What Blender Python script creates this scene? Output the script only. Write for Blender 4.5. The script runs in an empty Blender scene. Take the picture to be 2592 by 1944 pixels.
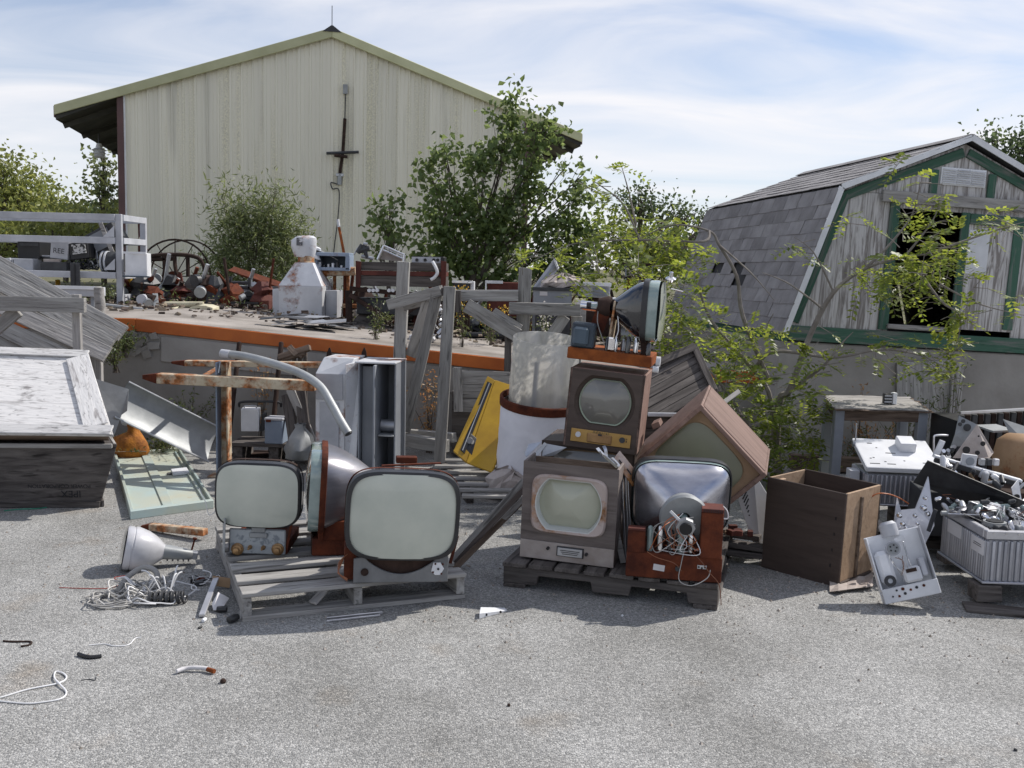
import bpy, bmesh, math, random
from mathutils import Vector as V, Matrix as Mx, noise as mnoise
R = math.radians
rnd = random.Random(11)
sc = bpy.context.scene
COL = sc.collection

# ------------------------------------------------------------------ camera
F_PX, W_PX, H_PX = 2500.0, 2592.0, 1944.0
CAM_H, PITCH, ROLL = 1.6, math.atan((972 - 690) / 2500.0), 0.025
cam = bpy.data.cameras.new('camera')
cam.sensor_width = 36.0
cam.lens = 36.0 * F_PX / W_PX
cam.clip_end = 3000
cam.clip_start = 0.05
camo = bpy.data.objects.new('camera', cam)
COL.objects.link(camo)
sc.camera = camo
_f = V((0, math.cos(PITCH), -math.sin(PITCH)))
_r0 = V((1, 0, 0))
_u0 = _r0.cross(_f)
_cr = _r0 * math.cos(ROLL) + _u0 * math.sin(ROLL)
_cu = _u0 * math.cos(ROLL) - _r0 * math.sin(ROLL)
C0 = V((0, 0, CAM_H))
_m = Mx((( _cr.x, _cu.x, -_f.x), (_cr.y, _cu.y, -_f.y), (_cr.z, _cu.z, -_f.z))).to_4x4()
camo.matrix_world = Mx.Translation(C0) @ _m

# ------------------------------------------------------------------ sky, sun, exposure
SUN = V((0.85, 0.48, 1.0)).normalized()
world = bpy.data.worlds.new('World')
sc.world = world
world.use_nodes = True
nt = world.node_tree
nt.nodes.clear()
def wn(t, **k):
    n = nt.nodes.new(t)
    for a, b in k.items():
        setattr(n, a, b)
    return n
sky = wn('ShaderNodeTexSky', sky_type='NISHITA', sun_disc=False)
sky.sun_elevation = math.asin(SUN.z)
sky.sun_rotation = math.atan2(SUN.x, SUN.y)
sky.air_density = 1.0
sky.dust_density = 0.6
sky.ozone_density = 1.6
tc = wn('ShaderNodeTexCoord')
sep = wn('ShaderNodeSeparateXYZ')
nt.links.new(tc.outputs['Generated'], sep.inputs[0])
zz = wn('ShaderNodeMath', operation='ADD'); zz.inputs[1].default_value = 0.16
zm = wn('ShaderNodeMath', operation='MAXIMUM'); zm.inputs[1].default_value = 0.0
nt.links.new(sep.outputs['Z'], zm.inputs[0]); nt.links.new(zm.outputs[0], zz.inputs[0])
dx = wn('ShaderNodeMath', operation='DIVIDE'); dy = wn('ShaderNodeMath', operation='DIVIDE')
nt.links.new(sep.outputs['X'], dx.inputs[0]); nt.links.new(zz.outputs[0], dx.inputs[1])
nt.links.new(sep.outputs['Y'], dy.inputs[0]); nt.links.new(zz.outputs[0], dy.inputs[1])
cmb = wn('ShaderNodeCombineXYZ')
nt.links.new(dx.outputs[0], cmb.inputs[0]); nt.links.new(dy.outputs[0], cmb.inputs[1])
mp = wn('ShaderNodeMapping'); mp.inputs['Scale'].default_value = (0.70, 1.05, 1); mp.inputs['Rotation'].default_value = (0, 0, R(-14)); mp.inputs['Location'].default_value = (3.9, 4.4, 0)
nt.links.new(cmb.outputs[0], mp.inputs[0])
cn = wn('ShaderNodeTexNoise'); cn.inputs['Scale'].default_value = 1.3; cn.inputs['Detail'].default_value = 9; cn.inputs['Roughness'].default_value = 0.52; cn.inputs['Distortion'].default_value = 1.1
nt.links.new(mp.outputs[0], cn.inputs['Vector'])
cr_ = wn('ShaderNodeValToRGB'); cr_.color_ramp.elements[0].position = 0.36; cr_.color_ramp.elements[1].position = 0.68
nt.links.new(cn.outputs['Fac'], cr_.inputs[0])
hz = wn('ShaderNodeMapRange'); hz.inputs['From Min'].default_value = 0.0; hz.inputs['From Max'].default_value = 0.36; hz.inputs['To Min'].default_value = 0.75; hz.inputs['To Max'].default_value = 0.0
nt.links.new(zm.outputs[0], hz.inputs['Value'])
mxf = wn('ShaderNodeMath', operation='MAXIMUM')
cs = wn('ShaderNodeMath', operation='MULTIPLY'); cs.inputs[1].default_value = 0.92
nt.links.new(cr_.outputs[0], cs.inputs[0])
# screen-like union of haze and cirrus
inv = wn('ShaderNodeMath', operation='SUBTRACT'); inv.inputs[0].default_value = 1
nt.links.new(cs.outputs[0], inv.inputs[1])
inv2 = wn('ShaderNodeMath', operation='SUBTRACT'); inv2.inputs[0].default_value = 1
nt.links.new(hz.outputs[0], inv2.inputs[1])
mul = wn('ShaderNodeMath', operation='MULTIPLY')
nt.links.new(inv.outputs[0], mul.inputs[0]); nt.links.new(inv2.outputs[0], mul.inputs[1])
fac = wn('ShaderNodeMath', operation='SUBTRACT'); fac.inputs[0].default_value = 1
nt.links.new(mul.outputs[0], fac.inputs[1])
mix = wn('ShaderNodeMix', data_type='RGBA')
mix.inputs['B'].default_value = (5.15, 5.1, 5.25, 1)
nt.links.new(fac.outputs[0], mix.inputs['Factor'])
skm = wn('ShaderNodeMix', data_type='RGBA', blend_type='MULTIPLY'); skm.inputs['Factor'].default_value = 1.0
skm.inputs['B'].default_value = (.50, .56, .65, 1)
nt.links.new(sky.outputs[0], skm.inputs['A'])
nt.links.new(skm.outputs['Result'], mix.inputs['A'])
bg = wn('ShaderNodeBackground'); bg.inputs['Strength'].default_value = 0.105
nt.links.new(mix.outputs['Result'], bg.inputs['Color'])
wo = wn('ShaderNodeOutputWorld')
nt.links.new(bg.outputs[0], wo.inputs[0])

sl = bpy.data.lights.new('sun', 'SUN')
sl.energy = 2.6
sl.angle = R(0.7)
sl.color = (1.0, 0.95, 0.885)
so = bpy.data.objects.new('sun', sl)
COL.objects.link(so)
so.rotation_euler = SUN.to_track_quat('Z', 'Y').to_euler()
so.location = (8, 6, 12)
sc.view_settings.view_transform = 'Standard'
sc.view_settings.look = 'None'
sc.view_settings.exposure = 0.85
sc.view_settings.gamma = 1.0
sc.view_settings.use_curve_mapping = False
sc.render.engine = 'CYCLES'
sc.cycles.max_bounces = 7
sc.cycles.transparent_max_bounces = 8
sc.cycles.use_denoising = True
sc.cycles.caustics_reflective = False
sc.cycles.caustics_refractive = False

# ------------------------------------------------------------------ pixel -> place
def ray(px, py):
    return _f * F_PX + _cr * (px - W_PX / 2) - _cu * (py - H_PX / 2)
def A(px, py, Y):                       # point at depth Y
    d = ray(px, py)
    return C0 + d * (Y / d.y)
def G(px, py, z=0.0):                   # point on a level plane
    d = ray(px, py)
    return C0 + d * ((z - CAM_H) / d.z)
def FR(p, yaw=0, roll=0, pitch=0):      # yaw ccw from above, roll clockwise seen from the camera
    return Mx.Translation(p) @ Mx.Rotation(R(yaw), 4, 'Z') @ Mx.Rotation(R(roll), 4, 'Y') @ Mx.Rotation(R(pitch), 4, 'X')
def T(x, y, z):
    return Mx.Translation((x, y, z))
def RX(a): return Mx.Rotation(R(a), 4, 'X')
def RY(a): return Mx.Rotation(R(a), 4, 'Y')
def RZ(a): return Mx.Rotation(R(a), 4, 'Z')
I4 = Mx.Identity(4)

# ------------------------------------------------------------------ materials
def _nd(t, typ, **k):
    n = t.nodes.new(typ)
    for a, b in k.items():
        setattr(n, a, b)
    return n
def _rgb(c): return (c[0], c[1], c[2], 1)
def mat(name, c1, c2=None, sc_=6, st=(1, 1, 1), rough=.7, metal=0, bump=.15, bsc=40, rust=0, rustc=(.20, .065, .02), rsc=4,
        spec=.4, coat=0, dist=0.0, ramp=(.35, .65), var=.12, crack=0, trans=0, alpha=1, det=6, rough2=None, islands=0, bst=None, rst=None, rsoft=.07):
    m = bpy.data.materials.new(name)
    m.use_nodes = True
    t = m.node_tree
    b = t.nodes['Principled BSDF']
    L = t.links.new
    c2 = c2 or tuple(x * .75 for x in c1)
    co = _nd(t, 'ShaderNodeTexCoord')
    oi = _nd(t, 'ShaderNodeObjectInfo')
    ad = _nd(t, 'ShaderNodeVectorMath', operation='MULTIPLY_ADD')
    cx = _nd(t, 'ShaderNodeCombineXYZ')
    for i in range(3): L(oi.outputs['Random'], cx.inputs[i])
    L(cx.outputs[0], ad.inputs[0]); ad.inputs[1].default_value = (7.3, 5.1, 3.7)
    L(co.outputs['Object'], ad.inputs[2])
    ma = _nd(t, 'ShaderNodeMapping'); ma.inputs['Scale'].default_value = st
    L(ad.outputs[0], ma.inputs[0])
    n1 = _nd(t, 'ShaderNodeTexNoise'); n1.inputs['Scale'].default_value = sc_; n1.inputs['Detail'].default_value = det; n1.inputs['Distortion'].default_value = dist; n1.inputs['Roughness'].default_value = .6
    L(ma.outputs[0], n1.inputs['Vector'])
    rp = _nd(t, 'ShaderNodeValToRGB'); e = rp.color_ramp.elements
    e[0].position, e[1].position = ramp; e[0].color, e[1].color = _rgb(c2), _rgb(c1)
    L(n1.outputs['Fac'], rp.inputs[0])
    col = rp.outputs[0]
    if crack:
        n3 = _nd(t, 'ShaderNodeTexNoise'); n3.inputs['Scale'].default_value = sc_ * 2.2; n3.inputs['Detail'].default_value = 3; n3.inputs['Distortion'].default_value = dist
        L(ma.outputs[0], n3.inputs['Vector'])
        r3 = _nd(t, 'ShaderNodeValToRGB'); q = r3.color_ramp.elements
        q[0].position, q[1].position = .30, .42; q[0].color = (1 - crack,) * 3 + (1,); q[1].color = (1, 1, 1, 1)
        L(n3.outputs['Fac'], r3.inputs[0])
        mm = _nd(t, 'ShaderNodeMix', data_type='RGBA', blend_type='MULTIPLY'); mm.inputs['Factor'].default_value = 1
        L(col, mm.inputs['A']); L(r3.outputs[0], mm.inputs['B']); col = mm.outputs['Result']
    rfac = None
    if rust:
        n4 = _nd(t, 'ShaderNodeTexNoise'); n4.inputs['Scale'].default_value = rsc; n4.inputs['Detail'].default_value = 8; n4.inputs['Roughness'].default_value = .68
        if rst:
            mr4 = _nd(t, 'ShaderNodeMapping'); mr4.inputs['Scale'].default_value = rst; L(ad.outputs[0], mr4.inputs[0]); L(mr4.outputs[0], n4.inputs['Vector'])
        else:
            L(ad.outputs[0], n4.inputs['Vector'])
        r4 = _nd(t, 'ShaderNodeValToRGB'); q = r4.color_ramp.elements
        p = .78 - rust * .5
        q[0].position, q[1].position = p - .05, p + rsoft; q[0].color, q[1].color = (0, 0, 0, 1), (1, 1, 1, 1)
        L(n4.outputs['Fac'], r4.inputs[0])
        n5 = _nd(t, 'ShaderNodeTexNoise'); n5.inputs['Scale'].default_value = 30; n5.inputs['Detail'].default_value = 5
        L(ad.outputs[0], n5.inputs['Vector'])
        r5 = _nd(t, 'ShaderNodeValToRGB'); q = r5.color_ramp.elements
        q[0].position, q[1].position = .35, .65; q[0].color, q[1].color = _rgb([x * .45 for x in rustc]), _rgb([min(1, x * 1.6) for x in rustc])
        L(n5.outputs['Fac'], r5.inputs[0])
        mm = _nd(t, 'ShaderNodeMix', data_type='RGBA')
        L(r4.outputs[0], mm.inputs['Factor']); L(col, mm.inputs['A']); L(r5.outputs[0], mm.inputs['B']); col = mm.outputs['Result']
        rfac = r4.outputs[0]
    if var or islands:
        hv = _nd(t, 'ShaderNodeHueSaturation')
        mr = _nd(t, 'ShaderNodeMapRange'); mr.inputs['To Min'].default_value = 1 - max(var, islands); mr.inputs['To Max'].default_value = 1 + max(var, islands)
        if islands:
            ge = _nd(t, 'ShaderNodeNewGeometry'); L(ge.outputs['Random Per Island'], mr.inputs['Value'])
            mh = _nd(t, 'ShaderNodeMapRange'); mh.inputs['To Min'].default_value = .475; mh.inputs['To Max'].default_value = .52
            L(ge.outputs['Random Per Island'], mh.inputs['Value']); L(mh.outputs[0], hv.inputs['Hue'])
        else:
            L(oi.outputs['Random'], mr.inputs['Value'])
        L(mr.outputs[0], hv.inputs['Value']); L(col, hv.inputs['Color']); col = hv.outputs[0]
    L(col, b.inputs['Base Color'])
    b.inputs['Roughness'].default_value = rough
    if rough2 is not None or rfac is not None:
        mr = _nd(t, 'ShaderNodeMapRange'); mr.inputs['To Min'].default_value = rough; mr.inputs['To Max'].default_value = .85 if rfac is not None else rough2
        L(rfac if rfac is not None else n1.outputs['Fac'], mr.inputs['Value']); L(mr.outputs[0], b.inputs['Roughness'])
    if metal:
        b.inputs['Metallic'].default_value = metal
        if rfac is not None:
            mr = _nd(t, 'ShaderNodeMapRange'); mr.inputs['To Min'].default_value = metal; mr.inputs['To Max'].default_value = 0
            L(rfac, mr.inputs['Value']); L(mr.outputs[0], b.inputs['Metallic'])
    b.inputs['Specular IOR Level'].default_value = spec
    if coat:
        b.inputs['Coat Weight'].default_value = coat; b.inputs['Coat Roughness'].default_value = .04
    if trans: b.inputs['Transmission Weight'].default_value = trans
    if alpha < 1: b.inputs['Alpha'].default_value = alpha
    if bump:
        n2 = _nd(t, 'ShaderNodeTexNoise'); n2.inputs['Scale'].default_value = bsc; n2.inputs['Detail'].default_value = 4
        if bst:
            mb2 = _nd(t, 'ShaderNodeMapping'); mb2.inputs['Scale'].default_value = bst; L(ad.outputs[0], mb2.inputs[0]); L(mb2.outputs[0], n2.inputs['Vector'])
        else:
            L(ma.outputs[0], n2.inputs['Vector'])
        bp = _nd(t, 'ShaderNodeBump'); bp.inputs['Strength'].default_value = bump; bp.inputs['Distance'].default_value = .01
        L(n2.outputs['Fac'], bp.inputs['Height']); L(bp.outputs[0], b.inputs['Normal'])
    return m

def leafmat(name, c1, c2, tr=.35, isl=.35, rough=.45):
    m = bpy.data.materials.new(name); m.use_nodes = True
    t = m.node_tree; L = t.links.new
    b = t.nodes['Principled BSDF']; out = t.nodes['Material Output']
    ge = _nd(t, 'ShaderNodeNewGeometry')
    rp = _nd(t, 'ShaderNodeValToRGB'); e = rp.color_ramp.elements
    e[0].color, e[1].color = _rgb(c1), _rgb(c2); L(ge.outputs['Random Per Island'], rp.inputs[0])
    wn1 = _nd(t, 'ShaderNodeTexWhiteNoise', noise_dimensions='1D'); L(ge.outputs['Random Per Island'], wn1.inputs['W'])
    mr = _nd(t, 'ShaderNodeMapRange'); mr.inputs['To Min'].default_value = 1 - isl; mr.inputs['To Max'].default_value = 1 + isl
    L(wn1.outputs['Value'], mr.inputs['Value'])
    hv = _nd(t, 'ShaderNodeHueSaturation'); L(rp.outputs[0], hv.inputs['Color']); L(mr.outputs[0], hv.inputs['Value'])
    L(hv.outputs[0], b.inputs['Base Color']); b.inputs['Roughness'].default_value = rough; b.inputs['Specular IOR Level'].default_value = .5
    tl = _nd(t, 'ShaderNodeBsdfTranslucent')
    h2 = _nd(t, 'ShaderNodeHueSaturation'); h2.inputs['Hue'].default_value = .475; h2.inputs['Value'].default_value = 1.7; L(hv.outputs[0], h2.inputs['Color']); L(h2.outputs[0], tl.inputs['Color'])
    ms = _nd(t, 'ShaderNodeMixShader'); ms.inputs[0].default_value = tr
    L(b.outputs[0], ms.inputs[1]); L(tl.outputs[0], ms.inputs[2]); L(ms.outputs[0], out.inputs['Surface'])
    return m

M = {}
def wood(name, c1, c2, rough=.85, crack=.55, sc_=1.6, ramp=(.32, .68), bump=.5, var=.16):
    M[name] = mat(name, c1, c2, sc_=sc_, st=(1.3, 14, 14), rough=rough, bump=bump, bsc=5, crack=crack, dist=.6, ramp=ramp, var=var, spec=.2)
wood('wood_grey', (.40, .39, .37), (.21, .20, .19))
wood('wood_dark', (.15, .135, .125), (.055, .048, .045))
wood('wood_pale', (.46, .44, .42), (.22, .21, .20))
wood('wood_brown', (.20, .15, .115), (.085, .06, .045))
M['wood_white'] = mat('wood_white', (.62, .61, .60), (.30, .285, .28), sc_=2.2, st=(1.2, 6, 6), rough=.85, bump=.5, bsc=6, crack=.5, dist=2.4, ramp=(.30, .46), var=.08, spec=.2)
wood('cabinet_brown', (.092, .070, .060), (.066, .050, .043), rough=.5, crack=.15, bump=.08)
wood('cabinet_rose', (.275, .185, .155), (.18, .115, .095), rough=.55, crack=.2, bump=.1)
wood('cabinet_grey', (.215, .185, .17), (.13, .108, .10), rough=.7, crack=.25, bump=.15)
wood('plywood_tan', (.42, .30, .205), (.30, .205, .135), rough=.7, crack=.2, bump=.1)
wood('green_trim', (.055, .12, .085), (.15, .16, .145), rough=.8, sc_=1.5, ramp=(.36, .50), crack=.3, bump=.3)
M['white_paint'] = mat('white_paint', (.66, .67, .69), (.52, .53, .55), sc_=3, rough=.45, bump=.05, rust=.42, rsc=3.2)
M['white_clean'] = mat('white_clean', (.74, .75, .77), (.58, .59, .61), sc_=4, rough=.5, bump=.05, rust=.10)
M['cream'] = mat('cream', (.62, .58, .42), (.42, .38, .26), sc_=5, rough=.55, bump=.05)
M['blue_paint'] = mat('blue_paint', (.28, .34, .43), (.20, .25, .33), sc_=4, rough=.5, bump=.05, rust=.2)
M['blue_dark'] = mat('blue_dark', (.07, .10, .13), (.04, .055, .075), sc_=4, rough=.5, bump=.05)
M['grey_paint'] = mat('grey_paint', (.30, .32, .35), (.22, .235, .26), sc_=3, rough=.5, bump=.05, rust=.22)
M['grey_pale'] = mat('grey_pale', (.52, .53, .56), (.38, .39, .42), sc_=4, rough=.5, bump=.08, rust=.12)
M['green_panel'] = mat('green_panel', (.37, .465, .455), (.43, .44, .35), sc_=2.2, rough=.45, bump=.05, rust=.24, rustc=(.30, .20, .08), rsc=2.5)
M['yellow'] = mat('yellow', (.50, .30, .018), (.36, .205, .014), sc_=3, rough=.45, bump=.06, rust=.14)
M['rust'] = mat('rust', (.135, .036, .016), (.055, .016, .010), sc_=10, rough=.85, bump=.35, bsc=60, spec=.2)
M['rust_dark'] = mat('rust_dark', (.058, .036, .029), (.027, .018, .015), sc_=10, rough=.9, bump=.35, bsc=60, spec=.2)
M['rust_orange'] = mat('rust_orange', (.30, .088, .022), (.14, .038, .013), sc_=9, rough=.85, bump=.3, bsc=60, spec=.2)
M['rust_cream'] = mat('rust_cream', (.55, .48, .36), (.42, .35, .24), sc_=6, rough=.6, bump=.15, rust=.62, rustc=(.26, .10, .035), rsc=5)
M['orange_paint'] = mat('orange_paint', (.56, .15, .028), (.43, .105, .022), sc_=3, rough=.6, bump=.1, rust=.22, rustc=(.16, .06, .04), rsc=2.2)
M['galv'] = mat('galv', (.52, .53, .55), (.36, .37, .39), sc_=6, rough=.42, metal=.75, bump=.05)
M['galv_dull'] = mat('galv_dull', (.36, .375, .38), (.25, .26, .265), sc_=5, rough=.55, metal=.35, bump=.06)
M['galv_blue'] = mat('galv_blue', (.20, .225, .25), (.36, .39, .41), sc_=26, rough=.5, metal=.4, bump=.05, ramp=(.52, .60), rust=.12)
M['alu'] = mat('alu', (.60, .60, .62), (.44, .44, .46), sc_=7, rough=.42, metal=.7, bump=.04)
M['alu_bright'] = mat('alu_bright', (.78, .78, .80), (.6, .6, .62), sc_=7, rough=.3, metal=.85, bump=.04)
M['chrome'] = mat('chrome', (.85, .85, .87), (.6, .6, .62), rough=.1, metal=1, bump=0)
M['dark_metal'] = mat('dark_metal', (.055, .058, .062), (.03, .03, .034), sc_=8, rough=.5, bump=.1, rust=.15)
M['black'] = mat('black', (.018, .018, .02), (.010, .010, .012), rough=.45, bump=.05)
M['rubber'] = mat('rubber', (.028, .028, .03), (.015, .015, .017), rough=.35, bump=.05, spec=.5)
M['black_glass'] = mat('black_glass', (.012, .013, .018), (.008, .008, .011), rough=.12, bump=0, coat=.8, spec=.6)
M['screen_green'] = mat('screen_green', (.53, .555, .48), (.43, .46, .40), sc_=3, rough=.22, bump=0, coat=.9, spec=.5, var=.03)
M['screen_olive'] = mat('screen_olive', (.23, .235, .165), (.19, .195, .14), sc_=2, rough=.3, bump=0, coat=.25, spec=.4, var=.03)
M['screen_grey'] = mat('screen_grey', (.19, .185, .165), (.15, .145, .13), sc_=2, rough=.2, bump=0, coat=1.0, spec=.5, var=.03)
M['screen_pale'] = mat('screen_pale', (.46, .47, .37), (.39, .40, .31), sc_=2, rough=.25, bump=0, coat=.7, spec=.5, var=.03)
M['glass_edge'] = mat('glass_edge', (.30, .38, .36), (.20, .27, .26), sc_=9, rough=.12, bump=0, coat=1, spec=.6)
M['funnel_metal'] = mat('funnel_metal', (.30, .295, .315), (.20, .19, .205), sc_=2.5, st=(1, 1, 6), rough=.36, metal=.75, bump=.05, rust=.1)
M['funnel_bright'] = mat('funnel_bright', (.58, .58, .62), (.34, .34, .38), sc_=2.2, st=(1, 1, 3), rough=.24, metal=.9, bump=.03)
M['funnel_dusty'] = mat('funnel_dusty', (.55, .55, .57), (.40, .40, .42), sc_=5, rough=.35, bump=.05, coat=.4)
M['gold'] = mat('gold', (.50, .31, .10), (.42, .25, .075), sc_=4, rough=.4, metal=.25, bump=.03)
M['brass'] = mat('brass', (.42, .26, .12), (.26, .15, .07), sc_=9, rough=.45, metal=.5, bump=.05)
M['bezel_rust'] = mat('bezel_rust', (.50, .42, .385), (.40, .32, .28), sc_=5, rough=.6, bump=.1, rust=.52, rustc=(.27, .125, .045), rsc=4)
M['bezel_pale'] = mat('bezel_pale', (.40, .47, .36), (.33, .38, .30), sc_=5, rough=.4, bump=.03)
M['mask_tan'] = mat('mask_tan', (.33, .225, .145), (.24, .155, .095), sc_=4, rough=.75, bump=.06)
M['mask_white'] = mat('mask_white', (.55, .57, .55), (.46, .47, .45), sc_=4, rough=.6, bump=.04)
M['grey_wire'] = mat('grey_wire', (.46, .45, .43), (.30, .29, .27), rough=.5, bump=.02, var=.3)
M['white_wire'] = mat('white_wire', (.75, .75, .76), (.6, .6, .6), rough=.45, bump=0)
M['red_wire'] = mat('red_wire', (.38, .045, .03), (.25, .03, .02), rough=.5, bump=0)
M['brown_wire'] = mat('brown_wire', (.30, .12, .06), (.18, .07, .04), rough=.5, bump=0, var=.35)
M['orange_wire'] = mat('orange_wire', (.50, .15, .05), (.38, .10, .03), rough=.5, bump=0)
M['green_wire'] = mat('green_wire', (.05, .30, .20), (.03, .2, .13), rough=.5, bump=0)
M['paper'] = mat('paper', (.70, .69, .70), (.55, .53, .53), sc_=6, rough=.9, bump=.3, bsc=12)
M['paper_wrap'] = mat('paper_wrap', (.74, .74, .78), (.62, .62, .66), sc_=3, rough=.85, bump=.8, bsc=5, dist=1.0)
M['paper_dirty'] = mat('paper_dirty', (.50, .45, .42), (.34, .29, .26), sc_=6, rough=.9, bump=.5, bsc=12)
M['cardboard'] = mat('cardboard', (.36, .24, .14), (.26, .17, .10), sc_=5, rough=.85, bump=.1)
M['shingle'] = mat('shingle', (.31, .30, .30), (.21, .20, .20), sc_=4, rough=.9, bump=.6, bsc=160, var=.12, spec=.2)
M['felt'] = mat('felt', (.05, .05, .052), (.03, .03, .032), sc_=6, rough=.9, bump=.5, bsc=40)
M['concrete'] = mat('concrete', (.37, .35, .325), (.24, .225, .205), sc_=1.3, rough=.9, bump=.25, bsc=35, det=10, ramp=(.36, .66), spec=.2, crack=.12)
M['ramp_concrete'] = mat('ramp_concrete', (.40, .365, .33), (.17, .15, .13), sc_=1.3, rough=.9, bump=.3, bsc=40, det=10, spec=.2)
M['upper_dirt'] = mat('upper_dirt', (.20, .18, .125), (.085, .095, .045), sc_=1.6, rough=1, bump=.6, bsc=8, det=10, spec=.1)
M['bark'] = mat('bark', (.17, .145, .12), (.085, .07, .06), sc_=4, st=(1, 1, .3), rough=.9, bump=.6, bsc=20, spec=.1)
M['bark_grey'] = mat('bark_grey', (.30, .275, .25), (.17, .15, .135), sc_=6, rough=.85, bump=.4, bsc=30, spec=.1)
M['wall_sheet'] = mat('wall_sheet', (.76, .73, .62), (.68, .655, .56), sc_=.8, st=(1.5, 1.5, .12), rough=.55, bump=0, var=.05, spec=.35, crack=.22, rust=.44, rustc=(.52, .485, .32), rsc=1.0, rst=(2.2, 2.2, .09), rsoft=.30)
M['trim_olive'] = mat('trim_olive', (.50, .50, .31), (.42, .42, .25), sc_=2, rough=.5, bump=.03)
M['trim_maroon'] = mat('trim_maroon', (.115, .06, .058), (.08, .042, .042), sc_=2, rough=.55, bump=.03)
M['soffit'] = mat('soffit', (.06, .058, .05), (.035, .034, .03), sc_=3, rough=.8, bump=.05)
M['ribbed_alu'] = mat('ribbed_alu', (.46, .47, .51), (.34, .35, .39), sc_=5, rough=.36, metal=.7, bump=.03)
def frost():
    m = bpy.data.materials.new('plastic_frost'); m.use_nodes = True
    t = m.node_tree; L = t.links.new; b = t.nodes['Principled BSDF']; out = t.nodes['Material Output']
    co = _nd(t, 'ShaderNodeTexCoord'); ma = _nd(t, 'ShaderNodeMapping'); ma.inputs['Scale'].default_value = (6, 6, .5); L(co.outputs['Object'], ma.inputs[0])
    n1 = _nd(t, 'ShaderNodeTexNoise'); n1.inputs['Scale'].default_value = 2.0; n1.inputs['Detail'].default_value = 6; L(ma.outputs[0], n1.inputs['Vector'])
    rp = _nd(t, 'ShaderNodeValToRGB'); e = rp.color_ramp.elements; e[0].position, e[1].position = .35, .7; e[0].color, e[1].color = (.62, .61, .58, 1), (.82, .81, .79, 1); L(n1.outputs['Fac'], rp.inputs[0])
    L(rp.outputs[0], b.inputs['Base Color']); b.inputs['Roughness'].default_value = .35
    tl = _nd(t, 'ShaderNodeBsdfTranslucent'); L(rp.outputs[0], tl.inputs['Color'])
    tp = _nd(t, 'ShaderNodeBsdfTransparent'); tp.inputs['Color'].default_value = (.92, .91, .88, 1)
    m1 = _nd(t, 'ShaderNodeMixShader'); m1.inputs[0].default_value = .55; L(b.outputs[0], m1.inputs[1]); L(tl.outputs[0], m1.inputs[2])
    m2 = _nd(t, 'ShaderNodeMixShader'); m2.inputs[0].default_value = .38; L(m1.outputs[0], m2.inputs[1]); L(tp.outputs[0], m2.inputs[2])
    L(m2.outputs[0], out.inputs['Surface'])
    return m
M['plastic_frost'] = frost()
M['panel_grey'] = mat('panel_grey', (.20, .205, .21), (.14, .143, .148), sc_=9, rough=.5, metal=.2, bump=.06, rust=.12)
M['tank_tan'] = mat('tank_tan', (.42, .27, .15), (.30, .18, .095), sc_=4, rough=.6, bump=.1, rust=.35, rsc=4)
M['rusty_red'] = mat('rusty_red', (.125, .040, .030), (.07, .024, .020), sc_=6, rough=.75, bump=.15, spec=.2)
M['orange_fibre'] = mat('orange_fibre', (.44, .17, .025), (.22, .08, .02), sc_=14, rough=.9, bump=.9, bsc=30)
M['leaf_cotton'] = leafmat('leaf_cotton', (.088, .135, .042), (.155, .215, .075), tr=.48)
M['leaf_willow'] = leafmat('leaf_willow', (.10, .135, .05), (.17, .205, .085), tr=.42)
M['leaf_locust'] = leafmat('leaf_locust', (.095, .15, .02), (.19, .24, .04), tr=.55)
M['leaf_far'] = leafmat('leaf_far', (.13, .165, .04), (.24, .27, .085), tr=.45)
M['leaf_far_dark'] = leafmat('leaf_far_dark', (.05, .08, .038), (.09, .13, .055), tr=.4)
M['leaf_weed'] = leafmat('leaf_weed', (.05, .08, .02), (.12, .14, .05), tr=.4)
M['leaf_dry'] = leafmat('leaf_dry', (.30, .17, .06), (.42, .26, .09), tr=.4)
M['flower_yellow'] = leafmat('flower_yellow', (.50, .34, .03), (.62, .42, .05), tr=.3)
M['flower_white'] = leafmat('flower_white', (.6, .58, .5), (.75, .72, .66), tr=.3)

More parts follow.
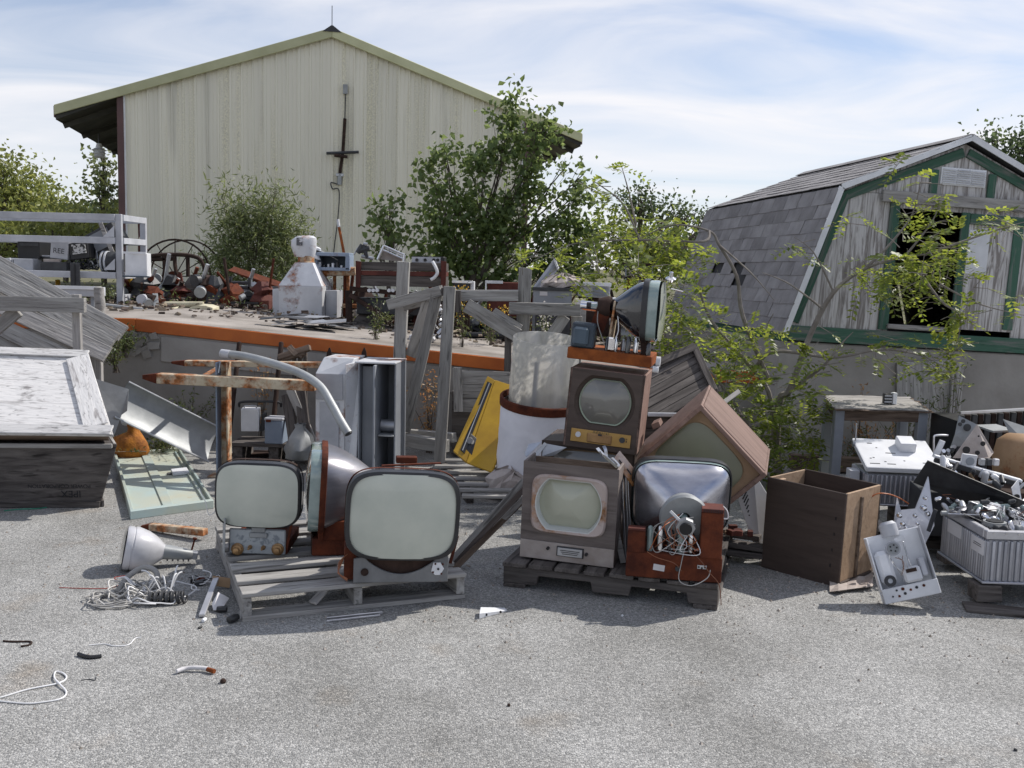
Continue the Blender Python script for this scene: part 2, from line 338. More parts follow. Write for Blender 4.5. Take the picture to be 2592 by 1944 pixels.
# asphalt: pale stones in a darker binder, worn and stained
def asphalt():
    m = bpy.data.materials.new('asphalt'); m.use_nodes = True
    t = m.node_tree; L = t.links.new; b = t.nodes['Principled BSDF']
    co = _nd(t, 'ShaderNodeTexCoord')
    vo = _nd(t, 'ShaderNodeTexVoronoi'); vo.inputs['Scale'].default_value = 150; vo.inputs['Randomness'].default_value = 1
    L(co.outputs['Object'], vo.inputs['Vector'])
    hv = _nd(t, 'ShaderNodeSeparateColor'); L(vo.outputs['Color'], hv.inputs[0])
    r1 = _nd(t, 'ShaderNodeValToRGB'); e = r1.color_ramp.elements
    e[0].position, e[0].color = 0.0, (.20, .196, .197, 1); e[1].position, e[1].color = 1.0, (.50, .485, .48, 1)
    q = e.new(.55); q.color = (.315, .308, .306, 1)
    L(hv.outputs[0], r1.inputs[0])
    n0 = _nd(t, 'ShaderNodeTexNoise'); n0.inputs['Scale'].default_value = 240; n0.inputs['Detail'].default_value = 3
    L(co.outputs['Object'], n0.inputs['Vector'])
    r0 = _nd(t, 'ShaderNodeValToRGB'); e = r0.color_ramp.elements
    e[0].position, e[0].color = .34, (.66, .66, .66, 1); e[1].position, e[1].color = .60, (1.05, 1.12, 1.12, 1)
    L(n0.outputs['Fac'], r0.inputs[0])
    m0 = _nd(t, 'ShaderNodeMix', data_type='RGBA', blend_type='MULTIPLY'); m0.inputs['Factor'].default_value = 1
    L(r1.outputs[0], m0.inputs['A']); L(r0.outputs[0], m0.inputs['B'])
    n1 = _nd(t, 'ShaderNodeTexNoise'); n1.inputs['Scale'].default_value = .9; n1.inputs['Detail'].default_value = 7; n1.inputs['Roughness'].default_value = .6
    L(co.outputs['Object'], n1.inputs['Vector'])
    r2 = _nd(t, 'ShaderNodeValToRGB'); e = r2.color_ramp.elements
    e[0].position, e[0].color = .30, (.66, .635, .60, 1); e[1].position, e[1].color = .60, (1.13, 1.10, 1.07, 1)
    L(n1.outputs['Fac'], r2.inputs[0])
    m1 = _nd(t, 'ShaderNodeMix', data_type='RGBA', blend_type='MULTIPLY'); m1.inputs['Factor'].default_value = 1
    L(m0.outputs['Result'], m1.inputs['A']); L(r2.outputs[0], m1.inputs['B'])
    # rusty stains near the scrap
    n2 = _nd(t, 'ShaderNodeTexNoise'); n2.inputs['Scale'].default_value = 2.3; n2.inputs['Detail'].default_value = 6
    L(co.outputs['Object'], n2.inputs['Vector'])
    r3 = _nd(t, 'ShaderNodeValToRGB'); e = r3.color_ramp.elements
    e[0].position, e[0].color = .60, (0, 0, 0, 1); e[1].position, e[1].color = .76, (.55, .55, .55, 1)
    L(n2.outputs['Fac'], r3.inputs[0])
    m2 = _nd(t, 'ShaderNodeMix', data_type='RGBA', blend_type='MULTIPLY'); m2.inputs['B'].default_value = (.80, .66, .52, 1)
    L(r3.outputs[0], m2.inputs['Factor']); L(m1.outputs['Result'], m2.inputs['A'])
    L(m2.outputs['Result'], b.inputs['Base Color'])
    b.inputs['Roughness'].default_value = .88; b.inputs['Specular IOR Level'].default_value = .25
    bp = _nd(t, 'ShaderNodeBump'); bp.inputs['Strength'].default_value = .75; bp.inputs['Distance'].default_value = .006
    mm = _nd(t, 'ShaderNodeMath', operation='SUBTRACT'); mm.inputs[0].default_value = 1
    L(vo.outputs['Distance'], mm.inputs[1]); L(mm.outputs[0], bp.inputs['Height']); L(bp.outputs[0], b.inputs['Normal'])
    return m
M['asphalt'] = asphalt()

# ------------------------------------------------------------------ mesh building
class MB:
    def __init__(s):
        s.v, s.f, s.sm = [], [], []
    def add(s, vs, fs, X=None, smooth=False):
        o = len(s.v)
        s.v += [tuple(X @ V(p)) for p in vs] if X is not None else [tuple(p) for p in vs]
        s.f += [tuple(i + o for i in f) for f in fs]
        s.sm += [smooth] * len(fs)
        return s
    def box(s, c, d, X=None, jit=0):
        x, y, z = d[0] / 2, d[1] / 2, d[2] / 2
        vs = [(c[0] + a * x, c[1] + b * y, c[2] + e * z) for a in (-1, 1) for b in (-1, 1) for e in (-1, 1)]
        if jit: vs = [tuple(q + rnd.uniform(-jit, jit) for q in p) for p in vs]
        return s.add(vs, [(0, 1, 3, 2), (4, 6, 7, 5), (0, 4, 5, 1), (2, 3, 7, 6), (0, 2, 6, 4), (1, 5, 7, 3)], X)
    def hexa(s, lo, hi, X=None):          # lo, hi: two quads of corners, same order
        vs = list(lo) + list(hi)
        return s.add(vs, [(3, 2, 1, 0), (4, 5, 6, 7), (0, 1, 5, 4), (1, 2, 6, 5), (2, 3, 7, 6), (3, 0, 4, 7)], X)
    def beam(s, p, q, w, h, up=(0, 0, 1)):
        p, q = V(p), V(q); L = (q - p).length
        return s.box((0, 0, 0), (L, w, h), bframe(p, q, up))
    def tube(s, pts, r, n=8, closed=False, caps=True):
        pts = [V(p) for p in pts]; m = len(pts)
        rs = r if isinstance(r, (list, tuple)) else [r] * m
        rings, up = [], None
        for i, p in enumerate(pts):
            a = pts[(i - 1) % m] if (closed or i > 0) else p
            b = pts[(i + 1) % m] if (closed or i < m - 1) else p
            t = (b - a)
            t = t.normalized() if t.length > 1e-9 else V((0, 0, 1))
            if up is None:
                up = V((0, 0, 1)) if abs(t.z) < .9 else V((1, 0, 0))
            u = (up - t * up.dot(t))
            u = u.normalized() if u.length > 1e-6 else t.orthogonal().normalized()
            w = t.cross(u); up = u
            rings.append([p + (u * math.cos(2 * math.pi * k / n) + w * math.sin(2 * math.pi * k / n)) * rs[i] for k in range(n)])
        vs = [q for g in rings for q in g]; fs = []
        for i in range(m if closed else m - 1):
            j = (i + 1) % m
            for k in range(n):
                fs.append((i * n + k, i * n + (k + 1) % n, j * n + (k + 1) % n, j * n + k))
        if caps and not closed:
            fs.append(tuple(reversed(range(n)))); fs.append(tuple((m - 1) * n + k for k in range(n)))
        return s.add(vs, fs, None, True)
    def loft(s, secs, X=None, cap0=False, cap1=False, smooth=True, closed=True):
        n = len(secs[0]); vs = [q for g in secs for q in g]; fs = []
        for i in range(len(secs) - 1):
            for k in range(n if closed else n - 1):
                fs.append((i * n + k, i * n + (k + 1) % n, (i + 1) * n + (k + 1) % n, (i + 1) * n + k))
        if cap0: fs.append(tuple(reversed(range(n))))
        if cap1: fs.append(tuple((len(secs) - 1) * n + k for k in range(n)))
        return s.add(vs, fs, X, smooth)
    def lathe(s, prof, n=24, X=None, smooth=True, cap0=False, cap1=False):   # prof: (radius, height) about local Z
        secs = [[(r * math.cos(2 * math.pi * k / n), r * math.sin(2 * math.pi * k / n), z) for k in range(n)] for r, z in prof]
        return s.loft(secs, X, cap0, cap1, smooth)
    def prism(s, poly, t, X=None):        # poly in local XY, thickness t along +Z
        n = len(poly)
        vs = [(p[0], p[1], 0) for p in poly] + [(p[0], p[1], t) for p in poly]
        fs = [tuple(reversed(range(n))), tuple(range(n, 2 * n))] + [(k, (k + 1) % n, n + (k + 1) % n, n + k) for k in range(n)]
        return s.add(vs, fs, X)
    def mesh(s, name='mesh'):
        me = bpy.data.meshes.new(name)
        me.from_pydata(s.v, [], s.f)
        me.polygons.foreach_set('use_smooth', s.sm)
        if any(s.sm): me.set_sharp_from_angle(angle=R(42))
        me.update()
        return me
    def build(s, name, m, parent=None, X=None, bevel=0, world=False, label=None):
        return link(name, s.mesh(name), m, parent, X, bevel, world, label)

WM = {}
def link(name, me, m, parent=None, X=None, bevel=0, world=False, label=None):
    o = bpy.data.objects.new(name, me)
    mm = M[m] if isinstance(m, str) else m
    if not me.materials: me.materials.append(mm)
    COL.objects.link(o)
    X = X if X is not None else I4
    if parent is not None:
        o.parent = parent
        if world:
            loc, wmx = WM[parent].inverted() @ X, X
        else:
            loc, wmx = X, WM[parent] @ X
    else:
        loc = wmx = X
    o.matrix_local = loc
    WM[o] = wmx
    if bevel:
        bv = o.modifiers.new('bevel', 'BEVEL'); bv.width = bevel; bv.segments = 1; bv.limit_method = 'ANGLE'; bv.angle_limit = R(50)
    if label: o['label'] = label
    return o
def thing(name, label, cat, X=None, group=None):
    o = bpy.data.objects.new(name, None); o.empty_display_size = .1
    COL.objects.link(o)
    X = X if X is not None else I4
    if isinstance(X, V): X = Mx.Translation(X)
    o.matrix_world = X; WM[o] = X
    return tag(o, label, cat, group)
def tag(o, label, cat, group=None, kind=None):
    if label: o['label'] = label
    if cat: o['category'] = cat
    if group: o['group'] = group
    if kind: o['kind'] = kind
    return o
def struct(o):
    o['kind'] = 'structure'; return o
def bframe(p, q, up=(0, 0, 1)):
    p, q = V(p), V(q); x = (q - p).normalized(); up = V(up)
    z = up - x * up.dot(x)
    z = z.normalized() if z.length > 1e-5 else x.orthogonal().normalized()
    y = z.cross(x)
    m = Mx((( x.x, y.x, z.x), (x.y, y.y, z.y), (x.z, y.z, z.z))).to_4x4()
    return Mx.Translation((p + q) / 2) @ m
_bc = {}
def board(parent, name, p, q, w, t, m, up=(0, 0, 1), world=False, jit=.002, bevel=.003, label=None):
    """a plank from p to q, width w across, thickness t along up; grain follows its length"""
    L = (V(q) - V(p)).length
    key = (round(L, 3), round(w, 3), round(t, 3), m, rnd.randint(0, 2))
    me = _bc.get(key)
    if me is None:
        me = MB().box((0, 0, 0), (L, w, t), jit=jit).mesh(name); _bc[key] = me
    return link(name, me, m, parent, bframe(p, q, up), bevel, world, label)
def bx(parent, name, c, d, m, X=None, bevel=.003, jit=0, label=None):
    return MB().box((0, 0, 0), d, jit=jit).build(name, m, parent, (X if X is not None else I4) @ T(*c), bevel, False, label)
def disc(parent, name, c, r, t, m, X=None, n=20, axis='Y', bevel=0):
    b = MB(); rot = {'Y': RX(90), 'Z': I4, 'X': RY(90)}[axis]
    b.lathe([(0, -t / 2), (r, -t / 2), (r, t / 2), (0, t / 2)], n, rot)
    return b.build(name, m, parent, (X if X is not None else I4) @ T(*c), bevel)
def tubeo(parent, name, pts, r, m, n=8, closed=False, world=False):
    return MB().tube(pts, r, n, closed).build(name, m, parent, None, 0, world)
def bez(p0, p1, p2, p3, n=10):
    p0, p1, p2, p3 = V(p0), V(p1), V(p2), V(p3); o = []
    for i in range(n + 1):
        t = i / n; a = 1 - t
        o.append(p0 * a**3 + p1 * 3 * a * a * t + p2 * 3 * a * t * t + p3 * t**3)
    return o
def smooth_path(pts, n=6):
    P = [V(p) for p in pts]; o = []
    for i in range(len(P) - 1):
        a = P[max(i - 1, 0)]; b = P[i]; c = P[i + 1]; d = P[min(i + 2, len(P) - 1)]
        for k in range(n):
            t = k / n
            o.append(.5 * ((2 * b) + (c - a) * t + (2 * a - 5 * b + 4 * c - d) * t * t + (3 * b - a - 3 * c + d) * t**3))
    o.append(P[-1]); return o

# outlines as functions of the angle
def sup(w, h, e):
    def f(a):
        c, s_ = math.cos(a), math.sin(a)
        return (w / 2 * math.copysign(abs(c)**(2 / e), c), h / 2 * math.copysign(abs(s_)**(2 / e), s_))
    return f
def rectf(w, h):
    def f(a):
        c, s_ = math.cos(a), math.sin(a); k = min(w / 2 / max(abs(c), 1e-9), h / 2 / max(abs(s_), 1e-9))
        return (c * k, s_ * k)
    return f
def flatc(w, h, k=1.0):                  # round sides, flat top and bottom
    def f(a):
        c, s_ = math.cos(a), math.sin(a); x, y = w / 2 * c, w / 2 * s_ * k
        y2 = max(-h / 2, min(h / 2, y))
        return (x, y2)
    return f
def angs(n=48, w=1, h=1):
    a = [2 * math.pi * k / n for k in range(n)]
    c = math.atan2(h, w)
    return sorted(set(a + [c, math.pi - c, math.pi + c, 2 * math.pi - c]))
def sec(f, y, aa, dx=0, dz=0):           # section in the XZ plane at depth y
    return [(f(a)[0] + dx, y, f(a)[1] + dz) for a in aa]

def text(parent, name, body, size, m, X, align='CENTER'):
    cu = bpy.data.curves.new(name, 'FONT'); cu.body = body; cu.size = size; cu.align_x = align; cu.extrude = .0006
    tmp = bpy.data.objects.new('tmp', cu); COL.objects.link(tmp)
    dg = bpy.context.evaluated_depsgraph_get()
    me = bpy.data.meshes.new_from_object(tmp.evaluated_get(dg))
    bpy.data.objects.remove(tmp); bpy.data.curves.remove(cu)
    me.materials.clear()
    return link(name, me, m, parent, X)
# ================================================================== the setting
YW = 8.9                                   # front face of the dock walls
def ramp_z(x):
    if x < -3.4: return 1.10
    if x < .6: return 1.10 - (x + 3.4) * .0835
    return .766
def upper_z(x, y):
    k = max(0, min(1, (y - 12.2) / 1.6))
    base = ramp_z(x) if x < 2.46 else 1.02
    h = base * (1 - k) + .93 * k
    if y > 40: h += (y - 40) * .006
    return h
b = MB()
b.add([(-60, -40, 0), (60, -40, 0), (60, YW + .15, 0), (-60, YW + .15, 0)], [(0, 1, 2, 3)])
struct(b.build('yard_asphalt', 'asphalt'))
# upper ground: one sheet to the horizon
xs = [-900, -300, -100, -40, -20, -12] + [-8 + i * .5 for i in range(20)] + [2.0, 2.45, 2.46, 3, 5, 8, 14, 25, 60, 200, 900]
ys = [YW + .1, 9.6, 10.5, 11.4, 12.2, 12.6, 13, 13.4, 13.8, 16, 20, 30, 45, 80, 150, 300, 700, 1500]
b = MB(); n = len(xs)
b.add([(x, y, upper_z(x, y) - .02 + (rnd.uniform(-.02, .02) if y > 12.3 and abs(x) < 20 else 0)) for y in ys for x in xs],
      [(j * n + i, j * n + i + 1, (j + 1) * n + i + 1, (j + 1) * n + i) for j in range(len(ys) - 1) for i in range(n - 1)], None, True)
struct(b.build('upper_ground', 'upper_dirt'))
# concrete ramp slab with a steel edge
b = MB(); rx = [-14, -3.4, -2.4, -1.2, 0, .6, 2.42]
ry = [YW + .012, 10, 11.2, 12.3]
b.add([(x, y, ramp_z(x) + .006 + (y - YW) * .004) for y in ry for x in rx],
      [(j * 7 + i, j * 7 + i + 1, (j + 1) * 7 + i + 1, (j + 1) * 7 + i) for j in range(3) for i in range(6)], None, True)
struct(b.build('ramp', 'ramp_concrete'))
dw = thing('dock_wall', 'grey cracked concrete dock wall with orange steel edge under the sloping ramp', 'wall', V((-3, YW, 0)))
b = MB()
pr = [(x, ramp_z(x) - .112) for x in (-14, -3.4, .6, 2.40)]
vs = [(x, YW, -.05) for x, z in pr] + [(x, YW, z) for x, z in pr] + [(x, YW + .25, z) for x, z in pr] + [(x, YW + .25, -.05) for x, z in pr]
fs = []
for k in range(3):
    for i in range(3):
        fs.append((k * 4 + i, k * 4 + i + 1, (k + 1) * 4 + i + 1, (k + 1) * 4 + i))
fs += [(3, 15, 11, 7), (0, 4, 8, 12)]
b.add(vs, fs)
b.build('wall_body', 'concrete', dw, None, 0, True)
for x0, x1 in ((-14, -8.6), (-8.599, -3.401), (-3.40, -.621), (-.62, .60), (.601, 2.40)):
    b = MB()
    b.hexa([(x0, YW - .02, ramp_z(x0) - .108), (x1, YW - .02, ramp_z(x1) - .108), (x1, YW + .01, ramp_z(x1) - .108), (x0, YW + .01, ramp_z(x0) - .108)],
           [(x0, YW - .02, ramp_z(x0) + .004), (x1, YW - .02, ramp_z(x1) + .004), (x1, YW + .01, ramp_z(x1) + .004), (x0, YW + .01, ramp_z(x0) + .004)])
    b.build('steel_edge', 'orange_paint', dw, None, .004, True)
# cracked upper course of the dock wall: separate cast pieces slightly proud
for x0, x1 in ((-6.2, -4.62), (-4.61, -3.66), (-3.18, -1.9), (-1.89, -.4), (-.39, 1.1)):
    b = MB()
    z0 = lambda x: ramp_z(x) - .36
    b.hexa([(x0, YW - .014, z0(x0)), (x1, YW - .014, z0(x1)), (x1, YW + .01, z0(x1)), (x0, YW + .01, z0(x0))],
           [(x0, YW - .010, ramp_z(x0) - .13), (x1, YW - .010, ramp_z(x1) - .13), (x1, YW + .01, ramp_z(x1) - .13), (x0, YW + .01, ramp_z(x0) - .13)])
    b.build('cast_course', 'concrete', dw, None, .006, True)
b = MB()
for k in range(16):                          # broken rubble of the crumbled course
    c = V((-3.42 + rnd.uniform(-.2, .2), YW - .005, ramp_z(-3.4) - .23 + rnd.uniform(-.11, .1)))
    b.box((0, 0, 0), (rnd.uniform(.05, .12), .04, rnd.uniform(.04, .1)), Mx.Translation(c) @ RY(rnd.uniform(-30, 30)), jit=.012)
b.build('broken_concrete', 'concrete', dw, None, 0, True)

# wall carrying the shed
SH0 = V((3.80, 8.72, 1.145))
SHX = Mx.Translation(SH0) @ RZ(8) @ RY(2.2)
sw = thing('foundation_wall', 'plain grey concrete wall below the gambrel shed', 'wall', V((4, YW - .05, 0)))
b = MB()
def sx(lx, ly, z): return SHX @ V((lx, ly, z))
p0, p1 = sx(-1.53, -.02, -.13), sx(6, -.02, -.13)
p2, p3 = sx(-1.53, 3.4, -.13), sx(6, 3.4, -.13)
lo = [V((p.x, p.y, -.05)) for p in (p0, p1, p3, p2)]
b.hexa(lo, [p0, p1, p3, p2])
b.build('wall_body', 'concrete', sw, None, .01, True)
pl = board(sw, 'patch_board', A(2342, 915, 8.62), A(2342, 1190, 8.62), .50, .02, 'wood_grey', (0, -1, 0), True)
pl = board(sw, 'patch_post', A(2425, 920, 8.58), A(2400, 1240, 8.58), .095, .04, 'wood_pale', (0, -1, 0), True)

# ------------------------------------------------------------------ warehouse
Lp, Pp, Rp = A(143, 272, 20.8), A(839, 77, 21.9), A(1468, 342, 23.0)
u = V((Rp.x - Lp.x, Rp.y - Lp.y, 0)); hw = u.length / 2; u.normalize()
mid = (Lp + Rp) / 2; ang = math.degrees(math.atan2(u.y, u.x))
WX = Mx.Translation((mid.x, mid.y, .9)) @ RZ(ang)
ez = (Lp.z + Rp.z) / 2 - .9; pz = Pp.z - .9
wh = thing('warehouse', 'large pale cream metal pole barn with olive roof trim and wide eaves', 'warehouse', WX)
wcor = hw - 1.30
slope = (pz - ez) / hw
def topz(x): return pz - abs(x) * slope - .10
PITCHR = .2286
def sheet(x0, x1, y, name='wall_sheet'):
    prof = []
    x = x0
    while x < x1 - 1e-6:
        for d, o in ((0, 0), (.014, -.026), (.040, -.026), (.054, 0), (.134, 0), (.138, -.010), (.150, -.010), (.154, 0)):
            if x + d < x1: prof.append((x + d, o))
        x += PITCHR
    prof.append((x1, 0))
    n = len(prof)
    b = MB()
    b.add([(px, y + o, -.2) for px, o in prof] + [(px, y + o, topz(px)) for px, o in prof], [(i, i + 1, n + i + 1, n + i) for i in range(n - 1)])
    b.build(name, 'wall_sheet', wh, None)
nx = 12
for i in range(nx):
    x0 = -wcor + i * 2 * wcor / nx
    sheet(x0, x0 + 2 * wcor / nx + .03, -.004 * (i % 2))
b = MB()                                       # back, sides
D = 15
b.hexa([(-wcor, .03, -.2), (wcor, .03, -.2), (wcor, D, -.2), (-wcor, D, -.2)], [(-wcor, .03, topz(wcor)), (wcor, .03, topz(wcor)), (wcor, D, topz(wcor)), (-wcor, D, topz(wcor))])
b.build('shell', 'wall_sheet', wh)
for s_ in (-1, 1):
    b = MB(); t = .07
    b.hexa([(0, -.10, pz - t), (s_ * hw, -.10, ez - t), (s_ * hw, D, ez - t), (0, D, pz - t)], [(0, -.10, pz), (s_ * hw, -.10, ez), (s_ * hw, D, ez), (0, D, pz)])
    ro = b.build('roof_slope', 'trim_olive', wh)
    b = MB()
    b.hexa([(0, -.14, pz - .17), (s_ * (hw + .02), -.14, ez - .17), (s_ * (hw + .02), -.105, ez - .17), (0, -.105, pz - .17)],
           [(0, -.14, pz + .03), (s_ * (hw + .02), -.14, ez + .03), (s_ * (hw + .02), -.105, ez + .03), (0, -.105, pz + .03)])
    b.build('rake_trim', 'trim_olive', wh, None, .01)
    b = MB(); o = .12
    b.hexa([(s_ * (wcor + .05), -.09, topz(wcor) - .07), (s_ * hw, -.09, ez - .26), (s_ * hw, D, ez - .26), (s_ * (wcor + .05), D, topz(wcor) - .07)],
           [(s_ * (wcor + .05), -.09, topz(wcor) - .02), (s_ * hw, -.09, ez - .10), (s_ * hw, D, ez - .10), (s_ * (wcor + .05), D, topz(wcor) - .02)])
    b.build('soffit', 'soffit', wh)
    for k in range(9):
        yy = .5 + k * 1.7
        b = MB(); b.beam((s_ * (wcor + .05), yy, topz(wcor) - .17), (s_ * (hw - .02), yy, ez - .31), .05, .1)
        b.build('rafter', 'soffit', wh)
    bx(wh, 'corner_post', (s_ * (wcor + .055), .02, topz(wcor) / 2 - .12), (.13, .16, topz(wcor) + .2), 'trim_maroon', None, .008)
    bx(wh, 'eave_trim', (s_ * (hw + .02), D / 2 - .1, ez - .10), (.03, D, .22), 'trim_maroon', None, 0)
    bx(wh, 'corner_flashing', (s_ * (wcor - .02), -.035, topz(wcor) / 2 - .1), (.05, .02, topz(wcor) + .22), 'white_clean', None, 0)
rc = thing('ridge_cap_finial', 'thin lightning rod on the dark cap at the warehouse roof peak', 'lightning rod', WX @ T(0, -.05, pz))
b = MB(); b.hexa([(-.2, -.11, -.06), (.2, -.11, -.06), (.2, .4, -.06), (-.2, .4, -.06)], [(-.02, -.11, .07), (.02, -.11, .07), (.02, .4, .07), (-.02, .4, .07)])
b.build('cap', 'dark_metal', rc)
tubeo(rc, 'rod', [(0, 0, .05), (0, 0, .5)], .008, 'dark_metal', 6)

wi = WX.inverted()
def WP(px, py, off=-.06):                      # point on the warehouse front wall
    d = ray(px, py); n = (WX.to_3x3() @ V((0, 1, 0))); p = WX @ V((0, off, 0))
    return wi @ (C0 + d * ((p - C0).dot(n) / d.dot(n)))
an = thing('wall_antenna', 'thin dark mast with a crossbar fixed to the warehouse gable', 'antenna', WX)
pts = [WP(875, 222), WP(874, 260), WP(873, 300), WP(868, 385), WP(860, 440), WP(859, 468)]
tubeo(an, 'rope', pts[:3], .012, 'dark_metal', 6)
tubeo(an, 'mast', pts[2:5], .035, 'rust_dark', 8)
tubeo(an, 'lower_mast', pts[4:], .05, 'galv_dull', 8)
tubeo(an, 'crossbar', [WP(826, 388, -.12), WP(908, 385, -.12)], .032, 'dark_metal', 8)
tubeo(an, 'short_bar', [WP(846, 393, -.18), WP(880, 397, -.18)], .035, 'rust_dark', 8)
bx(an, 'bracket', tuple(WP(874, 226)), (.10, .06, .2), 'galv_dull')
bx(an, 'clamp', tuple(WP(860, 443)), (.16, .08, .06), 'galv')
tubeo(an, 'cable', smooth_path([WP(858, 468), WP(838, 462), WP(842, 478), WP(858, 482), WP(856, 545), WP(848, 610), WP(842, 660)]), .012, 'dark_metal', 6)
ins = thing('insulator', 'ringed white insulator hanging under the left eave', 'insulator', A(251, 386, 22.6))
b = MB(); b.lathe([(0, -.12), (.08, -.12), (.13, -.08), (.09, -.05), (.15, -.02), (.10, .02), (.17, .05), (.08, .09), (.05, .2), (0, .2)], 16)
b.build('porcelain', 'white_clean', ins)
tubeo(ins, 'hook', [(0, 0, .19), (0, 0, .42)], .02, 'dark_metal', 6)

# ------------------------------------------------------------------ gambrel shed
sh = thing('shed', 'small weathered gambrel shed with green trim, dark doorway and shingled roof', 'shed', SHX)
HB, HK, ZB, ZP, DL = 1.46, 1.11, 1.18, 1.655, 3.25
def side_x(z): return HB - (HB - HK) * z / ZB if z < ZB else HK * (ZP - z) / (ZP - ZB)
M['t111'] = mat('t111', (.56, .545, .53), (.235, .215, .20), sc_=2.3, st=(7, 7, .55), rough=.85, bump=.35, bsc=6, dist=2.2, ramp=(.40, .56), crack=.25, spec=.2)
def fpoly(name, poly, y0, t, m, parent=sh, bevel=.003):
    b = MB(); n = len(poly)
    b.prism([(p[0], p[1]) for p in poly], t, Mx(((1, 0, 0, 0), (0, 0, -1, y0), (0, 1, 0, 0), (0, 0, 0, 1))))
    return b.build(name, m, parent, None, bevel)
# front wall panels leave the doorway open
DX0, DX1, DZ0, DZ1 = -.55, .06, .08, 1.07
fpoly('front_panel', [(-HB, 0), (DX0, 0), (DX0, ZB), (-HK, ZB)], 0, .02, 't111')
fpoly('front_panel', [(DX0 + .002, DZ1), (.62, DZ1), (.62, ZB - .002), (DX0 + .002, ZB - .002)], 0, .02, 't111')
fpoly('front_panel', [(-HK, ZB + .002), (HK, ZB + .002), (0, ZP)], 0, .02, 't111')
fpoly('front_panel', [(.622, 0), (HB, 0), (HK, ZB - .002), (.622, ZB - .002)], 0, .02, 't111')
fpoly('door_leaf', [(DX1 + .01, DZ0 - .02), (.60, DZ0 - .02), (.60, DZ1), (DX1 + .01, DZ1)], -.025, .02, 't111')
fpoly('paper_notice', [(.10, .55), (.30, .55), (.30, .93), (.10, .93)], -.047, .003, 'white_clean')
for p, q, w in (((-HB + .05, -.03, .04), (-HK + .055, -.03, ZB - .02), .08), ((-HK + .02, -.03, ZB - .055), (-.02, -.03, ZP - .075), .08), ((.02, -.032, ZP - .075), (HK - .02, -.032, ZB - .055), .08),
                ((-HB, -.034, -.055), (HB + .5, -.034, -.055), .13), ((DX0 - .05, -.034, .02), (DX0 - .05, -.034, DZ1 + .05), .09), ((DX1 - .01, -.055, DZ0), (DX1 - .01, -.055, DZ1), .075),
                ((DX1 + .03, -.056, DZ1 - .05), (.60, -.056, DZ1 - .05), .09), ((.56, -.054, DZ0), (.56, -.054, DZ1 - .1), .09), ((-.27, -.033, ZB + .02), (-.27, -.033, ZP - .24), .07), ((.27, -.033, ZB + .02), (.27, -.033, ZP - .24), .07)):
    board(sh, 'trim_board', p, q, w, .02, 'green_trim', (0, -1, 0))
board(sh, 'door_track', (-.74, -.06, DZ1 + .09), (1.3, -.06, DZ1 + .09), .10, .03, 'wood_grey', (0, -1, 0))
board(sh, 'door_sill', (DX0 - .02, -.02, DZ0 - .03), (DX1 + .02, -.02, DZ0 - .03), .04, .1, 'wood_grey', (0, -1, 0))
# interior so the doorway reads dark
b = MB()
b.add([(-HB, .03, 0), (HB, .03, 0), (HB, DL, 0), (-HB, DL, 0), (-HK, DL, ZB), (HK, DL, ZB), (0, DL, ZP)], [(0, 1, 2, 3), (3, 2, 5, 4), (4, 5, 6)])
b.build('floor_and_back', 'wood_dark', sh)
ve = thing('gable_vent', 'small white louvred vent in the gable of the shed', 'vent', SHX @ T(0, -.03, 1.37))
bx(ve, 'vent_frame', (0, .004, 0), (.42, .02, .15), 'white_clean')
for k in range(7):
    for j in range(3):
        MB().box((0, 0, 0), (.125, .022, .004), RX(35)).build('louvre', 'white_clean', ve, T(-.135 + j * .135, -.012, -.055 + k * .0185))
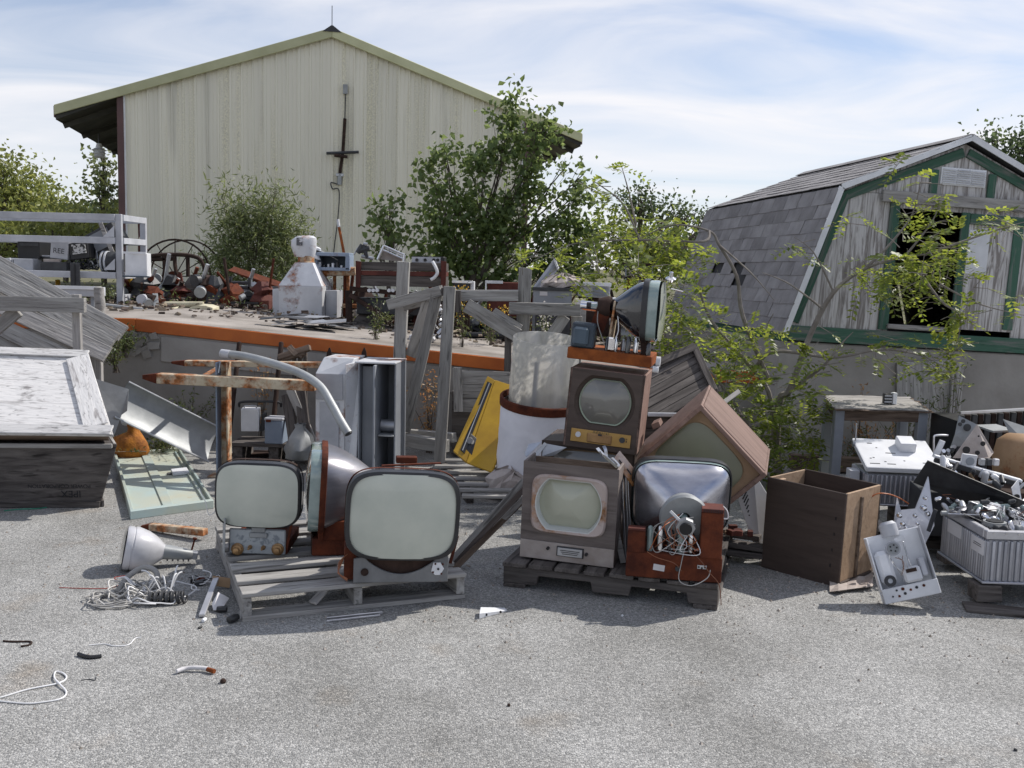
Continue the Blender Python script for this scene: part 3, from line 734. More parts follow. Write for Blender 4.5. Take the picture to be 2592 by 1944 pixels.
# roof decks, drip edges, shingle tabs
def deck(x0, z0, x1, z1, t=.02):
    b = MB()
    b.hexa([(x0, -.09, z0), (x1, -.09, z1), (x1, DL, z1), (x0, DL, z0)], [(x0, -.09, z0 + t), (x1, -.09, z1 + t), (x1, DL, z1 + t), (x0, DL, z0 + t)])
    return b.build('roof_deck', 'felt', sh)
OV = .05
segs = [(-HB - OV, -.06, -HK - .02, ZB, 10), (-HK - .03, ZB + .01, 0, ZP + .02, 8), (HK + .03, ZB + .01, 0, ZP + .02, 8), (HB + OV, -.06, HK + .02, ZB, 10)]
roofs = [deck(*s_[:4]) for s_ in segs]
tabmesh = None
for si, (x0, z0, x1, z1, rows) in enumerate(segs):
    d = V((x1 - x0, 0, z1 - z0)); ln = d.length; d.normalize()
    nrm = V((d.z, 0, -d.x)); nrm = -nrm if nrm.z < 0 else nrm
    ex = ln / rows
    for r in range(rows):
        if si >= 2:
            b = MB(); c = V((x0, (DL - .1) / 2, z0)) + d * (ex * (r + .5)) + nrm * (.030 + .001 * r)
            b.box((0, 0, 0), (ex * 1.08, DL + .1, .006), Mx.Translation(c) @ Mx(((d.x, 0, nrm.x, 0), (0, 1, 0, 0), (d.z, 0, nrm.z, 0), (0, 0, 0, 1))) @ RY(2))
            b.build('shingle_course', 'shingle', roofs[si]); continue
        tw = .30; nt_ = int((DL + .12) / tw) + 1
        off = -(r % 2) * .15 - .02
        for k in range(nt_ + 1):
            y0 = -.10 + off + k * tw; y1 = min(y0 + tw - .006, DL + .02); y0 = max(y0, -.105)
            if y1 - y0 < .03: continue
            if si == 0 and (r, k) in ((4, 5), (3, 5), (4, 7)) : continue
            wdt = y1 - y0
            key = (round(wdt, 3), round(ex, 3))
            b = MB()
            b.box((0, 0, 0), (ex * 1.12, wdt, .005), jit=.0015)
            c = V((x0, (y0 + y1) / 2, z0)) + d * (ex * (r + .5)) + nrm * (.030 + rnd.uniform(0, .003))
            lift = rnd.uniform(1.2, 3.2)
            tilt = rnd.gauss(0, .8)
            ax = Mx(((d.x, 0, nrm.x, 0), (0, 1, 0, 0), (d.z, 0, nrm.z, 0), (0, 0, 0, 1)))
            b.build('shingle', 'shingle', roofs[si], Mx.Translation(c) @ ax @ RY(lift if True else 0) @ RZ(tilt), 0)
for k in range(9):
    y0 = -.1 + k * .37
    b = MB(); b.hexa([(-.13, y0, ZP + .02), (.13, y0, ZP + .02), (.13, y0 + .365, ZP + .02), (-.13, y0 + .365, ZP + .02)], [(-.015, y0, ZP + .075), (.015, y0, ZP + .075), (.015, y0 + .365, ZP + .075), (-.015, y0 + .365, ZP + .075)])
    b.build('ridge_shingle', 'shingle', sh)
for p, q in (((-HB - OV - .005, -.10, -.06), (-HK - .02, -.10, ZB + .02)), ((-HK - .02, -.10, ZB + .022), (0, -.10, ZP + .045)), ((0, -.10, ZP + .045), (HK + .02, -.10, ZB + .022)), ((HK + .02, -.10, ZB + .02), (HB + OV, -.10, -.06))):
    board(sh, 'drip_edge', p, q, .05, .012, 'white_clean', (0, -1, 0), bevel=0, jit=0)
board(sh, 'eave_board', (-HB - .02, -.05, -.09), (-HB - .02, DL, -.09), .08, .025, 'green_trim', (-1, 0, 0))

# ------------------------------------------------------------------ foliage
def leafcloud(pts, size, asp=.75, fold=.18, up=.5):
    vs, fs = [], []
    for p in pts:
        s_ = size * rnd.uniform(.6, 1.25)
        n = V((rnd.gauss(0, 1), rnd.gauss(0, 1), rnd.gauss(up, 1))).normalized()
        t = n.cross(V((rnd.gauss(0, 1), rnd.gauss(0, 1), rnd.gauss(0, 1)))).normalized(); w = n.cross(t)
        o = len(vs); p = V(p); h = n * (s_ * fold)
        vs += [p - t * (s_ * .5), p + w * (s_ * asp * .5) + h - t * s_ * .08, p + t * (s_ * .5), p - w * (s_ * asp * .5) + h - t * s_ * .08]
        fs += [(o, o + 1, o + 2, o + 3)]
    return vs, fs
def clumps(c, rx, ry, rz, n, k, sig, hollow=.25):
    """leaf points bunched round k sprigs that fill an ellipsoid unevenly"""
    cs_ = []
    for _ in range(k):
        d = V((rnd.gauss(0, 1), rnd.gauss(0, 1), rnd.gauss(0, 1))).normalized(); r = (hollow + (1 - hollow) * rnd.random())**.6
        cs_.append(V(c) + V((d.x * rx * r, d.y * ry * r, d.z * rz * r)))
    pts = []
    for _ in range(n):
        q = rnd.choice(cs_); pts.append(q + V((rnd.gauss(0, sig), rnd.gauss(0, sig), rnd.gauss(0, sig))))
    return cs_, pts
def tree(name, label, cat, base, lobes, Y, leafsize, density, lm, group=None, trunk_r=.06, bark='bark', asp=.75, sig=None, k_=1.0, twigs=True, thick=.8, up=.5):
    """lobes: (px, py, rx_px, ry_px[, dY]) outlines in the photograph, given real size at their own depth"""
    t = thing(name, label, cat, V(base), group)
    bt, pts = MB(), []
    base = V(base)
    for lb in lobes:
        yy = Y + (lb[4] if len(lb) > 4 else 0)
        c = A(lb[0], lb[1], yy); m = yy / F_PX; rx_, rz_ = lb[2] * m, lb[3] * m
        k = max(4, int(k_ * 26 * (rx_ * rz_ / .25)**.5))
        n = int(density * rx_ * rz_ * 4)
        cs_, pp = clumps(c, rx_, (rx_ + rz_) / 2 * thick, rz_, n, k, sig or min(rx_, rz_) * .22)
        pts += pp
        j = base + (c - base) * .35 + V((rnd.uniform(-.1, .1), 0, rnd.uniform(0, .2)))
        bt.tube(bez(base, base + V((0, 0, (c.z - base.z) * .4)), j + V((0, 0, .2)), c, 8), [trunk_r * (1 - .085 * i) for i in range(9)], 6)
        if twigs:
            for q in cs_[:14]:
                s0 = base + (c - base) * rnd.uniform(.55, .95)
                bt.tube(bez(s0, s0 + (q - s0) * .4 + V((0, 0, .1)), q, q + V((0, 0, .05)), 4), [trunk_r * .3, trunk_r * .22, trunk_r * .16, trunk_r * .1, trunk_r * .06], 5)
    bt.build('trunk', bark, t, None, 0, True)
    vs, fs = leafcloud(pts, leafsize, asp, up=up)
    MB().add(vs, fs).build('crown', lm, t, None, 0, True)
    return t

# cottonwood by the gable
b0 = A(1190, 735, 13.8); b0.z = .95
tree('cottonwood_tree', 'big dark leafy cottonwood sapling clump against the warehouse gable', 'tree', b0,
     [(1285, 330, 55, 80), (1310, 245, 26, 26), (1230, 420, 70, 60), (1335, 400, 65, 75), (1130, 400, 36, 50), (1095, 455, 45, 40), (1125, 540, 75, 70), (1240, 530, 95, 80), (1350, 520, 80, 85),
      (1180, 630, 90, 60), (1310, 640, 100, 65), (1425, 590, 70, 60), (1452, 500, 60, 45), (1430, 425, 14, 38), (1478, 440, 14, 32), (1385, 330, 40, 35), (1110, 650, 70, 60), (1200, 710, 80, 50), (1310, 720, 90, 45), (1400, 680, 80, 55), (1470, 640, 60, 60)],
     13.8, .10, 660, 'leaf_cotton', trunk_r=.022, sig=.10, thick=.6, k_=.7)
b0 = A(985, 640, 13.4); b0.z = .95
tree('cottonwood_sapling', 'slim small cottonwood sapling in front of the cable on the warehouse wall', 'tree', b0,
     [(985, 520, 40, 28), (975, 560, 50, 30), (1000, 600, 52, 32), (965, 625, 35, 18)], 13.4, .095, 620, 'leaf_cotton', trunk_r=.02, sig=.09)
b0 = A(640, 730, 14.5); b0.z = .95
tree('willow_bush', 'wispy grey green willow bush before the cream warehouse wall', 'bush', b0,
     [(660, 660, 115, 75), (560, 680, 60, 50), (750, 690, 50, 50), (600, 560, 45, 55), (665, 530, 55, 55), (720, 570, 50, 60), (640, 590, 90, 60), (580, 640, 50, 60), (740, 650, 50, 50), (560, 500, 14, 30), (610, 490, 12, 30), (700, 490, 14, 32)],
     14.5, .12, 1900, 'leaf_willow', trunk_r=.015, asp=.17, sig=.15, up=-.2)
# bushes right of the cottonwood, far trees, wood
b0 = A(1640, 760, 14); b0.z = .9
tree('roadside_bush', 'yellow green bush thicket between the cottonwood and the shed', 'bush', b0,
     [(1545, 600, 70, 60), (1650, 615, 85, 50), (1735, 625, 60, 45), (1590, 665, 95, 50), (1700, 675, 80, 45), (1520, 660, 60, 55)], 14, .08, 560, 'leaf_locust', trunk_r=.02, sig=.16, twigs=True)
b0 = A(1625, 600, 30); b0.z = 1.0
tree('background_tree', 'bushy dark tree rising behind the yellow green thicket', 'tree', b0,
     [(1625, 510, 55, 30), (1600, 530, 60, 35), (1680, 540, 60, 30), (1740, 545, 45, 22), (1790, 565, 40, 25)], 30, .13, 300, 'leaf_far_dark', trunk_r=.09, sig=.25)
b0 = A(2590, 600, 26); b0.z = 1.0
tree('dark_tree', 'dark broad tree peeping over the ridge of the shed', 'tree', b0,
     [(2560, 400, 60, 50), (2600, 360, 50, 40), (2500, 365, 40, 25), (2640, 430, 80, 70)], 26, .13, 420, 'leaf_far_dark', trunk_r=.10, sig=.22)
for i, (lab, x, Y, lobes, lm) in enumerate((
    ('tallest yellow green tree at the left edge beyond the grey rack', 20, 34, [(0, 460, 60, 60), (60, 480, 45, 40), (40, 540, 80, 50), (-60, 470, 70, 80), (10, 420, 22, 20)], 'leaf_far'),
    ('rounded green tree with a notched top beyond the grey rack', 90, 38, [(85, 480, 35, 35), (100, 500, 40, 35), (70, 540, 70, 45), (120, 545, 45, 30)], 'leaf_far'),
    ('pale low bush right of the rounded tree beyond the grey rack', 165, 30, [(160, 545, 50, 25), (185, 560, 45, 22), (130, 575, 60, 30)], 'leaf_far'),
    ('low olive bush seen through the bays of the grey rack', 80, 26, [(60, 610, 90, 40), (170, 600, 90, 40), (260, 590, 60, 35), (-20, 620, 70, 40)], 'leaf_far'),
    ('low bush touching the maroon warehouse corner post', 262, 28, [(262, 550, 30, 22), (285, 565, 25, 25)], 'leaf_far'),
)):
    b0 = A(x, 640, Y); b0.z = .95
    tree('field_tree', lab, 'tree', b0, lobes, Y, .17, 260, lm, group='trees beyond the rack', trunk_r=.09, sig=.38)
b0 = A(262, 600, 30); b0.z = .95
tree('poplar_tree', 'slender silvery poplar showing behind the warehouse corner under the eave', 'tree', b0,
     [(262, 400, 22, 25), (258, 440, 28, 30), (262, 480, 32, 30), (275, 510, 35, 28)], 30, .16, 240, 'leaf_willow', trunk_r=.06, sig=.22, asp=.8)
# far wood: one mass on a low ridge
pts = []
for i in range(9000):
    x = rnd.uniform(-90, -20); y = 128 + rnd.uniform(-8, 14)
    top = 8.6 + 1.3 * mnoise.noise(V((x * .11, 0, 3))) + 1.0 * mnoise.noise(V((x * .45, 1, 0)))
    pts.append(V((x, y, 1.2 + (top - 1.2) * rnd.random()**.55)))
vs, fs = leafcloud(pts, 1.1, .9)
tag(MB().add(vs, fs).build('far_wood', 'leaf_far_dark'), 'dark green wood along the far horizon left of the warehouse', 'wood', kind='stuff')
pts = []
for i in range(9000):
    x = rnd.uniform(14, 110); y = 128 + rnd.uniform(-8, 14)
    top = 7.0 + 1.3 * mnoise.noise(V((x * .11, 0, 3))) + 1.0 * mnoise.noise(V((x * .45, 1, 0)))
    pts.append(V((x, y, 1.2 + (top - 1.2) * rnd.random()**.55)))
vs, fs = leafcloud(pts, 1.1, .9)
tag(MB().add(vs, fs).build('far_wood', 'leaf_far_dark'), 'dark wood along the horizon behind the shed', 'wood', kind='stuff')

# scrub between the junk on the upper level: one mass of weeds
pts = []
for i in range(5200):
    x = rnd.uniform(-9, 7); y = rnd.uniform(12.5, 19)
    pts.append(V((x, y, .93 + abs(rnd.gauss(0, .16)))))
vs, fs = leafcloud(pts, .10, .18, up=0)
tag(MB().add(vs, fs).build('scrub', 'leaf_weed'), 'low dry weeds growing among the junk on the upper ground', 'weeds', kind='stuff')

def pinnate(vs, fs, p, d, ln, nl, ls):
    d = d.normalized(); s_ = d.cross(V((0, 0, 1))); s_ = s_.normalized() if s_.length > .01 else V((1, 0, 0))
    nrm = s_.cross(d)
    s_ = (s_ + nrm * rnd.uniform(-.7, .7)).normalized()
    for i in range(nl):
        t = (i + 1) / (nl + .5); q = p + d * (ln * t) + V((0, 0, -ln * .35 * t * t))
        for sd in (-1, 1):
            a = (s_ * sd + d * .45 + V((0, 0, rnd.uniform(-.35, .15)))).normalized()
            w = a.cross(nrm).normalized() * (ls * .24); l = ls * rnd.uniform(.75, 1.15)
            o = len(vs)
            vs += [q, q + a * l * .5 + w, q + a * l, q + a * l * .5 - w]
            fs += [(o, o + 1, o + 2, o + 3)]
def locust(name, label, base, branches, sprays, r0=.022, lm='leaf_locust', ls=.050, bark='bark_grey'):
    t = thing(name, label, 'tree', base)
    bm_ = MB()
    for pts, r in branches:
        P = smooth_path([p if isinstance(p, V) else A(*p) for p in pts], 5); n = len(P); r *= 1.25
        bm_.tube(P, [max(.0022, r * (1 - .85 * i / (n - 1))) for i in range(n)], 6)
    vs, fs = [], []
    for px, py, Y, r, n in sprays:
        for _ in range(int(n * .62)):
            dy = rnd.uniform(-.45, .45)
            p = A(px + rnd.gauss(0, r * .5), py + rnd.gauss(0, r * .5), Y + dy * r / 60)
            d = V((rnd.gauss(0, 1), rnd.gauss(0, .8), rnd.gauss(.05, .55)))
            ln = rnd.uniform(.09, .19)
            pinnate(vs, fs, p, d, ln, rnd.randint(4, 7), ls)
            if rnd.random() < .5:
                dn = d.normalized()
                bm_.tube([p - dn * rnd.uniform(.05, .16), p, p + dn * ln * .9 + V((0, 0, -ln * .28))], [.003, .0022, .001], 4)
    bm_.build('trunk', bark, t, None, 0, True)
    MB().add(vs, fs).build('crown', lm, t, None, 0, True)
    return t
B = A(1975, 1215, 7.5)
B.z = 0
locust('locust_tree', 'scrawny young locust tree with sparse bright leaves before the shed', B,
  [([B, (1965, 1120, 7.5), (1975, 1010, 7.45), (2000, 985, 7.4), (2050, 850, 7.35), (2110, 740, 7.3), (2190, 680, 7.25), (2290, 650, 7.2), (2400, 640, 7.2)], .030),
   ([B, (1960, 1120, 7.5), (1945, 990, 7.4), (1880, 905, 7.3), (1800, 810, 7.2), (1770, 720, 7.2), (1790, 700, 7.2)], .020),
   ([(1945, 960, 7.4), (1880, 800, 7.35), (1865, 700, 7.3), (1820, 620, 7.3), (1795, 585, 7.3), (1700, 570, 7.3), (1600, 615, 7.3)], .015),
   ([(1795, 585, 7.3), (1785, 610, 7.2), (1700, 610, 7.2), (1560, 608, 7.2), (1440, 620, 7.2), (1350, 660, 7.2)], .010),
   ([(1620, 612, 7.3), (1580, 520, 7.2), (1520, 470, 7.2), (1500, 460, 7.2)], .008),
   ([(1610, 570, 7.3), (1590, 480, 7.2), (1570, 410, 7.2)], .007),
   ([(1820, 620, 7.3), (1900, 690, 7.2), (1960, 760, 7.2)], .007),
   ([(1905, 940, 7.4), (1960, 890, 7.3), (2110, 905, 7.2), (2230, 885, 7.1), (2330, 900, 7.1), (2400, 935, 7.1)], .012),
   ([(2000, 985, 7.4), (2080, 930, 7.3), (2130, 870, 7.25), (2160, 840, 7.2)], .012),
   ([(2190, 680, 7.25), (2260, 610, 7.2), (2310, 540, 7.2), (2330, 460, 7.2)], .010),
   ([(2290, 650, 7.2), (2360, 560, 7.2), (2380, 500, 7.2)], .008),
   ([(2300, 650, 7.2), (2380, 760, 7.1), (2430, 800, 7.05), (2420, 880, 7.05)], .010),
   ([(2340, 645, 7.2), (2440, 610, 7.15), (2530, 580, 7.1), (2600, 560, 7.1)], .009),
   ([(2380, 720, 7.1), (2480, 770, 7.1), (2600, 800, 7.1)], .007),
   ([(1960, 1120, 7.5), (1900, 1080, 7.2), (1850, 1010, 7.1), (1790, 930, 7.1), (1720, 860, 7.1)], .014),
   ([(2080, 780, 7.3), (2000, 720, 7.25), (1930, 690, 7.2)], .007),
   ([(2110, 740, 7.3), (2060, 640, 7.2), (2010, 600, 7.2)], .007)],
  [(2330, 700, 7.15, 85, 120), (2390, 640, 7.1, 60, 60), (2430, 800, 7.05, 25, 30), (2420, 870, 7.05, 22, 20), (2250, 720, 7.2, 60, 45), (2190, 690, 7.2, 40, 25), (2310, 530, 7.2, 26, 14), (2330, 465, 7.2, 20, 8), (2380, 500, 7.2, 22, 12), (2360, 570, 7.2, 30, 18),
   (2540, 580, 7.1, 45, 22), (2470, 700, 7.1, 40, 16), (2560, 770, 7.1, 40, 12), (2270, 410, 7.2, 16, 8), (2150, 560, 7.2, 35, 10), (2020, 640, 7.2, 35, 12), (2080, 900, 7.2, 55, 30), (2240, 890, 7.1, 50, 28), (2350, 915, 7.1, 45, 30), (2400, 940, 7.1, 25, 14),
   (1700, 740, 7.2, 50, 34), (1720, 800, 7.2, 60, 50), (1790, 850, 7.2, 70, 75), (1860, 900, 7.2, 65, 70), (1850, 980, 7.2, 65, 75), (1900, 1030, 7.2, 60, 60), (1960, 1060, 7.3, 60, 50), (2060, 1010, 7.2, 45, 30), (2090, 1040, 7.2, 35, 20), (1950, 830, 7.2, 45, 26),
   (1620, 690, 7.2, 50, 30), (1500, 640, 7.2, 60, 40), (1420, 640, 7.2, 45, 24), (1560, 600, 7.2, 60, 40), (1480, 720, 7.1, 35, 24), (1680, 600, 7.2, 60, 36), (1760, 640, 7.2, 40, 20), (1330, 650, 7.2, 26, 12), (1510, 470, 7.2, 26, 12), (1575, 430, 7.2, 20, 9), (1545, 500, 7.2, 30, 12), (1750, 740, 7.2, 40, 24), (1690, 870, 7.2, 40, 30), (1830, 1100, 7.3, 70, 40), (1970, 1150, 7.4, 60, 60), (1980, 1090, 7.5, 60, 50), (2050, 1130, 7.5, 50, 40), (1930, 1180, 7.5, 60, 50), (1900, 960, 7.5, 70, 50), (2000, 1030, 7.5, 60, 40)])

def weed(label, px, py, Y, h, n, lm='leaf_weed', ls=.045, flower=None, group='weeds along the dock wall', z=None, spread=.10, asp=.3):
    p = A(px, py, Y)
    if z is not None: p.z = z
    t = thing('weed', label, 'weed', p, group)
    st, pts, fl = MB(), [], []
    for _ in range(n):
        top = V((rnd.gauss(0, spread), rnd.gauss(0, spread), h * rnd.uniform(.55, 1.0)))
        P = bez((rnd.gauss(0, .015), rnd.gauss(0, .015), -.02), (0, 0, h * .3), top * .7, top, 6)
        st.tube(P, [.004, .0035, .003, .003, .002, .002, .001], 4)
        for q in P[2:]:
            for _ in range(5): pts.append(q + V((rnd.gauss(0, .03), rnd.gauss(0, .03), rnd.gauss(0, .02))))
        if flower:
            for _ in range(16): fl.append(top + V((rnd.gauss(0, .03), rnd.gauss(0, .03), rnd.gauss(0, .03))))
    st.build('stem', 'bark', t)
    vs, fs = leafcloud(pts, ls, asp); MB().add(vs, fs).build('leaves', lm, t)['kind'] = 'stuff'
    if flower:
        vs, fs = leafcloud(fl, .022, .9); MB().add(vs, fs).build('flower', flower, t)['kind'] = 'stuff'
weed('tall yellow goldenrod growing on the ramp beside the wooden post', 1240, 870, 10.2, .42, 9, flower='flower_yellow', z=.80, spread=.12)
weed('second goldenrod with small yellow tips by the notched post', 1170, 900, 9.6, .62, 7, flower='flower_yellow', z=.82, spread=.07)
weed('white flowered weed above the frosted tube', 1375, 880, 9.6, .50, 6, flower='flower_white', z=.80, spread=.05)
weed('brown stalked weed growing at the foot of the notched post', 1085, 1140, 8.6, .85, 8, lm='leaf_dry', z=0, spread=.09)
weed('dry reddish weed on the ramp beside the rusted cart', 950, 900, 9.4, .42, 7, lm='leaf_weed', z=.9, spread=.08)
weed('green weed clump at the wall base behind the metal chute', 430, 1130, 8.5, .42, 14, z=0, spread=.2)
weed('dense low weed under the sheet metal chute', 400, 1140, 8.2, .2, 26, z=0, spread=.26)
weed('second green weed beside the metal chute', 480, 1130, 8.6, .55, 9, z=0, spread=.12)
weed('pale weed sprouting from the crack in the dock wall', 315, 880, 8.75, .26, 14, lm='leaf_weed', z=.78, spread=.1)
weed('bushy pale weed hanging below the slanted planks', 290, 900, 8.6, .30, 14, lm='leaf_weed', z=.66, spread=.1)
weed('orange leaved seedling behind the small white box', 660, 1010, 8.7, .85, 5, lm='leaf_dry', z=0, spread=.07)
weed('tall dusty weed right of the work table', 2400, 1230, 8.2, .95, 9, z=0, spread=.10)
weed('leafy weed under the work table', 2290, 1220, 8.3, .75, 11, z=0, spread=.15)
weed('yellowing weed beside the table leg', 2200, 1200, 8.3, .55, 9, lm='leaf_dry', z=0, spread=.15)
weed('small weed at the foot of the foundation wall', 2170, 1180, 8.4, .35, 12, z=0, spread=.15)
weed('dry seedling standing on the concrete wall behind the table', 2180, 995, 8.3, .75, 5, lm='leaf_dry', z=0, spread=.06)
# ================================================================== pallets and television sets
def crt(root, W, H, D, X, glass='screen_green', band='rubber', funnel='funnel_metal', e=4.2, bulge=.045, nr=.019, neck=.13, yoke=True, strap=None, flare=1.0, rim='glass_edge', face=None):
    """picture tube: face looks along local -Y, funnel and neck run to +Y"""
    aa = [2 * math.pi * k / 56 for k in range(56)]
    b = MB(); secs = []
    for r in (0.02, .15, .3, .45, .6, .75, .88, 1.0):
        g_ = sec(sup(W * .955 * r, H * .955 * r, e), 0, aa)
        secs.append([(q[0], -bulge + (q[0]**2 + q[2]**2) / 2.1, q[2]) for q in g_])
    b.loft(secs, X, cap0=True)
    b.build('screen', glass, root)
    b = MB()
    b.loft([sec(sup(W * .94, H * .94, e), .004, aa), sec(sup(W * .97, H * .97, e), -.004, aa), sec(sup(W * .99, H * .99, e), .008, aa), sec(sup(W * .985, H * .985, e), .05, aa)], X)
    b.build('screen_rim', rim, root)
    if band:
        b = MB()
        b.loft([sec(sup(W * .925, H * .925, e), -.004, aa), sec(sup(W * .935, H * .935, e), -.022, aa), sec(sup(W * 1.005, H * 1.005, e), -.016, aa), sec(sup(W * 1.02, H * 1.02, e), .004, aa), sec(sup(W * 1.015, H * 1.015, e), .030, aa), sec(sup(W * .98, H * .98, e), .034, aa)], X)
        b.build('face_gasket', band, root)
    b = MB(); secs = []
    nk = 14
    for i in range(nk + 1):
        t = i / nk
        g = (1 - t)**.85 * (1 + .22 * math.sin(math.pi * t) * flare)
        w = nr * 2 + (W * .97 - nr * 2) * g; h = nr * 2 + (H * .97 - nr * 2) * g
        secs.append(sec(sup(w, h, 2 + (e - 2) * max(0, 1 - t * 1.25)), .045 + (D - .045) * t, aa))
    b.loft(secs, X); b.build('funnel', funnel, root)
    b = MB(); b.tube([X @ V((0, D - .01, 0)), X @ V((0, D + neck, 0))], nr, 16); b.build('neck', 'glass_edge', root)
    b = MB(); b.tube([X @ V((0, D + neck, 0)), X @ V((0, D + neck + .025, 0))], nr * 1.15, 16); b.build('tube_base', 'black', root)
    if yoke:
        b = MB(); b.lathe([(nr * 1.1, -.035), (nr * 3.2, -.04), (nr * 3.4, -.02), (nr * 2.6, .03), (nr * 1.1, .035)], 24, X @ T(0, D + .02, 0) @ RX(-90)); b.build('deflection_yoke', 'rust_dark', root)
    if strap:
        b = MB(); b.loft([sec(sup(W * 1.022, H * 1.022, e), .048, aa), sec(sup(W * 1.026, H * 1.026, e), .05, aa), sec(sup(W * 1.018, H * 1.018, e), .078, aa), sec(sup(W * .99, H * .99, e), .08, aa)], X)
        b.build('mounting_strap', strap, root)

def pallet(name, label, X, L, D, nb, m='wood_grey', h=.13, notched=False, along='x', bw=.09, m2=None):
    """deck boards run along local x over stringers along y (or the other way round)"""
    p = thing(name, label, 'pallet', X)
    st = .022; sh_ = h - 2 * st
    if along == 'x':
        for i in range(nb):
            y = bw / 2 + i * (D - bw) / (nb - 1) + (rnd.uniform(-.012, .012) if 0 < i < nb - 1 else 0)
            board(p, 'deck_board', (0, y, h - st / 2 + rnd.uniform(0, .003)), (L, y + rnd.uniform(-.01, .01), h - st / 2 + rnd.uniform(0, .003)), bw * rnd.uniform(.85, 1.1), st, m)
        for x in (.025, L / 2, L - .025):
            board(p, 'stringer', (x, .005, st + sh_ / 2), (x, D - .005, st + sh_ / 2), .042, sh_, m2 or m)
        for y in (bw / 2, D / 2, D - bw / 2):
            board(p, 'bottom_board', (.002, y, st / 2), (L - .002, y, st / 2), bw, st, m2 or m)
    else:
        for i in range(nb):
            x = bw / 2 + i * (L - bw) / (nb - 1)
            board(p, 'deck_board', (x, -.01, h - st / 2 + rnd.uniform(0, .003)), (x + rnd.uniform(-.01, .01), D, h - st / 2), bw * rnd.uniform(.9, 1.1), st, m)
        for y in (.022, D / 2, D - .022):
            b = MB()
            z0, z1 = st, h - st
            poly = [(0, z0), (L * .16, z0), (L * .17, z0 + .05), (L * .42, z0 + .05), (L * .43, z0), (L * .60, z0), (L * .61, z0 + .05), (L * .86, z0 + .05), (L * .87, z0), (L, z0), (L, z1), (0, z1)]
            b.prism(poly, .04, Mx(((1, 0, 0, 0), (0, 0, -1, y + .02), (0, 1, 0, 0), (0, 0, 0, 1))))
            b.build('stringer', m2 or m, p, None, .004)
        for x in (bw / 2, L - bw / 2):
            board(p, 'bottom_board', (x, 0, st / 2), (x, D, st / 2), bw, st, m2 or m)
    return p

# ---- left pallet with three bare picture tubes
P1 = G(612, 1575); PX1 = FR(P1, 22)
pallet('pallet', 'weathered grey slatted pallet carrying three bare television tubes', PX1, 1.07, 1.26, 7, 'wood_grey', bw=.108)
ps = thing('loose_lath', 'thin grey slat wedged under the big picture tube across the pallet', 'slat', I4)
board(ps, 'slat', G(790, 1527, .03), G(890, 1425, .15), .045, .012, 'wood_pale', (0, 0, 1), True)
def knob(root, c, r, X=I4):
    b = MB(); b.lathe([(r, 0), (r, .010), (r * .82, .014), (r * .78, .022), (r * .5, .026), (r * .46, .045), (r * .2, .048), (0, .048)], 22, X @ T(*c) @ RX(90))
    return b.build('knob', 'brass', root)

# left set
o = G(652, 1403, .135); X = FR(o, 3, 1.5)
ta = thing('television_chassis', 'small grey green picture tube above a speckled blue chassis with four brass knobs', 'television', X)
crt(ta, .425, .335, .33, T(0, -.02, .315) @ RX(2), 'screen_green', strap='rust_dark', funnel='funnel_metal')
b = MB(); b.box((0, .0, .066), (.285, .012, .132)); b.build('front_panel', 'galv_blue', ta, T(0, -.01, .004), .006)
bx(ta, 'dial_plate', (.005, -.020, .105), (.09, .006, .026), 'galv_dull'); bx(ta, 'dial_bracket', (.005, -.019, .135), (.07, .01, .03), 'galv_dull')
knob(ta, (-.098, -.016, .030), .031); knob(ta, (.105, -.016, .036), .031); knob(ta, (-.035, -.016, .042), .011); knob(ta, (.032, -.016, .042), .011)
bx(ta, 'chassis_pan', (0, .19, .03), (.30, .36, .055), 'rust', None, .004)
bx(ta, 'side_plate', (-.165, .03, .10), (.006, .10, .19), 'galv_dull', RZ(18), .002)
bx(ta, 'power_transformer', (-.06, .25, .10), (.09, .08, .09), 'black', None, .006)
for k in range(5):
    b = MB(); b.lathe([(.013, 0), (.013, .05), (.009, .062), (0, .066)], 12); b.build('valve', 'chrome', ta, T(-.10 + k * .045, .33, .055))
MB().beam((.175, -.0, .21), (.145, .0, .03), .012, .006, (0, 1, 0)).build('stay', 'rust', ta)
bx(ta, 'hinge_tab', (.205, .05, .50), (.07, .004, .05), 'galv', RY(35), 0)
tubeo(ta, 'aerial_lead', smooth_path([(-.19, .0, .25), (-.24, -.02, .2), (-.26, -.03, .27), (-.3, 0, .33)]), .002, 'white_wire', 5)

# middle set facing left
o = G(815, 1380, .135); X = FR(o, -79)
tb = thing('television_chassis', 'rusty picture tube turned sideways, facing away left on the slatted pallet', 'television', X)
crt(tb, .52, .435, .42, T(0, -.06, .325) @ RX(-3), 'screen_grey', strap='rust', funnel='funnel_metal', band=None, bulge=.03)
bx(tb, 'chassis_pan', (.0, .16, .045), (.40, .42, .09), 'rust', None, .005)
bx(tb, 'front_skirt', (.0, -.05, .05), (.36, .012, .10), 'rust_dark', None, .004)
bx(tb, 'tuner_box', (.17, .05, .13), (.07, .14, .10), 'rust', None, .004)
for k in range(6):
    b = MB(); b.lathe([(.013, 0), (.013, .055), (.008, .068), (0, .07)], 12); b.build('valve', 'chrome' if k % 2 else 'glass_edge', tb, T(.05 + .03 * (k % 3), .12 + .05 * (k // 2), .09))
for s_ in (-1, 1):
    MB().beam((s_ * .20, .0, .08), (s_ * .24, .01, .28), .02, .008, (0, 1, 0)).build('strut', 'rust', tb)

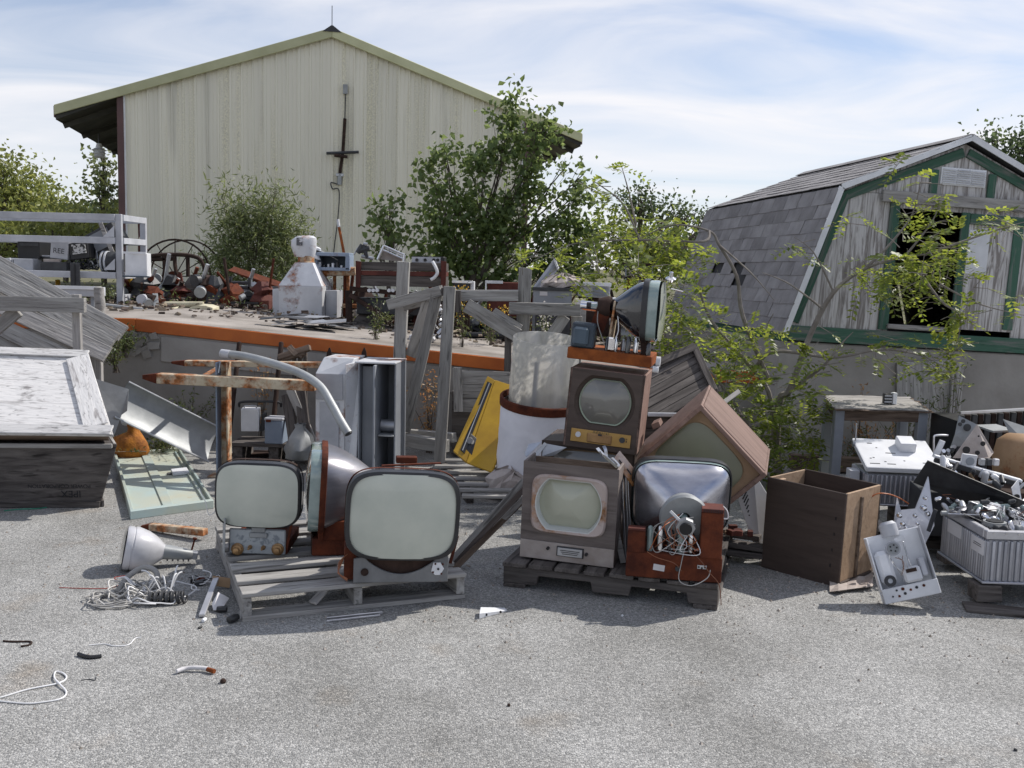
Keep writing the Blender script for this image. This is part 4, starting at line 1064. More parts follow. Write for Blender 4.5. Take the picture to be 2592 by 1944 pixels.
# big front set
o = G(1014, 1472, .135); X = FR(o, 10, 1.0)
tcn = thing('television_chassis', 'largest grey green picture tube over a curved grey panel with white dial', 'television', X)
crt(tcn, .525, .42, .38, T(0, -.03, .325) @ RX(1) @ RY(1.5), 'screen_green', strap='rust', funnel='funnel_metal')
aa_ = [i / 20 for i in range(21)]
poly = [(-.222, 0), (.222, 0), (.222, .125), (.175, .125)] + [(.175 - .35 * t, .125 - .085 * math.sin(math.pi * t)**.8) for t in aa_[1:-1]] + [(-.175, .125), (-.222, .115)]
b = MB(); b.prism(poly, .012, Mx(((1, 0, 0, 0), (0, 0, -1, 0), (0, 1, 0, 0), (0, 0, 0, 1)))); b.build('front_panel', 'panel_grey', tcn, None, .002)
disc(tcn, 'socket_hole', (-.17, -.014, .052), .018, .006, 'rust_dark')
b = MB(); b.prism([(-.03, -.012), (-.012, -.03), (.012, -.03), (.03, 0), (.012, .03), (-.022, .03)], .003, T(.172, -.016, .066) @ RX(90)); b.build('dial_plate', 'white_clean', tcn)
disc(tcn, 'dial_spindle', (.174, -.022, .066), .005, .012, 'black')
for q in ((.15, .05), (.195, .088), (.16, .09), (.19, .042)): disc(tcn, 'rivet', (q[0], -.020, q[1]), .0045, .004, 'rust')
bx(tcn, 'chassis_pan', (0, .20, .05), (.43, .36, .095), 'rust', None, .005)
bx(tcn, 'chassis_wall', (0, .02, .10), (.42, .01, .20), 'rust_dark', None, .003)
bx(tcn, 'tuner_box', (-.235, .10, .08), (.06, .16, .15), 'rust', None, .004)
bx(tcn, 'top_bracket', (.02, .14, .56), (.10, .05, .03), 'rust', None, .003)
MB().beam((-.10, .08, .54), (.18, .08, .555), .02, .006).build('top_strap', 'rust', tcn)
MB().beam((.235, .02, .08), (.262, .0, .22), .015, .006, (0, 1, 0)).build('side_clip', 'rust', tcn)
for k in range(4):
    b = MB(); tubeo(tcn, 'lead_wire', smooth_path([(-.25, .02 + k * .02, .13), (-.29, -.02, .10 - .012 * k), (-.285, -.04, .05), (-.25, -.02, .012 + .004 * k)]), .0026, 'brown_wire', 5)

# ---- middle pallet, its stack and the loose tube
PX2 = FR(G(1273, 1484), -16)
pallet('pallet', 'dark notched pallet under the stacked television cabinets', PX2, 1.08, 1.15, 8, 'wood_dark', along='y', bw=.115)
def tvface(root, W, H, shape, dz, cab, mask, glass, rim=None, mdepth=.03, bulge=.035, rimw=1.06, sx_=0):
    aa = angs(64, W, H)
    w, h, fn = shape
    b = MB(); b.loft([sec(rectf(W, H), 0, aa), sec(fn(w * rimw, h * rimw), 0, aa, sx_, dz)], None, smooth=False); b.build('front_panel', cab, root, None, 0)
    b = MB(); b.loft([sec(fn(w * rimw, h * rimw), 0, aa, sx_, dz), sec(fn(w * rimw * .985, h * rimw * .985), .010, aa, sx_, dz), sec(fn(w, h), mdepth, aa, sx_, dz)]); b.build('screen_mask', mask, root)
    if rim:
        b = MB(); b.loft([sec(fn(w * 1.0, h * 1.0), mdepth - .006, aa, sx_, dz), sec(fn(w * .985, h * .985), mdepth - .010, aa, sx_, dz), sec(fn(w * .945, h * .945), mdepth - .004, aa, sx_, dz), sec(fn(w * .94, h * .94), mdepth + .004, aa, sx_, dz)]); b.build('screen_rim', rim, root)
    b = MB(); b.loft([sec(fn(w * 1.0 * r, h * 1.0 * r), mdepth - bulge * (1 - r * r), aa, sx_, dz) for r in (.02, .25, .5, .75, .9, 1.0)], None, cap0=True); b.build('screen', glass, root)
def cabinet(root, W, H, D, m, t=.014, open_top=False):
    for s_ in (-1, 1):
        bx(root, 'side_panel', (s_ * (W / 2 - t / 2), D / 2, 0), (t, D, H), m, None, .003)
    if not open_top: bx(root, 'top_panel', (0, D / 2, H / 2 - t / 2 + .001), (W - 2 * t - .002, D - .002, t), m, None, .003)
    bx(root, 'base_panel', (0, D / 2, -H / 2 + t / 2 + .001), (W - 2 * t - .002, D - .002, t), m, None, .003)
    bx(root, 'back_panel', (0, D - .006, 0), (W - 2 * t - .004, .006, H - 2 * t - .004), 'wood_brown', None, 0)

# lower front set
o = G(1433, 1423, .136); X = FR(o, -15, 1.5, 2) @ T(0, 0, .255)
t1 = thing('television_cabinet', 'peeling grey cabinet television with rust stained bezel at the foot of the stack', 'television', X)
cabinet(t1, .49, .51, .20, 'cabinet_grey', open_top=True)
W, H = .49, .41
aa = angs(64, W, H)
b = MB(); b.loft([sec(rectf(W, H), -.004, aa, 0, .05), sec(sup(.39, .305, 6), -.004, aa, 0, .045)], None, smooth=False); b.build('front_panel', 'cabinet_grey', t1)
b = MB(); b.loft([sec(sup(.39, .305, 6), -.004, aa, 0, .045), sec(sup(.388, .303, 6), -.016, aa, 0, .045), sec(sup(.372, .29, 6), -.024, aa, 0, .045), sec(flatc(.345, .268), -.020, aa, 0, .045)]); b.build('bezel', 'bezel_rust', t1)
b = MB(); b.loft([sec(flatc(.345, .268), -.020, aa, 0, .045), sec(flatc(.335, .26), -.018, aa, 0, .045), sec(flatc(.318, .24), .026, aa, 0, .045)]); b.build('screen_mask', 'mask_white', t1)
b = MB(); b.loft([sec(flatc(.33 * r, .25 * r), .028 - .035 * (1 - r * r), aa, -.006, .045) for r in (.02, .25, .5, .75, .9, 1.0)], None, cap0=True); b.build('screen', 'screen_pale', t1)
bx(t1, 'lower_panel', (0, -.002, -.205), (.488, .014, .095), 'bezel_rust' if False else 'paper_dirty', None, .002)
bx(t1, 'badge_frame', (.02, -.012, -.196), (.140, .010, .052), 'dark_metal', None, .002)
bx(t1, 'badge_plate', (.02, -.018, -.197), (.128, .006, .042), 'galv', None, .001)
for k in range(3): bx(t1, 'badge_line', (.02, -.0225, -.188 - k * .009), (.10 - .01 * k, .002, .003), 'dark_metal', None, 0)
disc(t1, 'control_stub', (-.095, -.014, -.188), .008, .02, 'black'); disc(t1, 'control_stub', (.105, -.014, -.196), .008, .02, 'black')

# dark set hidden behind it, carrying the upper one
X = FR(A(1500, 1300, 5.62), -14, 2)
X = Mx.Translation(V((X.translation.x, X.translation.y, .136 + .27))) @ RZ(-14) @ RY(1)
t1b = thing('television_cabinet', 'dark cabinet with a gold arched bezel squeezed behind the grey cabinet', 'television', X @ T(.0, -.27, 0))
cabinet(t1b, .52, .54, .42, 'cabinet_brown')
tvface(t1b, .52, .54, (.42, .36, lambda w, h: sup(w, h, 5)), .04, 'cabinet_brown', 'gold', 'screen_grey', None, .03, .03)

# upper set
pm = A(1517, 1139, 5.28); X = FR(pm, -13, 4.2) @ T(0, 0, .215)
t2 = thing('television_cabinet', 'dark brown table television with gold control panel, second from top of the stack', 'television', X)
cabinet(t2, .405, .43, .40, 'cabinet_rose')
tvface(t2, .405, .43, (.285, .245, lambda w, h: flatc(w, h)), .045, 'cabinet_brown', 'cabinet_brown', 'screen_grey', 'bezel_pale', .028, .03, 1.16)
bx(t2, 'control_panel', (0, -.006, -.148), (.325, .010, .070), 'gold', None, .001)
bx(t2, 'control_flap', (-.005, -.014, -.152), (.135, .012, .050), 'brass', None, .005)
bx(t2, 'flap_notch', (-.003, -.021, -.130), (.02, .004, .010), 'dark_metal', None, 0)
disc(t2, 'control_knob', (-.122, -.016, -.142), .0145, .012, 'white_clean'); disc(t2, 'control_knob', (.118, -.014, -.143), .0155, .008, 'dark_metal')
for z in (-.135, -.145, -.151): disc(t2, 'control_mark', (.141, -.012, z), .0028, .003, 'black', None, 8)
text(t2, 'brand_script', 'A d m i r a l', .018, 'dark_metal', T(0, -.0125, -.1245) @ RX(90))
bx(t2, 'rear_foot', (.20, .28, -.20), (.045, .16, .03), 'cabinet_rose', RY(-30), .002)

# rusty chassis with a black tube, on top
pm = A(1540, 918, 5.30); X = FR(pm, -13, 4.5)
t3 = thing('television_chassis', 'orange rusted chassis with a glossy black picture tube crowning the stack', 'television', X)
MB().box((0, .16, .03), (.455, .34, .062)).build('chassis_pan', 'rust_orange', t3, None, .004)
crt(t3, .375, .335, .28, T(.225, .13, .300) @ RZ(90) @ RX(-2), 'screen_green', band=None, funnel='black_glass', e=4, nr=.018, neck=.09, yoke=True, bulge=.035, strap='rubber')
b = MB(); b.beam((-.02, .14, .06), (-.01, .14, .33), .16, .012, (1, 0, 0)); b.build('yoke_bracket', 'rust_cream', t3, None, .002)
MB().beam((-.10, .10, .16), (-.06, .10, .31), .08, .01, (0, 1, 0)).build('bracket_plate', 'rust', t3)
MB().beam((.045, .06, .30), (.07, .05, .21), .04, .006, (0, 1, 0)).build('clip_plate', 'galv_dull', t3)
bx(t3, 'power_transformer', (-.155, .05, .13), (.125, .10, .135), 'blue_dark', None, .008); bx(t3, 'transformer_bell', (-.165, -.008, .125), (.085, .03, .10), 'blue_dark', None, .012)
disc(t3, 'focus_coil', (-.03, .14, .285), .045, .05, 'rust_dark', None, 20, 'X')
disc(t3, 'ion_trap', (-.16, .14, .285), .027, .09, 'chrome', None, 16, 'X')
for k in range(7):
    b = MB(); hh = rnd.uniform(.045, .08); b.lathe([(.014, 0), (.014, hh), (.009, hh + .014), (0, hh + .017)], 12)
    b.build('valve', ('black_glass', 'chrome', 'galv')[k % 3], t3, T(-.02 + k * .037, .03 + .05 * (k % 3), .062))
bx(t3, 'filter_can', (.0, .02, .10), (.04, .04, .075), 'chrome', None, .008)
MB().beam((.19, .06, .06), (.17, .07, .16), .05, .01, (0, 1, 0)).build('tube_cradle', 'rust_dark', t3)
disc(t3, 'tuner_dial', (.262, .03, .035), .028, .022, 'white_clean', None, 20, 'X'); disc(t3, 'tuner_dial', (.255, -.0, -.005), .018, .03, 'white_clean', None, 16, 'X')
tubeo(t3, 'anode_lead', smooth_path([(.09, .05, .215), (.12, .04, .195), (.16, .03, .20), (.185, .03, .215)]), .003, 'white_wire', 5)
tubeo(t3, 'lead_wire', smooth_path([(-.10, .1, .28), (-.09, .06, .2), (-.04, .04, .1), (-.02, .04, .07)]), .003, 'grey_wire', 5)
tubeo(t3, 'lead_wire', smooth_path([(.0, .08, .30), (.03, .03, .18), (.01, .02, .1), (.03, .03, .06)]), .003, 'white_wire', 5)
b = MB(); b.lathe([(0, 0), (.02, .004), (.03, .02), (.012, .03), (.012, .055), (0, .06)], 12); b.build('scrap_fitting', 'chrome', t3, T(.27, .10, .463) @ RX(20))
bx(t3, 'scrap_bracket', (.25, .08, .463), (.07, .04, .008), 'chrome', RY(8))

# console television balanced on its corner
pc = A(1776, 1021, 5.32)
X = Mx.Translation(pc) @ RZ(-16) @ RX(7) @ RY(45.5) @ T(.26, 0, -.26)
t4 = thing('console_television', 'reddish wood console television tipped on its corner beside the stack', 'television', X)
cabinet(t4, .52, .52, .46, 'cabinet_rose', .016)
for s_, d in (((0, -.014, .245), (.50, .03, .024)), ((0, -.014, -.245), (.50, .03, .024)), ((.248, -.014, 0), (.024, .03, .52)), ((-.248, -.014, 0), (.024, .03, .52))):
    bx(t4, 'front_frame', s_, d, 'cabinet_rose', None, .003)
aa = angs(64, 1, 1)
b = MB(); b.loft([sec(rectf(.476, .476), .004, aa), sec(sup(.45, .40, 4), .016, aa, -.01, 0), sec(sup(.43, .385, 4), .030, aa, -.01, 0)]); b.build('screen_mask', 'mask_tan', t4)
b = MB(); b.loft([sec(sup(.435 * r, .39 * r, 2 + 2 * r), .032 - .035 * (1 - r * r), aa, -.01, 0) for r in (.02, .25, .5, .75, .9, 1)], None, cap0=True); b.build('screen', 'screen_olive', t4)

# back view of a tube on a rusty chassis
o = G(1703, 1463, .136); X = FR(o, -9, .5)
t5 = thing('television_chassis', 'rusty chassis seen from behind with a bright steel picture tube cone and tangled wires', 'television', X)
crt(t5, .50, .40, .26, T(.02, .30, .355) @ RZ(184) @ RX(-12), 'screen_olive', funnel='funnel_bright', band='rubber', yoke=False, neck=.10, nr=.02, e=5, flare=.9)
XY = T(.02, .30, .355) @ RZ(184) @ RX(-12)
b = MB(); b.lathe([(.03, .05), (.112, .05), (.12, .035), (.10, -.03), (.03, -.035)], 36, XY @ T(0, .235, 0) @ RX(-90)); b.build('deflection_yoke', 'galv_dull', t5)
b = MB(); b.lathe([(.022, -.012), (.046, -.012), (.048, 0), (.046, .016), (.024, .018)], 8, XY @ T(0, .375, 0) @ RX(-90)); b.build('focus_magnet', 'galv', t5)
b = MB(); b.lathe([(0, 0), (.030, 0), (.030, .02), (0, .02)], 20, XY @ T(0, .385, 0) @ RX(-90)); b.build('tube_socket', 'black', t5)
MB().beam(XY @ V((.03, .37, .03)), XY @ V((.075, .36, .07)), .012, .012).build('magnet_lever', 'white_clean', t5)
bx(t5, 'chassis_pan', (0, .13, .062), (.46, .32, .123), 'rust', None, .004)
bx(t5, 'high_voltage_cage', (.172, .02, .235), (.105, .13, .225), 'rust', None, .004)
MB().box((0, 0, 0), (.105, .13, .018)).build('cage_lid', 'rusty_red', t5, T(.172, .02, .357), .002)
for k in range(11): bx(t5, 'cage_slot', (.130 + k * .0085, -.046, .357), (.003, .003, .016), 'black', None, 0)
bx(t5, 'side_upright', (-.185, .0, .175), (.085, .06, .11), 'rust', None, .004); bx(t5, 'upright_cap', (-.185, .0, .236), (.085, .06, .012), 'rusty_red', None, .002)
for k in range(9):
    b = MB(); hh = rnd.uniform(.06, .115); b.lathe([(.016, 0), (.016, hh), (.010, hh + .016), (0, hh + .02)], 12)
    b.build('valve', ('glass_edge', 'chrome', 'black_glass')[k % 3], t5, T(-.12 + (k % 5) * .05, .02 + .07 * (k // 5), .124))
bx(t5, 'torn_label', (-.075, -.031, .048), (.055, .002, .030), 'paper', RY(6), 0); bx(t5, 'socket_plate', (.135, -.032, .075), (.045, .004, .018), 'galv', None, .001)
for k in range(3): disc(t5, 'socket_hole', (.120 + k * .015, -.0345, .075 - .004 * (k % 2)), .005, .002, 'black', None, 10)
disc(t5, 'control_shaft', (.02, -.036, .06), .012, .02, 'dark_metal')
for k in range(16):
    a = rnd.uniform(0, 6.28); p = XY @ V((.05 * math.cos(a), .33, .05 * math.sin(a)))
    q = V((rnd.uniform(-.12, .12), rnd.uniform(-.02, .04), rnd.uniform(.125, .16)))
    m1 = (p + q) / 2 + V((rnd.uniform(-.13, .13), rnd.uniform(-.10, -.03), rnd.uniform(-.06, .06)))
    tubeo(t5, 'hook_up_wire', smooth_path([p, m1, q], 8), .0022, ('brown_wire', 'grey_wire', 'orange_wire', 'white_wire')[k % 4], 5)
tubeo(t5, 'hanging_wire', smooth_path([(.05, -.02, .16), (.035, -.06, .09), (.03, -.06, .01), (.09, -.08, -.005), (.16, -.06, .03), (.175, -.05, .07)]), .0025, 'grey_wire', 5)
tubeo(t5, 'hanging_wire', smooth_path([(.07, -.02, .16), (.13, -.06, .11), (.17, -.06, .06), (.22, -.05, -.0), (.235, -.05, -.10)]), .0022, 'brown_wire', 5)
tubeo(t5, 'hanging_wire', smooth_path([(-.13, -.03, .13), (-.08, -.05, .11), (0, -.05, .09), (.04, -.04, .05)]), .002, 'brown_wire', 5)
tubeo(t5, 'anode_lead', smooth_path([(.215, .1, .36), (.245, .08, .335), (.25, .07, .30), (.225, .06, .30)]), .004, 'white_wire', 6)
# ================================================================== yard level, left and middle
# ---- loose tube lying on the ground
q0, q1 = G(322, 1440), G(455, 1430)
dirv = (q1 - q0); dirv.z = 0; yaw = math.degrees(math.atan2(dirv.y, dirv.x)) - 90
X = Mx.Translation(V((q0.x, q0.y, .115))) @ RZ(yaw) @ RX(-11)
lt = thing('loose_picture_tube', 'loose silvery picture tube lying on the asphalt beside the cable heap', 'picture tube', X)
aa = [2 * math.pi * k / 40 for k in range(40)]
b = MB(); b.loft([[(q[0], -.03 + (q[0]**2 + q[2]**2) / 1.1, q[2]) for q in sec(sup(.235 * r, .215 * r, 2.6), 0, aa)] for r in (.02, .3, .6, .85, 1)], None, cap0=True); b.build('screen', 'screen_grey', lt)
b = MB(); b.loft([sec(sup(w, h, 2.6), y, aa) for w, h, y in ((.23, .21, -.01), (.24, .22, 0), (.24, .22, .022), (.232, .212, .024), (.232, .212, .03), (.24, .22, .032), (.238, .218, .05), (.21, .19, .10), (.16, .15, .14), (.10, .095, .175), (.075, .072, .19), (.07, .066, .21))]); b.build('funnel', 'funnel_dusty', lt)
b = MB(); b.loft([sec(sup(w, h, 3), y, aa) for w, h, y in ((.085, .075, .185), (.075, .065, .25), (.055, .05, .33), (.045, .04, .335))], None, cap1=True); b.build('neck_sleeve', 'galv_dull', lt)
for k in range(5): bx(lt, 'sleeve_rib', (0, .21 + k * .027, -.036 + k * .002), (.07 - k * .004, .006, .008), 'dark_metal', None, 0)
bx(lt, 'tube_socket', (0, .345, 0), (.045, .03, .04), 'galv', None, .004)
b = MB(); b.tube([(.0, .325, .02), (.0, .33, .085)], .005, 8); b.build('bolt', 'rust', lt)
disc(lt, 'bolt_head', (0, .33, .088), .011, .01, 'rust', None, 10, 'Z')

# ---- cable heap and coiled cord
hc = G(355, 1520); hc.z = .0
ch = thing('cable_heap', 'heap of tangled pale grey cables beside the loose tube', 'cables', hc)
def loopy(cx, cy, r, n, hgt, sx_=1.4):
    pts = []; ph = rnd.uniform(0, 6.28)
    for i in range(n):
        a = ph + i * .55; rr = r * rnd.uniform(.75, 1.15)
        pts.append(V((cx + rr * math.cos(a) * sx_, cy + rr * math.sin(a), .008 + abs(rnd.gauss(0, hgt)))))
    return smooth_path(pts, 4)
for k in range(12):
    tubeo(ch, 'cable', loopy(rnd.uniform(-.05, .10), rnd.uniform(-.03, .09), rnd.uniform(.05, .11), 18, .03), rnd.choice((.003, .004, .0035)), ('grey_wire', 'white_wire', 'grey_wire')[k % 3], 5)
for k in range(7):
    tubeo(ch, 'cable', loopy(-.10, -.03, .07 + .008 * k, 14, .012, 1.3), .0035, 'grey_wire', 5)
for k in range(9):
    p = V((rnd.uniform(-.05, .16), rnd.uniform(0, .1), .05)); d = V((rnd.uniform(-.1, .1), rnd.uniform(-.03, .1), rnd.uniform(.02, .09)))
    tubeo(ch, 'cable_end', smooth_path([p, p + d * .6 + V((0, 0, .02)), p + d]), .004, 'white_wire', 5)
tubeo(ch, 'thick_hose', smooth_path([V((-.13, .05, .02)), V((-.11, .12, .07)), V((-.04, .15, .115)), V((.03, .13, .10)), V((.06, .07, .04))]), .014, 'grey_wire', 10)
pts = [V((.06 + .16 * t + .004 * math.sin(40 * t), -.055 + .035 * t + .026 * math.cos(t * 2 * math.pi * 13), .030 + .026 * math.sin(t * 2 * math.pi * 13))) for t in [i / 180 for i in range(181)]]
cc = thing('coiled_cord', 'dark coiled telephone style cord lying against the cable heap', 'cord', hc)
tubeo(cc, 'coil', pts, .0055, 'dark_metal', 6)
rw = thing('red_wire', 'thin red wire trailing over the asphalt from the loose tube', 'wire', G(250, 1485))
tubeo(rw, 'wire', smooth_path([G(150, 1487, .004), G(200, 1489, .004), G(270, 1489, .004), G(305, 1478, .004), (G(290, 1462, .01)), G(330, 1455, .015), G(350, 1440, .02)]), .0022, 'red_wire', 5, world=True)
# litter beside the pallet corner
ls_ = thing('metal_strip', 'pale metal strip leaning on the corner of the slatted pallet', 'strip', G(515, 1560))
MB().beam(G(511, 1558, .012), G(548, 1462, .05), .028, .014).build('strip', 'alu', ls_, None, .002, True)
sp = thing('paper_scrap', 'torn grey card scrap beside the slatted pallet', 'scrap', G(555, 1535))
b = MB(); P = [G(536, 1530, .02), G(552, 1500, .06), G(580, 1515, .03), G(570, 1530, .015), G(560, 1545, .008), G(540, 1545, .01)]
b.add([tuple(p) for p in P] + [tuple(p + V((0, 0, .003))) for p in P], [tuple(reversed(range(6))), tuple(range(6, 12))] + [(i, (i + 1) % 6, 6 + (i + 1) % 6, 6 + i) for i in range(6)]); b.build('card', 'paper', sp, None, 0, True)
cs2 = thing('cardboard_scrap', 'brown cardboard scrap tucked against the pallet side', 'scrap', G(560, 1490))
b = MB(); b.box((0, 0, 0), (.09, .05, .004)); b.build('card', 'cardboard', cs2, T(0, 0, .035) @ RX(50) @ RY(20))
jb = thing('mixed_fittings', 'little pile of dark wire and fittings between cables and pallet', 'fittings', G(505, 1475))
for k in range(7):
    p = V((rnd.uniform(-.06, .08), rnd.uniform(-.06, .05), .012)); bx(jb, 'fitting', tuple(p), (rnd.uniform(.02, .06), .02, .022), ('dark_metal', 'black', 'rust', 'galv')[k % 4], RZ(rnd.uniform(0, 90)))
for k in range(6): tubeo(jb, 'wire_loop', loopy(rnd.uniform(-.03, .05), 0, .045, 9, .012), .0025, ('grey_wire', 'rubber', 'white_wire')[k % 3], 5)
tubeo(jb, 'pale_lead', smooth_path([V((.0, .05, .05)), V((.05, .03, .04)), V((.045, -.05, .015)), V((-.01, -.06, .01)), V((.0, -.12, .006)), V((.04, -.13, .005))]), .0028, 'white_wire', 5)
for lab, px, py, sz, m in (('small porcelain fuse on the asphalt by the pallet corner', 517, 1574, .03, 'white_clean'), ('tiny black plug on the asphalt by the pallet corner', 507, 1591, .02, 'black'), ('black rubber loop under the pallet corner', 590, 1575, .06, 'rubber'), ('black crumpled rag at the pallet corner', 562, 1550, .05, 'rubber')):
    t = thing('debris_bit', lab, 'debris', G(px, py))
    b = MB(); b.lathe([(0, -sz * .5), (sz * .25, -sz * .45), (sz * .32, 0), (sz * .25, sz * .45), (0, sz * .5)], 10, T(0, 0, sz * .3) @ RZ(rnd.uniform(0, 180)) @ RX(90)); b.build('body', m, t)
# white foil trim in front of pallet
tr = thing('trim_strip', 'bright folded aluminium trim strip lying before the slatted pallet', 'trim', G(895, 1560))
b = MB(); b.beam(G(826, 1565, .008), G(968, 1550, .008), .016, .014); b.beam(G(826, 1572, .006), G(962, 1557, .006), .012, .010); b.build('strip', 'alu_bright', tr, None, .002, True)
wp = thing('white_bracket', 'white folded metal bracket with two holes alone on the asphalt', 'bracket', G(1240, 1560))
b = MB(); b.hexa([G(1213, 1567), G(1284, 1548), G(1278, 1542), G(1216, 1552)], [G(1213, 1567) + V((0, 0, .028)), G(1284, 1548) + V((0, 0, .008)), G(1278, 1542) + V((0, 0, .008)), G(1216, 1552) + V((0, 0, .030))]); b.build('body', 'white_clean', wp, None, .002, True)
for px, py in ((1231, 1556), (1267, 1549)):
    disc(wp, 'hole', tuple(WM[wp].inverted() @ (G(px, py + 6) + V((0, -.002, .012)))), .006, .003, 'black', None, 10)
# scattered litter in the foreground
wl = thing('white_rope', 'looped white cord on the asphalt at the left edge', 'cord', G(80, 1750))
tubeo(wl, 'cord', smooth_path([G(-40, 1775, .004), G(10, 1763, .004), G(70, 1745, .004), G(145, 1730, .004), G(168, 1717, .004), G(160, 1704, .005), G(141, 1700, .005), G(138, 1716, .008), G(152, 1732, .009), G(168, 1752, .004), G(155, 1768, .004), G(110, 1777, .004), G(60, 1780, .004), G(-40, 1770, .004)]), .0032, 'white_wire', 6, world=True)
wl = thing('white_string', 'short wavy white string on the asphalt', 'string', G(290, 1630))
tubeo(wl, 'string', smooth_path([G(225, 1633, .003), G(265, 1630, .003), G(290, 1635, .003), G(325, 1632, .003), G(342, 1616, .003), G(358, 1613, .003)]), .0022, 'white_wire', 5, world=True)
wl = thing('bent_hose', 'short bent pale hose end with rusty tip on the asphalt', 'hose', G(490, 1695))
tubeo(wl, 'hose', smooth_path([G(447, 1699, .012), G(470, 1692, .013), G(495, 1690, .016), G(520, 1692, .014), G(542, 1699, .012)]), .0085, 'paper', 10, world=True)
tubeo(wl, 'hose_end', [G(525, 1694, .0135), G(543, 1699.5, .012)], .0092, 'rust_orange', 10, world=True)
for lab, pts, r, m in (('curved black rubber strip on the asphalt', [(198, 1655), (215, 1661), (235, 1663), (257, 1660)], .008, 'rubber'), ('thin dark twig bent at one end on the asphalt', [(8, 1622), (35, 1624), (77, 1624), (74, 1632), (52, 1636)], .004, 'rust_dark'), ('faint dark wire curl beside the white cord', [(205, 1722), (225, 1719), (240, 1722), (243, 1713)], .0018, 'dark_metal')):
    t = thing('ground_litter', lab, 'litter', G(*pts[0])); tubeo(t, 'strip', smooth_path([G(p[0], p[1], r) for p in pts]), r, m, 7, world=True)
for lab, px, py, sz, m in (('brown nut shaped pebble right of the bent hose', 565, 1728, .022, 'rust_dark'), ('tiny dark pebble alone in the open foreground', 1288, 1787, .012, 'rust_dark'), ('small dark chip near the right edge of the foreground', 2570, 1900, .012, 'dark_metal'), ('white chip before the dark notched pallet', 1575, 1560, .012, 'white_clean')):
    t = thing('pebble', lab, 'pebble', G(px, py)); b = MB()
    b.lathe([(0, 0), (sz * .5, sz * .1), (sz * .55, sz * .4), (sz * .3, sz * .75), (0, sz * .8)], 9, RX(10)); b.build('body', m, t)

# ---- rusty pointed bar on the ground left of the pallet
rb = thing('rusty_bar', 'flat rusted pointed bar lying behind the slatted pallet', 'bar', G(440, 1335))
b = MB(); p, q = G(383, 1333, .03), G(520, 1347, .05); b.beam(p, q, .05, .04); b.build('bar', 'rust_cream', rb, None, .004, True)
b = MB(); b.hexa([p + V((0, -.025, -.02)), p + V((0, .025, -.02)), p + V((-.06, .01, -.01)), p + V((-.06, -.01, -.01))], [p + V((0, -.025, .02)), p + V((0, .025, .02)), p + V((-.06, .01, .005)), p + V((-.06, -.01, .005))]); b.build('tip', 'rust', rb, None, 0, True)

# ---- green metal door on the ground
gp = [G(330, 1316), G(541, 1287), G(462, 1155), G(288, 1163)]
X = Mx.Translation(gp[0])
gd = thing('metal_door', 'pale green steel door lying flat with a white handle plate', 'door', X)
x_ = (gp[1] - gp[0]); y_ = (gp[3] - gp[0]); lw, lh = x_.length, y_.length
DX = Mx((( x_.normalized().x, y_.normalized().x, 0, 0), (x_.normalized().y, y_.normalized().y, 0, 0), (0, 0, 1, 0), (0, 0, 0, 1)))
def gbox(name, u0, u1, v0, v1, z0, z1, m, bevel=.003):
    b = MB(); c = lambda u, v, z: DX @ V((u * lw, v * lh, z))
    b.hexa([c(u0, v0, z0), c(u1, v0, z0), c(u1, v1, z0), c(u0, v1, z0)], [c(u0, v0, z1), c(u1, v0, z1), c(u1, v1, z1), c(u0, v1, z1)]); return b.build(name, m, gd, None, bevel)
gbox('door_skin', .02, .98, .02, .98, .012, .024, 'green_panel')
gbox('edge_flange', 0, 1, 0, .025, .0, .055, 'green_panel'); gbox('edge_flange', 0, 1, .975, 1, .0, .055, 'green_panel'); gbox('edge_flange', 0, .04, .03, .97, 0, .055, 'green_panel'); gbox('edge_flange', .965, 1, .03, .97, 0, .055, 'green_panel')
gbox('stiffener', .40, .53, .04, .96, .026, .034, 'green_panel'); gbox('inner_rail', .90, .93, .04, .96, .026, .04, 'green_panel')
gbox('handle_plate', .70, .93, .50, .58, .027, .05, 'white_clean'); gbox('handle_tab', .63, .70, .53, .55, .028, .036, 'dark_metal')

# ---- dark printed crate with the white lidded crate on it, far left
cr0 = G(-560, 1318); 
yl = 6.35
def crp(px, py, Y): return A(px, py, Y)
lc = thing('shipping_crate', 'dark stained wooden crate with faded upside down print under the white lid', 'crate', G(100, 1285))
b = MB()
f = [V((-4.75, 6.12, 0)), V((-2.69, 6.36, 0)), V((-3.2, 7.35, 0)), V((-4.9, 7.15, 0))]
g = [V((-4.75, 6.10, .40)), V((-2.56, 6.34, .425)), V((-3.1, 7.35, .43)), V((-4.9, 7.15, .40))]
b.hexa(f, g); b.build('crate_body', 'wood_dark', lc, None, .006, True)
for z, hh in ((.415, .03), (.022, .04)):
    for (p, q) in ((f[0], f[1]), (f[1], f[2])):
        k = z / .41
        sft = V((.10, -.02, 0)) * k
        d = (q - p).normalized(); nn = V((d.y, -d.x, 0)) * .012
        board(lc, 'edge_batten', V((p.x, p.y, z)) + (sft if q is f[1] else sft) + nn, V((q.x, q.y, z)) + sft + nn, hh, .02, 'wood_dark' if z < .2 else 'wood_grey', (nn.x, nn.y, 0), True)
d = (f[1] - f[0]).normalized()
M['stencil'] = mat('stencil', (.028, .026, .03), (.02, .02, .022), rough=.9, bump=0, var=0)
def stencil(txt, px, py, size):
    p = A(px, py, 6.32); p = V((p.x, 0, p.z)); t_ = (p.x - f[0].x) / (f[1].x - f[0].x)
    p.y = f[0].y + (f[1].y - f[0].y) * t_ - .006 - .02 * p.z / .4
    ang_ = math.degrees(math.atan2(d.y, d.x))
    text(lc, 'stencil_text', txt, size, 'stencil', WM[lc].inverted() @ Mx.Translation(p) @ RZ(ang_) @ RX(92) @ RZ(180))
